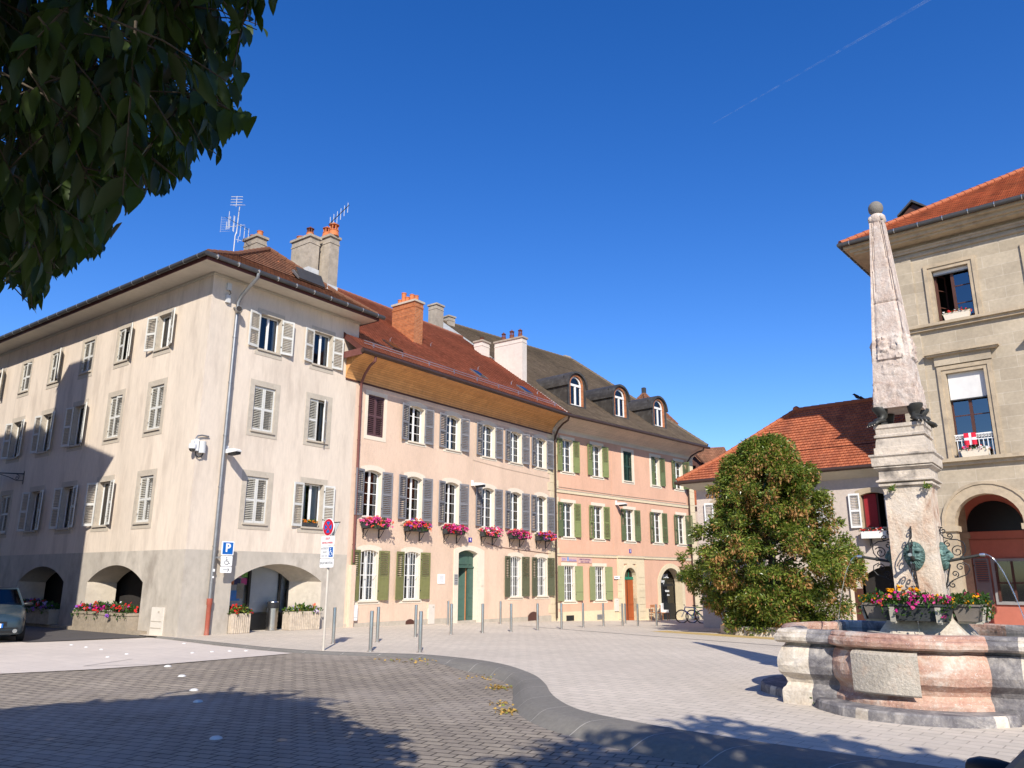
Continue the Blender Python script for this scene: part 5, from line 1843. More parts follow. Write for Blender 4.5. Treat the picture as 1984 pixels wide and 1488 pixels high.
for s in (0, 1, 2, 3):
    mb.m = Matrix.Rotation(s * PI / 2, 4, 'Z')
    for x in (-.3, .3):
        mb.box(x - .03, x + .03, -.78, -.36, 1.1, 1.13, 'wood_weathered')
        mb.add([(x - .035, -.8, 1.12), (x + .035, -.8, 1.12), (x + .035, -.84, 1.33), (x - .035, -.84, 1.33), (x - .035, -.77, 1.12), (x + .035, -.77, 1.12), (x + .035, -.81, 1.33), (x - .035, -.81, 1.33)], [(0, 1, 2, 3), (4, 7, 6, 5), (0, 4, 5, 1), (3, 2, 6, 7), (0, 3, 7, 4), (1, 5, 6, 2)], 'wood_weathered')
mb.build('trough_bracket', ft)
mb = MB()
mb.m = Matrix.Translation((-.75, -1.05, .93)) @ Matrix.Rotation(R(38), 4, 'Z')
mb.box(-.05, .05, -.75, .3, 0, .04, 'wood_weathered')
mb.box(.28, .38, -.75, .3, 0, .04, 'wood_weathered')
mb.build('overflow_bar', ft)
# planted troughs on the four sides of the pedestal
TLAB = ['dark planted trough on the front of the fountain pedestal with magenta petunias and orange marigolds',
        'brown planted trough on the right side of the pedestal with a red geranium',
        'planted trough hidden behind the fountain pedestal', 'grey planted trough on the left side of the fountain pedestal with yellow marigolds']
for i in (0, 1, 3):
    a = i * PI / 2
    v = Matrix.Rotation(FA + a, 2) @ Vector((0, -.6))
    t = thing('flower_trough', TLAB[i], 'planter', (FX + v.x, FY + v.y, 1.135), FA + a, 'planted troughs around the fountain pedestal')
    mb = MB()
    k = 'trough_dark' if i == 0 else 'trough_brown'
    mb.frustum(0, 0, 0, .21, .4, .12, .45, .17, k)
    mb.box(-.47, .47, -.19, .19, .21, .235, k)
    mb.build('trough', t)
    flowers(t, .94, .36, .22, .2, 900, 230 if i == 0 else 110, (('bloom_magenta', 'bloom_magenta', 'bloom_pink', 'bloom_coral', 'bloom_yellow') if i == 0 else ('bloom_yellow', 'bloom_pink', 'bloom_red', 'bloom_yellow')), 11 + i, bs=.02, ls=.06, cluster=5 if i else 4, hang=.1)
    if i == 0:
        fb = Fast(['bloom_yellow', 'bloom_orange'])
        r = random.Random(4)
        for c in ((-.34, 0, .43), (-.22, .05, .46), (-.05, -.02, .44), (.02, 0, .43)):
            for j in range(16):
                fb.add((BLOOM, BLOOM_F), rand_rot(r, .3, .6), Vector(c) + Vector((r.gauss(0, .022), r.gauss(0, .02), r.gauss(0, .012))), j % 2 if c[0] == -.22 else 0, .025)
        fb.build('marigolds', t)
# ================================================================== ground
kerb_back = [(-10.6, 24.55), (-9.8, 23.86), (-7.62, 21.96), (-5.93, 20.55), (-4.54, 19.72), (-3.24, 19.3), (-2.12, 19.0), (-1.3, 18.35), (-.67, 17.67), (-.3, 17.1), (0.0, 16.45), (.3, 15.5), (.48, 14.68), (.58, 13.63), (.6, 12.9), (.66, 12.2), (.82, 11.4), (1.06, 10.85), (1.46, 10.3), (1.85, 9.85), (2.29, 9.4), (2.8, 8.92), (4.0, 7.9), (6.0, 6.4), (9.0, 4.4), (14, 1.5), (24, -4)]
kerb_front = [(-10.75, 24.45), (-9.95, 23.75), (-7.8, 21.75), (-6.1, 20.25), (-4.7, 19.35), (-3.4, 18.9), (-2.4, 18.45), (-1.6, 17.5), (-1.05, 16.75), (-.72, 16.4), (-.42, 15.9), (-.14, 15.15), (.0, 14.38), (.03, 13.4), (.02, 12.5), (.08, 11.75), (.25, 11.0), (.47, 10.46), (.78, 9.95), (1.08, 9.45), (1.5, 8.97), (1.95, 8.55), (3.1, 7.5), (5.2, 5.9), (8.2, 3.8), (13.2, .9), (23.2, -4.7)]
def smooth_curve(P, k=4):
    out = []
    n = len(P)
    for i in range(n - 1):
        p0, p1, p2, p3 = (Vector((*P[max(0, min(n - 1, j))], 0)) for j in (i - 1, i, i + 1, i + 2))
        for s in range(k):
            t = s / k
            out.append((.5 * ((2 * p1) + (p2 - p0) * t + (2 * p0 - 5 * p1 + 4 * p2 - p3) * t * t + (3 * p1 - p0 - 3 * p2 + p3) * t ** 3)).to_2d())
    out.append(Vector(P[-1]))
    return out
KB, KF = smooth_curve(kerb_back), smooth_curve(kerb_front)
def road_z(x, y):
    # the roadway lies a step lower near the viewer and rises to the raised crossing
    d = (x + 7.5) * -.35 + (y - 16.2) * .94
    t = max(0, min(1, (d + 2.6) / 2.1))
    return -.125 + .1 * t * t * (3 - 2 * t)
def sheet(name, poly, zf, k, step, bounds, dz=0.):
    x0, x1, y0, y1 = bounds
    V = [Vector(p) for p in poly]
    n = len(V)
    from mathutils.geometry import intersect_point_tri_2d
    ins = []
    xs = [v.x for v in V]
    ys = [v.y for v in V]
    def inside(x, y):
        c = False
        j = n - 1
        for i in range(n):
            if (ys[i] > y) != (ys[j] > y) and x < (xs[j] - xs[i]) * (y - ys[i]) / (ys[j] - ys[i]) + xs[i]:
                c = not c
            j = i
        return c
    x = x0
    while x <= x1:
        y = y0
        while y <= y1:
            if inside(x, y) and min((v.x - x) ** 2 + (v.y - y) ** 2 for v in V) > (.25 * step) ** 2:
                ins.append(Vector((x, y)))
            y += step
        x += step
    ed = [(i, (i + 1) % n) for i in range(n)]
    r = delaunay_2d_cdt(V + ins, ed, [list(range(n))], 1, 1e-5)
    vv, ff = r[0], r[2]
    me = bpy.data.meshes.new(name)
    me.from_pydata([(v.x, v.y, zf(v.x, v.y) + dz) for v in vv], [], [list(f) for f in ff])
    me.materials.append(M[k])
    me.update()
    if me.polygons and me.polygons[0].normal.z < 0:
        me.flip_normals()
    return struct(put(name, me))
g = MB()
g.add([(-4000, -4000, -2.2), (4000, -4000, -2.2), (4000, 4000, -2.2), (-4000, 4000, -2.2)], [(0, 1, 2, 3)], 'earth')
struct(g.build('ground'))
plaza = [tuple(p) for p in KB] + [(24, -4), (60, -4), (60, 75), (-6, 75), (-26, 38.5), (-11.3, 25.0)][1:]
sheet('plaza', plaza, ground_z, 'plaza_paving', 2.2, (-26, 60, -4, 75))
road = [tuple(p) for p in KF] + [(23, -30), (-45, -30), (-45, 62), (-27.2, 38.5), (-12.4, 25.8)]
sheet('road', road, road_z, 'road_paving', 1.1, (-45, 23, -30, 62))
slab = [(-27, 30.6), (-13.9, 22.75), (-13.3, 22.35), (-12.4, 22.9), (-11.6, 23.55), (-10.75, 24.2), (-9.95, 23.55), (-7.85, 21.55), (-6.2, 20.15), (-5.2, 19.4), (-6.6, 17.6), (-7.16, 16.85), (-8.1, 15.95), (-9.4, 15.2), (-11.5, 14.6), (-16, 13.8), (-30, 14)]
sheet('raised_crossing', slab, road_z, 'slab_paving', 1.6, (-30, -5, 13, 31), .012)
street = [(-13.9, 22.75), (-13.3, 22.45), (-11.0, 24.55), (-12.3, 25.9), (-27.2, 38.6), (-45, 60), (-45, 42), (-27, 30.8)]
sheet('side_street', street, road_z, 'street_asphalt', 2.2, (-45, -10, 22, 60), .016)
# kerb of rounded grey stones
kb = MB()
T = [Vector((*p, 0)) for p in KB]
Fp = [Vector((*p, 0)) for p in KF]
acc = 0
nk = len(T)
last = 0
for i in range(nk - 1):
    def sec(j):
        b, f = T[j], Fp[j]
        gz, rz_ = ground_z(b.x, b.y), road_z(f.x, f.y)
        out = []
        for t, hgt in ((0, -.02), (.0, .012), (.35, .018), (.58, .012), (.68, -.005), (.78, -.035), (1., None), (1., -.3)):
            p = b.lerp(f, t)
            z = rz_ - .005 if hgt is None else (gz + hgt if t < 1 else rz_ - .2)
            if 0 < t < 1 and hgt is not None and z < rz_ + .012:
                z = rz_ + .012
            out.append((p.x, p.y, z))
        return out
    a, b = sec(i), sec(i + 1)
    seg = (T[i + 1] - T[i]).length
    acc += seg
    for j in range(7):
        kb.add([a[j], b[j], b[j + 1], a[j + 1]], [(0, 1, 2, 3)], 'kerb_stone')
    if acc - last > (.95 if i < 88 else 1.25):
        last = acc
        for j in range(1, 6):
            d = (Vector(b[j]) - Vector(a[j])).normalized() * .008
            L_ = Vector((0, 0, .0022))
            o_ = (T[i] - Fp[i]).normalized() * -.002
            kb.add([Vector(b[j]) - d + L_ + o_, Vector(b[j]) + d + L_ + o_, Vector(b[j + 1]) + d + L_ + o_, Vector(b[j + 1]) - d + L_ + o_], [(0, 1, 2, 3)], 'mortar_pale')
struct(kb.build('kerb', smooth=60))
# thin slot drain and yellow strip by the tree
mb = MB()
def strip(mb, p, q, w_, k, dz, n=14):
    p, q = Vector(p), Vector(q)
    s = (q - p).normalized()
    s = Vector((-s.y, s.x)) * w_ / 2
    for i in range(n):
        a, b = p.lerp(q, i / n), p.lerp(q, (i + 1) / n)
        mb.add([(*(a - s), ground_z(*a) + dz), (*(b - s), ground_z(*b) + dz), (*(b + s), ground_z(*b) + dz), (*(a + s), ground_z(*a) + dz)], [(0, 1, 2, 3)], k)
strip(mb, (.3, 33.2), (8.2, 21.5), .09, 'paver_dark', .006)
strip(mb, (1.4, 24), (2.8, 25.2), .02, 'paver_dark', .007, 3)
struct(mb.build('drain_slot'))
mb = MB()
strip(mb, (5.5, 30.2), (10.6, 23.2), .85, 'yellow_line', .008)
struct(mb.build('gravel_border'))
mb = MB()
strip(mb, (-9.2, 28.3), (-7.6, 28.7), .5, 'blue_line', .006)
struct(mb.build('painted_marking'))
mb = MB()
for a, b in (((-8.6, 16.45), (-7.2, 16.85)), ((-7.2, 16.85), (-6.4, 17.75)), ((-8.6, 16.45), (-8.3, 17.9))):
    p, q = Vector(a), Vector(b)
    s = (q - p).normalized()
    s = Vector((-s.y, s.x)) * .012
    mb.add([(*(p - s), road_z(*p) + .018), (*(q - s), road_z(*q) + .018), (*(q + s), road_z(*q) + .018), (*(p + s), road_z(*p) + .018)], [(0, 1, 2, 3)], 'paver_dark')
struct(mb.build('hatch_outline'))
lit = Fast(['leaf_litter', 'leaf_bright'])
r = random.Random(21)
for cx, cy, n_, sx in ((-.16, 14.25, 60, .12), (-.1, 12.5, 26, .09), (.02, 11.75, 60, .1), (-2.1, 17.7, 50, .3), (-.5, 15.6, 20, .2)):
    for i in range(n_):
        x, y = cx + r.gauss(0, sx) - .08, cy + r.gauss(0, sx * 1.1)
        lit.add(small_leaf(.07, .045), rand_rot(r, 0, .35), (x, y, road_z(x, y) + .02), 0 if r.random() < .85 else 1)
o = lit.build('fallen_leaves')
o['kind'] = 'stuff'

# ================================================================== street furniture
BOL = [((-4.85, 22.1), 'steel bollard just behind the no stopping sign pole'),
       ((-3.42, 19.75), 'large front steel bollard nearest the kerb, next after the sign pole'),
       ((-3.75, 22.7), 'steel bollard behind the front pair, below the leftmost peach house windows'),
       ((-2.95, 24.9), 'steel bollard standing behind and left of the second front bollard'),
       ((-2.2, 19.6), 'second front steel bollard at the kerb, right of the largest one'),
       ((-2.62, 33.3), 'slim far steel bollard by the wall left of the green door'),
       ((-1.95, 26.2), 'steel bollard in front of the left jamb of the green door'),
       ((-.97, 27.2), 'steel bollard just right of the open green door'),
       ((-.47, 34.9), 'slim far steel bollard by the wall right of the green door'),
       ((-.01, 28.4), 'steel bollard midway between the green door and the right ground floor windows'),
       ((.97, 29.8), 'steel bollard in front of the arched cellar vent'),
       ((1.93, 31.1), 'steel bollard where the peach and salmon houses meet'),
       ((2.9, 32.6), 'steel bollard between the two sage shuttered windows of the salmon house'),
       ((3.9, 34.2), 'steel bollard in front of the second cellar grating of the salmon house'),
       ((4.85, 35.2), 'steel bollard beside the left jamb of the orange door'),
       ((5.6, 39.6), 'slim far steel bollard right against the orange door'),
       ((5.55, 35.4), 'steel bollard just right of the orange door'),
       ((6.55, 36.4), 'steel bollard in front of the wooden chairs by the shop')]
def bol_mesh(mb):
    mb.lathe([(.046, -.05), (.046, .93), (.044, .945), (.03, .95)], 'steel', 18)
    mb.lathe([(.085, 0), (.085, .008), (.055, .012)], 'steel', 18)
bm_ = cached(('bollard',), bol_mesh, 40)
for (x, y), lab in BOL:
    tag(put('bollard', bm_, None, (x, y, ground_z(x, y))), lab, 'bollard', 'steel bollards along the square')
STUD = [((-11.66, 21.55), 'leftmost tiny stud on the pale raised crossing'), ((-10.9, 20.86), 'second tiny stud from the left on the raised crossing'), ((-10.18, 20.22), 'third tiny stud from the left on the raised crossing'),
        ((-8.98, 19.04), 'tiny stud at the middle of the raised crossing, beside its outlined hatch'), ((-9.06, 18.32), 'tiny stud left of the outlined hatch on the raised crossing'), ((-7.58, 19.37), 'tiny stud nearest the hatch on the kerb side'),
        ((-7.23, 19.68), 'tiny stud in the middle of the row beside the kerb'), ((-6.87, 19.87), 'second stud from the right in the row beside the kerb'), ((-6.5, 19.95), 'rightmost tiny stud beside the kerb'),
        ((-8.9, 22.1), 'tiny stud by the corner where the kerb meets the crossing'),
        ((-6.94, 16.53), 'white stud farthest away in the line running toward the viewer'), ((-6.12, 15.25), 'second white stud in the line running toward the viewer'), ((-5.34, 13.87), 'third white stud, just beyond the tree shadow'),
        ((-4.78, 12.62), 'fourth road stud, at the edge of the tree shadow'), ((-3.47, 9.83), 'large road stud well inside the tree shadow'), ((-2.41, 8.05), 'nearest road stud at the bottom edge of the picture')]
def stud_mesh(mb):
    mb.lathe([(.075, 0), (.07, .012), (.045, .028), (.005, .034)], 'stud_metal', 14)
smesh = cached(('road_stud',), stud_mesh, True)
for i, ((x, y), lab) in enumerate(STUD):
    o = tag(put('road_stud', smesh, None, (x, y, road_z(x, y) + (.012 if i < 10 else .002))), lab, 'road stud', 'metal studs set in the paving')
    if i < 10:
        o.scale = (.7, .7, .7)
# no-stopping sign
def wheelchair(mb, cx, cz, s, y, k):
    mb.tube([(cx - .05 * s, y, cz + .3 * s), (cx - .05 * s, y, cz - .02 * s), (cx + .2 * s, y, cz - .04 * s), (cx + .32 * s, y, cz - .3 * s), (cx + .42 * s, y, cz - .25 * s)], .038 * s, k, 5)
    mb.tube([(cx - .05 * s, y, cz + .14 * s), (cx + .18 * s, y, cz + .14 * s)], .03 * s, k, 5)
    mb.lathe([(.001, -.002), (.07 * s, -.002), (.07 * s, .002), (.001, .002)], k, 10, (cx - .05 * s, y, cz + .42 * s), 'y')
    mb.tube([(cx - .02 * s + .27 * s * math.cos(R(a)), y, cz - .16 * s + .27 * s * math.sin(R(a))) for a in range(125, 345, 15)], .032 * s, k, 5)
def rplate(w_, h_, r_=.03):
    P = []
    for cx, cz, a0 in ((w_ / 2 - r_, -h_ / 2 + r_, -90), (w_ / 2 - r_, h_ / 2 - r_, 0), (-w_ / 2 + r_, h_ / 2 - r_, 90), (-w_ / 2 + r_, -h_ / 2 + r_, 180)):
        P += [(cx + r_ * math.cos(R(a0 + i * 30)), cz + r_ * math.sin(R(a0 + i * 30))) for i in range(4)]
    return P
def shift(P, dx, dz):
    return [(a + dx, b + dz) for a, b in P]
sg = thing('no_stopping_sign', 'round red and blue no stopping sign above three white plates on a tall pole', 'road sign', (-4.62, 20.0, ground_z(-4.62, 20)), R(-40))
mb = MB()
mb.lathe([(.032, -.05), (.032, 3.15), (.02, 3.17)], 'pole_beige', 14)
mb.build('pole', sg, smooth=40)
mb = MB()
zc, y = 2.98, -.045
mb.lathe([(.22, -.07), (.225, -.05), (.215, -.04)], 'sign_white', 32, (0, 0, zc), 'y')
mb.lathe([(.001, -.0735), (.207, -.0735), (.207, -.071)], 'sign_red', 32, (0, 0, zc), 'y')
for i in range(4):
    a0 = i * 90 - 30
    P = [(.03 * math.cos(R(a0 + 30)), zc + .03 * math.sin(R(a0 + 30)))] + [(.145 * math.cos(R(a0 + j * 10)), zc + .145 * math.sin(R(a0 + j * 10))) for j in range(7)]
    mb.prism(P, -.077, -.074, 'sign_blue')
mb.build('disc', sg, smooth=30)
for h_, zc, w_ in ((.24, 2.64, .52), (.3, 2.36, .52), (.22, 2.09, .54)):
    mb = MB()
    mb.prism(shift(rplate(w_, h_), 0, zc), -.065, -.045, 'sign_white')
    mb.box(-.1, .1, -.045, .0, zc - .02, zc + .02, 'bright_metal')
    if h_ == .3:
        mb.box(.08, .24, -.068, -.065, zc - .12, zc + .12, 'sign_blue')
        wheelchair(mb, .155, zc + .0, .2, -.07, 'sign_white')
    p = mb.build('plate', sg)
    if h_ == .24:
        text('SAUF', .075, 'sign_red', p, (0, -.068, zc + .055))
        text('SERVICE MAIRIE', .062, 'sign_red', p, (0, -.068, zc - .05))
    elif h_ == .3:
        text('INTERDIT', .07, 'sign_grey', p, (-.09, -.068, zc + .09))
        text('SAUF', .07, 'sign_grey', p, (-.09, -.068, zc))
        text('G.I.G  G.I.C', .05, 'sign_grey', p, (-.09, -.068, zc - .09))
    else:
        text('SAUF MOTOS', .085, 'sign_grey', p, (0, -.068, zc), bold=.002)
mb = MB()
mb.prism([(-.2, 3.1), (.3, 3.1), (.08, 2.72)], .04, .055, 'light_grey')
mb.box(-.12, .32, .035, .06, 3.09, 3.11, 'iron_black')
mb.build('back_plate', sg)

def on(par_frame, x, y, z):
    """facade coordinates to the world"""
    o_, rz_ = par_frame
    v = Matrix.Rotation(rz_, 3, 'Z') @ Vector((x, y, z))
    return (o_[0] + v.x, o_[1] + v.y, v.z)
F1, F3_, FT_, F5_ = (FR0, FRZ), (F30, F3Z), (TH0, THZ), (B50, THZ)
# parking sign on the corner house
ps = thing('parking_sign', 'blue and white P parking sign over wheelchair and arrow plates on the corner house wall', 'road sign', on(F1, .8, -.3, 2.45), FRZ)
mb = MB()
mb.prism(shift(rplate(.44, .44), 0, .2), -.01, .01, 'sign_white')
mb.box(-.185, .185, -.0135, -.0105, .015, .385, 'sign_blue')
a = mb.build('plate', ps)
text('P', .36, 'sign_white', a, (0, -.016, .205), bold=.012)
mb = MB()
mb.prism(shift(rplate(.4, .32), -.0, -.2), -.01, .01, 'sign_white')
wheelchair(mb, 0, -.2, .26, -.013, 'sign_black')
mb.build('plate', ps)
mb = MB()
mb.prism(shift(rplate(.4, .19), 0, -.47), -.01, .01, 'sign_white')
mb.box(-.11, .1, -.014, -.0105, -.477, -.463, 'sign_black')
mb.tube([(.04, -.012, -.41), (.11, -.012, -.47), (.04, -.012, -.53)], .007, 'sign_black', 5)
mb.build('plate', ps)
mb = MB()
mb.box(-.28, -.2, .02, .3, -.12, -.06, 'bright_metal')
mb.box(-.03, .03, .01, .03, -.55, .4, 'bright_metal')
mb.box(-.28, .0, .01, .03, -.1, -.06, 'bright_metal')
mb.build('bracket', ps)
# plaques and house numbers
def plaque(name, label, fr, x, z, w_, h_, k, lines=(), cat='plaque', d=.02, y=-.003):
    t = thing(name, label, cat, on(fr, x, y, z), fr[1])
    mb = MB()
    mb.prism(rplate(w_, h_, .012), -d, 0, k)
    p = mb.build('panel', t)
    for tx, s, dz, kk, dx, bold in lines:
        text(tx, s, kk, p, (dx, -d - .003, dz), bold=bold)
    return t
plaque('house_number', 'small blue enamel number 4 above the green door', F1, 13.41, 3.44, .23, .2, 'enamel_blue', [('4', .19, 0, 'sign_white', 0, .004)], 'house number')
plaque('house_number', 'small blue enamel number 5 above the orange door', F3_, 6.64, 3.33, .2, .22, 'enamel_blue', [('5', .2, 0, 'sign_white', 0, .003)], 'house number')
t = plaque('wall_plaque', 'white notice plaque on the peach wall left of the green door', F1, 11.5, 1.72, .46, .4, 'sign_white')
mb = MB()
for i in range(7):
    mb.box(-.15 + .01 * (i % 3), .15 - .013 * (i % 2), -.0245, -.0215, .12 - i * .04, .128 - i * .04, 'sign_grey')
mb.build('lettering', t)
t = plaque('name_plate', 'grey name plates on the left jamb of the green door', F1, 12.44, 1.7, .24, .44, 'sign_grey', y=-.035)
mb = MB()
for i in range(4):
    mb.box(-.09, .09, -.0245, -.0215, .14 - i * .1, .16 - i * .1, 'sign_black')
mb.build('lettering', t)
plaque('door_plate', 'blank pale plate on the right jamb of the green door', F1, 14.3, 1.55, .2, .26, 'stone_cream', y=-.035)
t = plaque('shop_banner', 'pinkish banner with blue lettering under the string course of the salmon house', F3_, 1.08, 2.76, 1.36, .24, 'sign_pink', [('DIV', .2, -.02, 'ink_blue', -.45, .0), ('ddiction', .19, -.05, 'ink_blue', .28, .0)], 'sign')
mb = MB()
mb.prism([(-.2, -.1), (-.13, .16), (-.1, .16), (-.03, -.1), (-.08, -.1), (-.115, .02), (-.15, -.1)], -.027, -.021, 'ink_lightblue')
mb.build('logo', t)
plaque('service_sign', 'small pink sign with violet lettering between the sage shuttered windows', F3_, 2.4, 2.72, 1.2, .3, 'sign_pink', [('Aide à la personne', .125, .05, 'ink_violet', 0, .002), ('aide à domicile', .125, -.08, 'ink_violet', 0, .002)], 'sign')
t = plaque('street_plate', 'white arrow plate on the wall left of the orange door', F3_, 5.2, 1.83, .5, .17, 'sign_white', y=-.055)
mb = MB()
mb.box(-.18, .1, -.0245, -.0215, -.02, .02, 'sign_grey')
mb.build('lettering', t)
# flower boxes of the peach house
FBS = [('bloom_pink', 'bloom_coral', 'bloom_magenta', 'bloom_pink'), ('bloom_coral', 'bloom_red', 'bloom_violet', 'bloom_coral', 'bloom_magenta'), ('bloom_pink', 'bloom_magenta', 'bloom_red'), ('bloom_coral', 'bloom_pink', 'bloom_white', 'bloom_pink'), ('bloom_pink', 'bloom_coral', 'bloom_magenta'), ('bloom_coral', 'bloom_pink', 'bloom_violet', 'bloom_red')]
FLB = ['bracketed flower box of pink geraniums under the leftmost first floor window of the peach house', 'bracketed flower box of coral geraniums under the second first floor window of the peach house', 'bracketed flower box with pink blooms trailing, left above the green door',
       'bracketed flower box right above the green door, under its fourth first floor window', 'bracketed flower box under the fifth first floor window of the peach house', 'bracketed flower box under the last first floor window, beside the dark downpipe']
for i, (x, cols) in enumerate(zip((7.28, 9.62, 12.02, 14.62, 16.82, 19.1), FBS)):
    t = thing('flower_box', FLB[i], 'flower box', on(F1, x, -.24, 3.62), FRZ, 'flower boxes under the first floor windows of the peach house')
    mb = MB()
    mb.frustum(0, 0, 0, .2, .62, .1, .66, .13, 'trough_dark')
    mb.build('box', t)
    for s in (-.42, .42):
        mb = MB()
        mb.box(s - .015, s + .015, -.1, .23, -.03, -.003, 'iron_black')
        mb.box(s - .015, s + .015, .2, .23, -.38, -.03, 'iron_black')
        mb.tube([(s, .2, -.35), (s, .12, -.3), (s, .04, -.18), (s, -.06, -.06)], .014, 'iron_black', 5)
        mb.build('bracket', t)
    flowers(t, 1.3, .34, .3, .17, 420, 560, cols, 40 + i, bs=.036, ls=.08, cluster=7, hang=.22)
# window box on the corner house
t = thing('window_box', 'small dark window box with yellow and orange flowers on the corner house sill', 'flower box', on(F1, 4.25, .02, 3.525), FRZ)
mb = MB()
mb.frustum(0, 0, 0, .14, .32, .07, .34, .09, 'trough_dark')
mb.build('box', t)
flowers(t, .62, .16, .16, .13, 120, 60, ('bloom_yellow', 'bloom_orange'), 60, bs=.03, cluster=6)
for x, z, fr, lab, w_ in ((.66, 5.87, FT_, 'cream planter with red and white flowers in the balustraded town hall window', .86), (.72, 10.87, FT_, 'cream planter with pink and red flowers in the open upper window of the town hall', .86)):
    t = thing('window_box', lab, 'flower box', on(fr, x, -.12, z), fr[1])
    mb = MB()
    mb.frustum(0, 0, 0, .22, w_ / 2 - .05, .08, w_ / 2, .11, 'stone_cream')
    mb.box(-w_ / 2 - .02, w_ / 2 + .02, -.12, .12, .22, .245, 'stone_cream')
    mb.build('box', t)
    flowers(t, w_, .22, .16, .2, 160, 120, ('bloom_red', 'bloom_pink', 'bloom_red', 'bloom_white', 'bloom_white'), 61 + int(z), bs=.032, cluster=6)
t = thing('window_box', 'white box of red flowers below the open window of the orange roofed house', 'flower box', on(F5_, 1.04, -.16, 3.3), THZ)
mb = MB()
mb.box(-.46, .46, -.13, .13, 0, .27, 'white_paint')
mb.box(-.18, -.15, -.1, .15, -.3, 0, 'iron_black')
mb.build('box', t)
flowers(t, .9, .22, .16, .25, 160, 120, ('bloom_red', 'bloom_red', 'bloom_white'), 66, bs=.032, cluster=6)
# flag on the balustrade
fg = thing('flag', 'small red flag with a white cross hung on the town hall window balustrade', 'flag', on(FT_, .56, -.02, 6.3), THZ)
mb = MB()
V, F, = [], []
mi = []
n1, n2 = 15, 15
for j in range(n2 + 1):
    for i in range(n1 + 1):
        V.append((-.19 + .38 * i / n1, -.02 - .02 * math.sin(i * .7) * (1 - j / n2), .42 * j / n2))
for j in range(n2):
    for i in range(n1):
        k = 'flag_white' if 6 <= i <= 8 or 6 <= j <= 8 else 'flag_red'
        a = j * (n1 + 1) + i
        mb.add([V[a], V[a + 1], V[a + n1 + 2], V[a + n1 + 1]], [(0, 1, 2, 3)], k)
mb.build('cloth', fg)
# planters, trough, bin
def planter(label, x, y, w_, d_, h_, rz_, cols, seed, ribs=True):
    t = thing('planter', label, 'planter', (x, y, ground_z(x, y)), rz_)
    mb = MB()
    mb.box(-w_ / 2, w_ / 2, -d_ / 2, d_ / 2, 0, h_, 'planter_concrete')
    nrib = int(w_ / .07)
    for i in range(nrib):
        xx = -w_ / 2 + w_ * (i + .5) / nrib
        mb.prism([(xx - .022, -d_ / 2), (xx - .014, -d_ / 2 - .025), (xx + .014, -d_ / 2 - .025), (xx + .022, -d_ / 2)], .02, h_ - .02, 'planter_concrete', 'z')
    nrib = int(d_ / .07)
    for i in range(nrib):
        yy = -d_ / 2 + d_ * (i + .5) / nrib
        mb.prism([(-w_ / 2, yy - .022), (-w_ / 2, yy + .022), (-w_ / 2 - .025, yy + .014), (-w_ / 2 - .025, yy - .014)], .02, h_ - .02, 'planter_concrete', 'z')
    mb.build('box', t)
    flowers(t, w_, d_ * .9, .3, h_ - .06, 420, 90, cols, seed, bs=.04, ls=.13, cluster=6, greens=('plant_green', 'plant_dark', 'leaf_bright'))
p = on(F1, 1.62, .1, 0)
planter('ribbed concrete planter with a red geranium at the left side of the shop arch', p[0], p[1], .66, .6, .62, FRZ, ('bloom_red',), 70)
p = on(F1, 4.2, .02, 0)
planter('wide ribbed concrete planter with lilac flowers at the right side of the shop arch', p[0], p[1], 1.15, .55, .62, FRZ - R(8), ('bloom_lilac', 'bloom_lilac', 'bloom_white', 'bloom_coral'), 71)
p = on(F1, 3.28, .45, 0)
bn = thing('litter_bin', 'cylindrical banded steel litter bin in the shop arch', 'bin', (p[0], p[1], 0), 0)
mb = MB()
mb.lathe([(.2, 0), (.2, .04), (.185, .05)] + [(.185 + .008 * (i % 2), .08 + i * .075) for i in range(11)] + [(.19, .92), (.17, .95)], 'steel', 24)
mb.build('drum', bn, smooth=40)
mb = MB()
mb.lathe([(.192, .72), (.197, .74), (.197, .9), (.192, .92)], 'iron_black', 24)
mb.build('band', bn)
def stone_trough(label, yc, w_, cols, seed):
    p = on(F1, S0 - .06, yc, .1)
    t = thing('stone_trough', label, 'planter', p, FRZ - PI / 2)
    mb = MB()
    mb.frustum(0, 0, 0, .5, w_ / 2, .26, w_ / 2, .28, 'trough_stone')
    mb.box(-w_ / 2 - .02, w_ / 2 + .02, -.3, .3, .44, .52, 'trough_stone')
    mb.build('box', t)
    flowers(t, w_ * .95, .5, .36, .5, 900, 330, cols, seed, bs=.045, ls=.11, cluster=7, hang=.08)
stone_trough('stone trough of red, lilac and pink flowers in the sunlit arch of the corner house', 4.15, 3.6, ('bloom_red', 'bloom_lilac', 'bloom_red', 'bloom_violet', 'bloom_magenta', 'bloom_white'), 72)
stone_trough('stone trough of lilac flowers in the shaded arch near the car', 9.5, 3.5, ('bloom_lilac', 'bloom_violet', 'bloom_red'), 73)
# cameras and lamps on walls
cm = thing('security_camera', 'white dome security camera and grey box on the corner house arris', 'camera', on(F1, S0 + .12, -.0, 5.62), FRZ)
cm.scale = (.72, .72, .72)
mb = MB()
mb.lathe([(.06, .1), (.15, .12), (.17, .2), (.16, .32), (.08, .36), (.06, .5)], 'white_plastic', 16, (-.42, -.1, 0))
mb.build('housing', cm, smooth=40)
mb = MB()
mb.lathe([(.005, -.02), (.08, .0), (.13, .06), (.14, .12), (.12, .13)], 'dark_glass', 16, (-.42, -.1, 0))
mb.build('dome', cm, smooth=True)
mb = MB()
mb.box(-.32, -.18, -.2, .0, .05, .58, 'white_plastic')
mb.lathe([(.17, -.02), (.17, .5)], 'light_grey', 18, (.04, -.1, 0))
mb.tube([(-.3, -.1, .58), (-.22, -.1, .72), (-.02, -.1, .78), (.35, -.06, .78)], .035, 'zinc', 8)
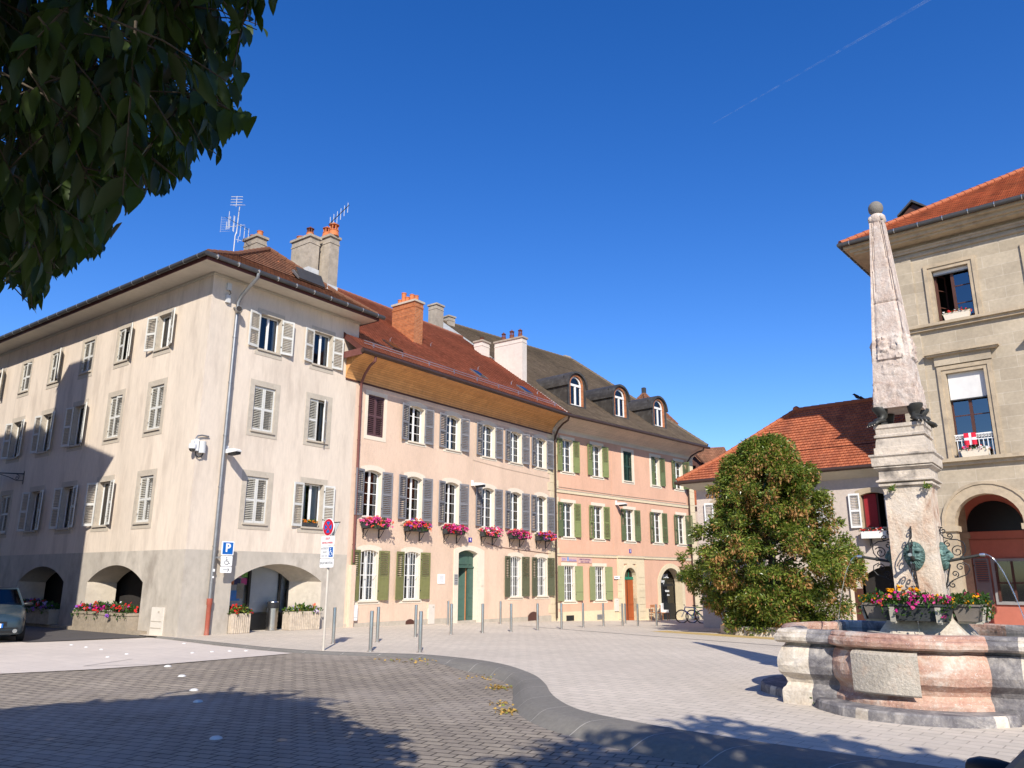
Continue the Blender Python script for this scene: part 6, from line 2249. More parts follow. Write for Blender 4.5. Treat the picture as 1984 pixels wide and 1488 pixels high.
mb.tube([(-.25, -.1, .02), (-.22, -.1, -.15), (-.1, -.1, -.22), (.05, -.1, -.18), (.12, -.1, -.02)], .03, 'iron_black', 8)
mb.build('mount', cm, smooth=40)
def floodlight(label, p, rz_, s=1.):
    t = thing('floodlight', label, 'lamp', p, rz_)
    mb = MB()
    P = [(0, 0), (.25, .14), (.8, .1), (1.0, .02), (.98, -.04), (.3, -.06), (.02, -.05)]
    mb.prism([(a * s, b * s) for a, b in P], -.14 * s, .14 * s, 'white_plastic', 'x')
    mb.m = None
    o = mb.build('shade', t)
    mb = MB()
    mb.prism([(.3 * s, -.06 * s), (.97 * s, -.045 * s), (.96 * s, -.16 * s), (.36 * s, -.17 * s)], -.12 * s, .12 * s, 'dark_frame', 'x')
    mb.build('lens', t)
    mb = MB()
    mb.box(-.06, .06, -.05, .02, .0, .32 * s, 'white_plastic')
    mb.build('arm', t)
floodlight('white floodlight sticking out beside the downpipe of the corner house', on(F1, .6, -.02, 5.75), FRZ + PI, .72)
floodlight('white floodlight on the peach house beside the fourth first floor window', on(F1, 13.5, -.02, 5.92), FRZ + PI, .72)
floodlight('white floodlight on the salmon house above its middle first floor window', on(F3_, 5.4, -.02, 5.95), F3Z + PI, .72)
mb = MB()
mb.lathe([(.1, -.12), (.13, 0), (.12, .1)], 'zinc', 14, (0, 0, 0), 'y')
mb.lathe([(.095, -.125), (.095, -.12)], 'interior_dark', 14, (0, 0, 0), 'y')
t = thing('pipe_camera', 'small dark round floodlight fixed on the downpipe elbow under the eaves', 'lamp', on(F1, .42, -.25, 10.65), FRZ - R(30))
mb.build('body', t, smooth=40)
mb = MB()
mb.tube([(0, 0, .0), (-.15, .15, .1), (-.15, .22, .1)], .03, 'zinc', 8)
mb.build('arm', t)
t = thing('wall_lantern', 'wrought iron lantern bracket at the left edge of the corner house', 'lamp', on(F1, S0, 12.45, 5.5), FRZ - PI / 2)
mb = MB()
mb.box(-.015, .015, -.02, -.003, -.05, .5, 'iron_black')
mb.tube([(0, -.02, .38), (-2.2, -.6, .55)], .025, 'iron_black', 6)
mb.tube([(0, -.02, .1), (-.4, -.1, .12), (-.9, -.22, .3), (-1.5, -.4, .46)], .014, 'iron_black', 6)
sp = spiral((0, 0), .015, .14, 0, 1.3)
mb.tube([(-.35 + a[1] * .97, -.12 + a[1] * .26, .24 + a[2]) for a in sp], .012, 'iron_black', 5)
mb.build('bracket', t)
mb = MB()
mb.frustum(-2.15, -.58, -.25, .35, .12, .12, .24, .24, 'lamp_amber')
mb.frustum(-2.15, -.58, .35, .5, .27, .27, .05, .05, 'iron_black')
mb.build('lantern', t)
# aerials
t = thing('tv_aerial', 'cluster of television aerials on a bent mast beside the small chimney of the corner house', 'aerial', on(F1, 1.75, 2.5, 13.75), FRZ)
t.scale = (.66, .66, .66)
mb = MB()
W_ = 'light_grey'
mb.tube([(0, 0, 0), (0, 0, 1.35), (.08, 0, 1.7), (.1, 0, 3.0), (.12, 0, 3.3)], .03, W_, 8)
mb.build('mast', t)
mb = MB()
Ax = Matrix.Rotation(R(-54), 3, 'Z')
def bar(a, b, r_=.011, k=W_):
    mb.tube([Ax @ Vector(a), Ax @ Vector(b)], r_, k, 5)
bar((-.15, .1, 3.3), (-.15, .1, 4.0), .015)
for i in range(4):
    bar((-.5, .1, 3.42 + i * .18), (.2, .1, 3.42 + i * .18), .018)
bar((-.1, 0, 3.35), (.6, -1.0, 2.85), .016, 'iron_black')
for i in range(14):
    t_ = i / 13
    c = Vector((-.1, 0, 3.35)).lerp(Vector((.6, -1.0, 2.85)), t_)
    bar(c + Vector((-.22, 0, 0)), c + Vector((.22, 0, 0)))
bar((-.7, 0, 2.6), (.9, -.3, 1.6), .013, 'iron_black')
for x, z, h_ in ((-.45, 2.35, 1.15), (-.38, 2.2, .8), (-.55, 2.0, .5), (-.15, 2.15, 1.0), (-.1, 2.1, 1.0), (.1, 1.9, .85), (.3, 1.7, .8), (.55, 1.55, .75), (.8, 1.5, .6)):
    bar((x, -.05, z - h_ / 2), (x, -.05, z + h_ / 2), .017)
for i in range(9):
    bar((-.95, .1, 1.7 + i * .11), (-.35, .1, 1.72 + i * .11), .005)
bar((-.95, .1, 1.65), (-.95, .1, 2.65), .006)
bar((.1, 0, 2.05), (.55, -.02, 2.05), .014)
bar((-.6, 0, 1.95), (.1, 0, 2.0), .014)
bar((.05, 0, 1.15), (.4, 0, 1.05), .013)
bar((.2, 0, .95), (.2, 0, 1.35), .014)
mb.build('array', t)
t = thing('tv_aerial', 'slanting aerial with vertical rods behind the tall double chimney', 'aerial', on(F1, 5.0, .75, 15.1), FRZ)
mb = MB()
mb.tube([(0, .1, 0), (.1, .1, .5), (.1, .1, 1.0)], .025, W_, 8)
mb.build('mast', t)
mb = MB()
bar((-.15, .1, .85), (.65, .1, 1.75), .02, 'iron_black')
for i in range(6):
    c = Vector((-.1, .1, .9)).lerp(Vector((.6, .1, 1.7)), i / 5)
    bar(c - Vector((0, 0, .3)), c + Vector((0, 0, .3 - .03 * i)), .012)
mb.build('array', t)
# crow
t = thing('crow', 'black bird perched on the ridge of the orange roofed house', 'bird', on(F5_, .05, 3.0, 9.5), THZ)
mb = MB()
mb.tube([(.22, 0, .06), (.1, 0, .12), (-.02, 0, .2), (-.1, 0, .29), (-.14, 0, .33), (-.22, 0, .32)], [.015, .05, .085, .055, .045, .006], 'crow_black', 10)
mb.tube([(.12, .04, .17), (.3, .03, .05)], [.045, .01], 'crow_black', 8)
mb.tube([(.12, -.04, .17), (.3, -.03, .05)], [.045, .01], 'crow_black', 8)
for s in (-.03, .03):
    mb.tube([(0, s, .14), (.01, s, 0)], .008, 'crow_black', 5)
mb.build('body', t, smooth=True)
# chairs by the shop
def chair(label, p, rz_, k, cush):
    t = thing('chair', label, 'chair', p, rz_, 'chairs outside the shop')
    for x in (-.2, .2):
        for y in (-.2, .2):
            mb = MB()
            mb.tube([(x, y, 0), (x, y, .42)], [.018, .024], k, 8)
            mb.build('leg', t)
    mb = MB()
    mb.box(-.24, .24, -.24, .24, .42, .46, k)
    mb.build('seat', t)
    mb = MB()
    for x in (-.2, .2):
        mb.tube([(x, .2, .45), (x * .95, .24, .88)], .018, k, 8)
    mb.box(-.2, .2, .2, .225, .74, .88, k)
    mb.box(-.2, .2, .205, .225, .56, .6, k)
    mb.build('backrest', t)
    if cush:
        mb = MB()
        mb.box(-.19, .19, -.18, .18, .46, .6, 'cushion_white')
        mb.box(-.16, .16, .1, .19, .6, .98, 'cushion_white')
        mb.build('cushion', t)
chair('plain brown wooden chair against the salmon wall left of the shop', on(F3_, 8.3, -.5, ground_z(*on(F3_, 8.3, -.5, 0)[:2])), F3Z, 'chair_wood', False)
chair('brown wooden chair with a white cushion beside the shop entrance', on(F3_, 9.15, -.55, ground_z(*on(F3_, 9.15, -.5, 0)[:2])), F3Z + R(18), 'chair_wood', True)
# bicycles
def bike(label, p, rz_, k, k2):
    t = thing('bicycle', label, 'bicycle', p, rz_, 'bicycles parked beside the shop')
    rw = .335
    for x in (-.53, .53):
        mb = MB()
        mb.tube([(x + rw * math.cos(2 * PI * i / 28), 0, rw + rw * math.sin(2 * PI * i / 28)) for i in range(29)], .022, 'tyre', 8, False)
        w_ = mb.build('wheel', t, smooth=True)
        mb = MB()
        mb.tube([(x + (rw - .035) * math.cos(2 * PI * i / 28), 0, rw + (rw - .035) * math.sin(2 * PI * i / 28)) for i in range(29)], .013, 'chrome', 6, False)
        for i in range(16):
            a = 2 * PI * i / 16
            mb.tube([(x, .02 * (i % 2 * 2 - 1), rw), (x + (rw - .04) * math.cos(a), 0, rw + (rw - .04) * math.sin(a))], .002, 'chrome', 3)
        mb.lathe([(.03, -.03), (.03, .03)], 'chrome', 10, (x, 0, rw), 'y')
        mb.build('rim', w_)
    mb = MB()
    bb, st, hd, hb = (.05, 0, .3), (.2, 0, .78), (-.34, 0, .82), (-.38, 0, .66)
    for a, b, r_ in ((bb, st, .024), (st, hd, .024), (bb, hb, .03), (bb, (.53, 0, rw), .015), (st, (.53, 0, rw), .014), (hd, hb, .028)):
        mb.tube([a, b], r_, k, 8)
    mb.build('frame', t)
    mb = MB()
    mb.tube([hb, (-.41, .045, .55), (-.53, .05, rw)], .022, k2, 8)
    mb.tube([hb, (-.41, -.045, .55), (-.53, -.05, rw)], .022, k2, 8)
    mb.build('fork', t)
    mb = MB()
    mb.tube([hd, (-.36, 0, .92)], .016, 'chrome', 8)
    mb.tube([(-.4, -.29, .93), (-.36, -.1, .93), (-.36, .1, .93), (-.4, .29, .93)], .014, 'iron_black', 8)
    mb.build('handlebar', t)
    mb = MB()
    mb.tube([st, (.22, 0, .86)], .014, 'chrome', 8)
    mb.prism([(.05, 0), (.2, .06), (.34, .08), (.36, 0), (.34, -.08), (.2, -.06)], .86, .91, 'iron_black', 'z')
    mb.build('saddle', t)
    mb = MB()
    mb.lathe([(.09, -.05), (.09, -.045)], 'chrome', 16, bb, 'y')
    mb.tube([(.05, -.06, .3), (.14, -.06, .18)], .01, 'chrome', 6)
    mb.box(.1, .2, -.14, -.06, .165, .185, 'iron_black')
    mb.tube([(.05, .06, .3), (-.04, .06, .42)], .01, 'chrome', 6)
    mb.box(-.1, 0, .06, .14, .41, .43, 'iron_black')
    mb.build('pedals', t)
p = (9.62, 42.9)
bike('blue and white bicycle leaning in front of the shop', (p[0], p[1], ground_z(p[0], p[1])), R(-14), 'paint_blue', 'white_paint')
p = (10.3, 43.5)
bike('bright green bicycle half hidden behind the blue one', (p[0], p[1], ground_z(p[0], p[1])), R(-8), 'paint_green', 'paint_green')
# ================================================================== camera
cam = bpy.data.cameras.new('camera')
co = bpy.data.objects.new('camera', cam)
COL.objects.link(co)
PIT, ROL, FPX = R(14.212), R(.156), 1496.2
fwd = Vector((0, math.cos(PIT), math.sin(PIT)))
up0 = Vector((0, -math.sin(PIT), math.cos(PIT)))
rt0 = Vector((1, 0, 0))
RT = rt0 * math.cos(ROL) + up0 * math.sin(ROL)
UP = -rt0 * math.sin(ROL) + up0 * math.cos(ROL)
co.matrix_world = Matrix(((RT.x, UP.x, -fwd.x, 0), (RT.y, UP.y, -fwd.y, 0), (RT.z, UP.z, -fwd.z, 1.7), (0, 0, 0, 1)))
cam.sensor_width = 36
cam.sensor_fit = 'HORIZONTAL'
cam.lens = 36 * FPX / 1984
cam.clip_start = .1
cam.clip_end = 20000
SC.camera = co
def seen(p):
    d = Vector(p) - Vector((0, 0, 1.7))
    w = d.dot(fwd)
    if w < .2:
        return None
    return 992 + FPX * d.dot(RT) / w, 744 - FPX * d.dot(UP) / w

# ================================================================== trees
def interp(P, x):
    if x <= P[0][0]:
        return P[0][1]
    for (a, b), (c, d) in zip(P, P[1:]):
        if x <= c:
            return b + (d - b) * (x - a) / (c - a)
    return P[-1][1]
def branch_mesh(mb, pts, r):
    mb.tube(pts, r, 'bark', 9)
# overhanging tree: its crown ends at an uneven lower front edge
EDGE = [(-420, 640), (-200, 620), (0, 556), (30, 560), (62, 612), (84, 592), (92, 552), (150, 525), (160, 506), (205, 500), (212, 440), (245, 408), (290, 380), (325, 392), (345, 352), (372, 350), (380, 300), (432, 338), (440, 262), (458, 280), (480, 242), (470, 190), (482, 100), (505, 62), (518, 96), (530, 30), (545, 0), (580, -80), (640, -200), (700, -420)]
def below_edge(px, py):
    """true when the crown reaches this direction: left of and above the ragged edge"""
    n_ = len(EDGE)
    P = EDGE + [(700, -3000), (-3000, -3000), (-3000, 640)]
    c = False
    j = len(P) - 1
    for i in range(len(P)):
        (xi, yi), (xj, yj) = P[i], P[j]
        if (yi > py) != (yj > py) and px < (xj - xi) * (py - yi) / (yj - yi) + xi:
            c = not c
        j = i
    return c
t1 = thing('overhanging_tree', 'leafy tree whose dark shaded crown hangs into the upper left of the picture', 'tree', (-5.4, .6, 0))
B0 = Vector((-5.4, .6, 0))
mb = MB()
branch_mesh(mb, [(0, 0, -.2), (0.05, 0, 1.2), (.0, .1, 2.6), (.1, .1, 3.4)], [.26, .2, .18, .17])
r = random.Random(31)
LIMB = [[(.1, .1, 3.2), (.8, .9, 4.4), (1.7, 2.2, 5.4), (2.6, 3.2, 5.9)], [(.1, .1, 3.3), (-.3, 1.2, 4.6), (-.4, 2.6, 5.4), (-.3, 4., 5.6)], [(.1, .1, 3.4), (1.4, -.2, 5), (2.8, -.2, 6.4), (3.8, .3, 7.)],
        [(.1, .1, 3.4), (.2, -.5, 5), (.4, -.8, 7), (.6, -.6, 8.4)], [(.1, .1, 3.3), (-1.2, -.4, 4.8), (-2.4, -.8, 6.2)], [(.1, .1, 3.4), (.9, .8, 5.6), (1.6, 1.6, 7.4)]]
for l in LIMB:
    branch_mesh(mb, l, [.12, .08, .05, .025][:len(l)])
mb.build('trunk', t1, smooth=True)
GS = [(-9, 10.6), (-7, 11.2), (-6, 12.2), (-4.9, 12.8), (-4, 13.5), (-3.1, 13.2), (-2.3, 12.4), (-1.7, 11.2), (-1.3, 10.4), (-.8, 10.1), (-.4, 9.), (0, 7.4)]
LP = leaf_pts(.135, .05, .22)
cr = Fast(['leaf_shade', 'leaf_shade_dark', 'leaf_mid', 'bark'])
tw = MB()
cnt = 0
tries = 0
while cnt < 800 and tries < 90000:
    tries += 1
    p = Vector((r.uniform(-6.6, .1), r.uniform(2.2, 8.2), r.uniform(3.0, 8.6)))
    q = Vector(((p.x + 4.2) / 4.6, (p.y - 3.2) / 5.6, (p.z - 6.2) / 3.6))
    if q.length > 1 or p.y + 1.44 * p.z > interp(GS, p.x) + r.gauss(0, .25):
        continue
    if noise.noise(p * .9) < -.28:
        continue
    s = seen(p)
    if s is None or not below_edge(s[0], s[1] + 10) or s[1] < -420 or s[0] < -330:
        continue
    d = Vector((r.gauss(.25, .6), r.gauss(.35, .6), r.gauss(-.35, .35))).normalized()
    ln = r.uniform(.35, .75)
    nl = int(ln / .042)
    e_ = p + d * ln + Vector((0, 0, -.12 * ln))
    cutp = 1.
    while cutp > .1:
        s = seen(p.lerp(e_, cutp))
        if s and below_edge(s[0], s[1] + 16) and below_edge(s[0] + 12, s[1]):
            break
        cutp -= .12
    if cutp < .2:
        continue
    f_ = p.lerp(e_, cutp)
    tw.v, tw.f = [], []
    tw.tube([p - B0, p.lerp(f_, .5) + Vector((0, 0, .03)) - B0, f_ - B0], [.006, .004, .0025], 'bark', 4)
    cr.add((tw.v, tw.f), Matrix.Identity(3), (0, 0, 0), 3)
    for i in range(nl):
        t = (i + .6) / nl
        c = p.lerp(e_, t)
        side = 1 if i % 2 else -1
        az = math.atan2(d.y, d.x) + side * r.uniform(.5, 1.2)
        tilt = r.gauss(1.05, .3)
        mt = Matrix.Rotation(az, 3, 'Z') @ Matrix.Rotation(tilt, 3, 'Y') @ Matrix.Rotation(r.gauss(0, .5), 3, 'X')
        sc_ = r.uniform(.75, 1.3)
        tip = c + mt @ Vector((.13 * sc_, 0, 0))
        s = seen(tip)
        if s is None or not below_edge(*s):
            continue
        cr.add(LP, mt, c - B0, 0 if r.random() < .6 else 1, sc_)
    cnt += 1
BL_ = leaf_pts(.33, .14, .25)
n_ = 0
tries = 0
while n_ < 11500 and tries < 400000:
    tries += 1
    p = Vector((r.uniform(-9.2, .0), r.uniform(-4.5, 6.2), r.uniform(4.2, 9.4)))
    q = Vector(((p.x + 4.6) / 4.7, (p.y - .6) / 5.6, (p.z - 6.4) / 3.1))
    if q.length > 1:
        continue
    if p.y + 1.44 * p.z > interp(GS, p.x) + .35 * noise.noise(p * 1.7):
        continue
    s = seen(p)
    if s and (s[1] > -60 and s[0] > -60):
        continue
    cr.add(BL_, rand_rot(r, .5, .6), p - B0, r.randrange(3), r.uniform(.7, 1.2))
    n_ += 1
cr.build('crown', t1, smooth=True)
t2 = thing('shade_tree', 'tree behind the viewer whose shadow falls on the kerb by the fountain', 'tree', (4.0, -4.2, 0))
B1 = Vector((4., -4.2, 0))
mb = MB()
branch_mesh(mb, [(0, 0, -.2), (0, .05, 1.6), (.05, 0, 3.4), (.0, .2, 5.2)], [.24, .19, .16, .1])
for l in ([(0, 0, 3), (1, .8, 4.4), (1.6, 1.6, 5.4)], [(0, 0, 3.1), (-1.2, .9, 4.6), (-2.2, 1.8, 5.6)], [(0, 0, 3.4), (.2, 1.4, 5), (.2, 2.6, 5.8)]):
    branch_mesh(mb, l, [.1, .07, .03])
mb.build('trunk', t2, smooth=True)
GS2 = [(.0, 8.2), (.35, 9.5), (1.4, 9.9), (2.2, 9.7), (3.2, 10.8), (3.7, 10.5), (4.1, 9.7), (4.6, 9.0), (5.3, 8.0), (6.2, 6.5), (7.5, 5)]
cr = Fast(['leaf_mid', 'leaf_dark', 'leaf_shade'])
n_ = 0
while n_ < 7500:
    p = Vector((r.uniform(.1, 7.2), r.uniform(-7.4, .6), r.uniform(4.0, 8.2)))
    q = Vector(((p.x - 3.6) / 3.6, (p.y + 3.4) / 4.2, (p.z - 6.2) / 2.5))
    if q.length > 1 or p.y + 1.44 * p.z > interp(GS2, p.x) + .3 * noise.noise(p * 1.9):
        continue
    cr.add(BL_, rand_rot(r, .5, .6), p - B1, r.randrange(3), r.uniform(.7, 1.2))
    n_ += 1
cr.build('crown', t2, smooth=True)
# big evergreen by the fountain
BX, BY = 9.5, 28.9
BZ = ground_z(BX, BY)
t3 = thing('evergreen_tree', 'big bushy evergreen tree with green and rusty leaves reaching the ground behind the fountain', 'tree', (BX, BY, BZ))
mb = MB()
branch_mesh(mb, [(0, 0, -.1), (.05, .02, 1.5), (0, .05, 3.5), (.05, 0, 5.6)], [.2, .16, .1, .03])
for i in range(16):
    a = i * 2.4
    z = 1 + i * .26
    rr_ = 2.1 * (1 - i / 26)
    branch_mesh(mb, [(0, 0, z), (rr_ * .5 * math.cos(a), rr_ * .5 * math.sin(a), z + .4), (rr_ * math.cos(a), rr_ * math.sin(a), z + .6)], [.06, .035, .012])
mb.build('trunk', t3, smooth=True)
RP = [(0, 1.5), (.35, 1.75), (1., 2.05), (1.9, 2.6), (2.6, 2.85), (3.1, 2.4), (3.7, 2.0), (4.6, 1.85), (5.3, 1.5), (6.0, 1.05), (6.6, .6), (7.0, .2)]
r = random.Random(77)
cl = []
for i in range(520):                                    # leafy sprays spread over and inside the crown
    z = 6.75 * (1 - (r.random() ** 1.0)) if i > 20 else 5.5 + 1.3 * i / 20
    a = r.uniform(0, 2 * PI)
    rr_ = interp(RP, z)
    lob = 1 + .42 * noise.noise((math.cos(a) * 1.9 + 5, math.sin(a) * 1.9, z * .8)) + .12 * noise.noise((math.cos(a) * 5, math.sin(a) * 5, z * 2.2))
    q = r.uniform(.62, 1.0) if r.random() < .82 else r.uniform(.2, .62)
    if i % 4 == 0:
        q = r.uniform(1., 1.16)
    cl.append((Vector((math.cos(a) * rr_ * lob * q, math.sin(a) * rr_ * lob * q, z + .12)), r.uniform(.2, .5) * (.62 if i % 4 == 0 else 1), r.random()))
cr = Fast(['leaf_mid', 'leaf_dark', 'leaf_bright', 'leaf_rust'])
SL = small_leaf(.15, .062)
for c, s, hue in cl:
    rust = .5 if noise.noise(c * .8 + Vector((3, 1, 7))) > .12 else .1
    out = Vector((c.x, c.y, .5)).normalized()
    for j in range(int(400 * s * s / .16)):
        v = Vector((r.gauss(0, 1), r.gauss(0, 1), r.gauss(0, .9)))
        v = v.normalized() * s * (r.random() ** .45)
        p = c + v
        if p.z < .03:
            continue
        q = r.random()
        low = v.z < 0
        mi = 3 if q < rust * (1. if low else .55) else 2 if q > .66 else 1 if q > .52 else 0
        az = math.atan2(v.y + out.y * s, v.x + out.x * s) + r.gauss(0, .7)
        mt = Matrix.Rotation(az, 3, 'Z') @ Matrix.Rotation(r.gauss(.7 if mi == 3 else -.1, .55), 3, 'Y') @ Matrix.Rotation(r.gauss(0, .6), 3, 'X')
        cr.add(SL, mt, p, mi, r.uniform(.7, 1.25))
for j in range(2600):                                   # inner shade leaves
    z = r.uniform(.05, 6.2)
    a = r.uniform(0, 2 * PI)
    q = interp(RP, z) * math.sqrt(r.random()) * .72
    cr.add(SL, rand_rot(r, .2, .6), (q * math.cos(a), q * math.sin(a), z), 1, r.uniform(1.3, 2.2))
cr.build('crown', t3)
mb = MB()
P = [(math.cos(2 * PI * i / 20) * 2., math.sin(2 * PI * i / 20) * 1.5) for i in range(20)]
mb.prism(P, -.1, .32, 'planter_concrete', 'z')
bed = tag(mb.build('planting_bed', None, (BX, BY, BZ)), 'low rounded concrete bed at the foot of the big evergreen', 'planter')
# tufts on the fountain
for x, y, z, n_, s_, lab in ((-1.15, -1.62, .02, 90, .09, 'small green weed sprouting at the foot of the fountain step'), (-.18, -.42, 3.04, 50, .05, 'moss tuft under the left of the fountain cornice'), (.3, -.42, 3.04, 50, .045, 'moss tuft under the right corner of the fountain cornice')):
    v = Matrix.Rotation(FA, 3, 'Z') @ Vector((x, y, z))
    f = Fast(['leaf_bright', 'plant_green'])
    for i in range(n_):
        f.add(small_leaf(.05, .025), rand_rot(r, -.7, .6), (r.gauss(0, s_ * .6), r.gauss(0, s_ * .4), abs(r.gauss(0, s_ * .6))), i % 2, r.uniform(.7, 1.4))
    tag(f.build('weed', None, (FX + v.x, FY + v.y, v.z)), lab, 'plant')

# ================================================================== cars
def car(label, p, rz_, paint, plate, pillar=None):
    t = thing('parked_car', label, 'car', p, rz_)
    mb = MB()
    S = [(0, .55, .28, .5, .6), (.05, .68, .24, .52, .67), (.2, .76, .2, .56, .74), (.55, .8, .18, .6, .84), (1.0, .82, .18, .62, .93), (1.2, .825, .18, .62, .96), (2.2, .83, .18, .62, .97), (3.2, .82, .18, .62, .97), (3.65, .78, .22, .62, .96), (3.8, .7, .3, .6, .9)]
    V, n_ = [], 0
    for y, w_, zb, zm, zt in S:
        ring = [(-w_ * .9, zb), (-w_, zb + .1), (-w_, zm), (-w_ * .96, zt - .05), (-w_ * .86, zt), (-w_ * .4, zt + .035), (w_ * .4, zt + .035), (w_ * .86, zt), (w_ * .96, zt - .05), (w_, zm), (w_, zb + .1), (w_ * .9, zb)]
        n_ = len(ring)
        V += [(x, y, z) for x, z in ring]
    F = []
    for i in range(len(S) - 1):
        for j in range(n_):
            k = (j + 1) % n_
            F.append((i * n_ + j, i * n_ + k, (i + 1) * n_ + k, (i + 1) * n_ + j))
    F += [tuple(range(n_ - 1, -1, -1)), tuple((len(S) - 1) * n_ + j for j in range(n_))]
    mb.add(V, F, paint)
    b = mb.build('body', t, smooth=55)
    mb = MB()                                           # cabin: roof and pillars, glass set between
    G = [(1.08, .74, .95), (1.85, .585, 1.4), (2.6, .6, 1.45), (3.3, .57, 1.4), (3.72, .7, .96)]
    mb.add([(-.585, 1.85, 1.4), (.585, 1.85, 1.4), (.6, 2.6, 1.45), (.57, 3.3, 1.4), (-.57, 3.3, 1.4), (-.6, 2.6, 1.45), (-.6, 1.87, 1.37), (.6, 1.87, 1.37), (.59, 3.3, 1.36), (-.59, 3.3, 1.36)], [(0, 1, 2, 5), (5, 2, 3, 4), (0, 6, 7, 1)], paint)
    for s in (-1, 1):
        for a, c in (((.74 * s, 1.08, .95), (.585 * s, 1.85, 1.4)), ((.75 * s, 2.35, .95), (.6 * s, 2.4, 1.44)), ((.7 * s, 3.72, .95), (.57 * s, 3.3, 1.4)), ((.585 * s, 1.85, 1.4), (.57 * s, 3.3, 1.4))):
            mb.tube([a, c], .03, pillar or paint, 6)
    mb.build('roof', t, smooth=40)
    mb = MB()
    mb.quad((-.72, 1.1, .96), (.72, 1.1, .96), (.575, 1.85, 1.39), (-.575, 1.85, 1.39), 'dark_glass')
    mb.quad((.68, 3.7, .96), (-.68, 3.7, .96), (-.56, 3.3, 1.39), (.56, 3.3, 1.39), 'dark_glass')
    for s in (-1, 1):
        mb.quad((.745 * s, 1.1, .95), (.75 * s, 3.7, .95), (.575 * s, 3.3, 1.39), (.59 * s, 1.85, 1.39), 'dark_glass')
    mb.build('window', t)
    mb = MB()
    mb.box(-.34, .34, -.02, .06, .44, .56, 'dark_frame')
    mb.box(-.6, .6, -.025, .1, .26, .33, 'dark_frame')
    mb.box(-.62, .62, -.02, .12, .37, .4, 'dark_frame')
    mb.build('grille', t)
    for s in (-1, 1):
        mb = MB()
        mb.add([(s * .4, .045, .53), (s * .62, .075, .5), (s * .73, .24, .56), (s * .71, .34, .74), (s * .52, .12, .68), (s * .55, .2, .6)], [(0, 1, 5), (1, 2, 5), (2, 3, 5), (3, 4, 5), (4, 0, 5)], 'chrome')
        mb.add([(s * .39, .03, .525), (s * .63, .06, .49), (s * .745, .24, .555), (s * .72, .345, .755), (s * .52, .1, .69)], [(0, 1, 2, 3, 4)], 'lamp_glass')
        mb.build('headlight', t)
        mb = MB()
        mb.lathe([(.055, -.03), (.06, .02)], 'chrome', 14, (s * .55, .0, .31), 'y')
        mb.build('fog_lamp', t)
        mb = MB()
        mb.lathe([(.005, -.11), (.045, -.1), (.062, -.05), (.066, .02), (.06, .08), (.04, .11), (.005, .115)], 'dark_frame', 12, (s * .86, 1.28, .98), 'x')
        mb.tube([(s * .74, 1.3, .95), (s * .82, 1.28, .97)], .02, 'dark_frame', 6)
        mb.build('mirror', t, smooth=50)
        for y in (.72, 3.05):
            mb = MB()
            mb.lathe([(.2, -.09), (.28, -.09), (.295, -.05), (.295, .05), (.28, .09), (.2, .09)], 'tyre', 24, (s * .74, y, .295), 'x')
            w_ = mb.build('wheel', t, smooth=40)
            mb = MB()
            mb.lathe([(.02, s * .07), (.19, s * .085), (.2, s * .06)] if s > 0 else [(.2, -.06), (.19, -.085), (.02, -.07)], 'chrome', 18, (s * .74, y, .295), 'x')
            mb.build('rim', w_)
    if plate:
        mb = MB()
        mb.box(-.26, .26, -.05, -.03, .4, .51, 'sign_white')
        mb.box(.215, .26, -.052, -.05, .4, .51, 'sign_blue')
        o = mb.build('number_plate', t)
        text(plate, .095, 'sign_black', o, (.12, -.053, .455))
    return t
car('blue grey hatchback cut off by the left edge, in the shade by the arches', (-14.05, 21.85, road_z(-14.1, 22.1) + .016), R(35), 'car_blue', 'LK')
car('dark green car just showing a tan windscreen pillar in the lower right corner', (1.46, 2.47, -.125), R(-62), 'car_green', '', 'trim_tan')
# ================================================================== sky
mw = bpy.data.materials.new('contrail_vapour')
mw.use_nodes = True
nt = mw.node_tree
nt.nodes.clear()
o_ = nt.nodes.new('ShaderNodeOutputMaterial')
tr = nt.nodes.new('ShaderNodeBsdfTransparent')
df = nt.nodes.new('ShaderNodeBsdfDiffuse')
df.inputs[0].default_value = (.8, .85, .9, 1)
nz = nt.nodes.new('ShaderNodeTexNoise')
nz.inputs['Scale'].default_value = .012
nz.inputs['Detail'].default_value = 5
tcn = nt.nodes.new('ShaderNodeTexCoord')
nt.links.new(tcn.outputs['Object'], nz.inputs['Vector'])
mr = nt.nodes.new('ShaderNodeMapRange')
mr.inputs['From Min'].default_value = .35
mr.inputs['From Max'].default_value = .75
mr.inputs['To Min'].default_value = .0
mr.inputs['To Max'].default_value = .1
nt.links.new(nz.outputs['Fac'], mr.inputs['Value'])
ms = nt.nodes.new('ShaderNodeMixShader')
nt.links.new(mr.outputs['Result'], ms.inputs[0])
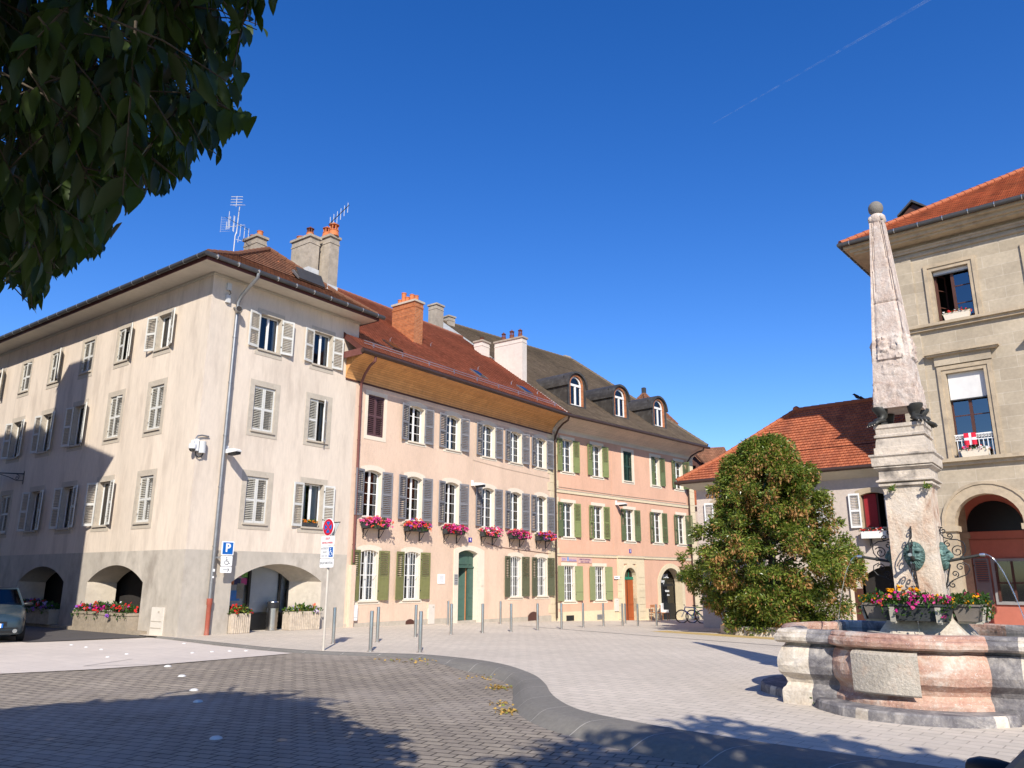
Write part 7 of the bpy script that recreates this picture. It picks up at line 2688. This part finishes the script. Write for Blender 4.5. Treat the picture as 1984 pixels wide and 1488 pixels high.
nt.links.new(tr.outputs[0], ms.inputs[1])
nt.links.new(df.outputs[0], ms.inputs[2])
nt.links.new(ms.outputs[0], o_.inputs[0])
M['contrail_vapour'] = mw
mb = MB()
def far(px, py, dist):
    d = (fwd * FPX + RT * (px - 992) - UP * (py - 744)).normalized()
    return Vector((0, 0, 1.7)) + d * dist
A_, B_ = far(1380, 240, 9000), far(1990, -110, 7800)
mb.tube([A_.lerp(B_, i / 20) for i in range(21)], [4 + 11 * i / 20 for i in range(21)], 'contrail_vapour', 8)
struct(mb.build('contrail'))

SUN_EL, SUN_AZ = R(34.8), R(-4.5)     # light travels toward azimuth -4.5 deg (slightly left of straight ahead)
w = bpy.data.worlds.new('World')
SC.world = w
w.use_nodes = True
nt = w.node_tree
bg = nt.nodes['Background']
sky = nt.nodes.new('ShaderNodeTexSky')
sky.sky_type = 'NISHITA'
sky.sun_disc = False
sky.sun_elevation = SUN_EL
sky.sun_rotation = PI + SUN_AZ
sky.altitude = 400
sky.air_density = 1.
sky.dust_density = .1
sky.ozone_density = 3.
hs = nt.nodes.new('ShaderNodeHueSaturation')
hs.inputs['Saturation'].default_value = 1.34
hs.inputs['Hue'].default_value = .5155
nt.links.new(sky.outputs[0], hs.inputs['Color'])
nt.links.new(hs.outputs[0], bg.inputs[0])
bg.inputs[1].default_value = .14
sd = bpy.data.lights.new('sun', 'SUN')
sd.energy = 4.8
sd.angle = R(.53)
sd.color = (1, .94, .84)
so = bpy.data.objects.new('sun', sd)
COL.objects.link(so)
ldir = Vector((math.sin(SUN_AZ) * math.cos(SUN_EL), math.cos(SUN_AZ) * math.cos(SUN_EL), -math.sin(SUN_EL)))
so.rotation_euler = ldir.to_track_quat('-Z', 'Y').to_euler()
so.location = (0, -20, 30)
SC.view_settings.view_transform = 'Standard'
SC.view_settings.look = 'None'
SC.view_settings.exposure = .4
SC.view_settings.gamma = 1
SC.cycles.max_bounces = 6
SC.cycles.transparent_max_bounces = 12
SC.cycles.use_denoising = True
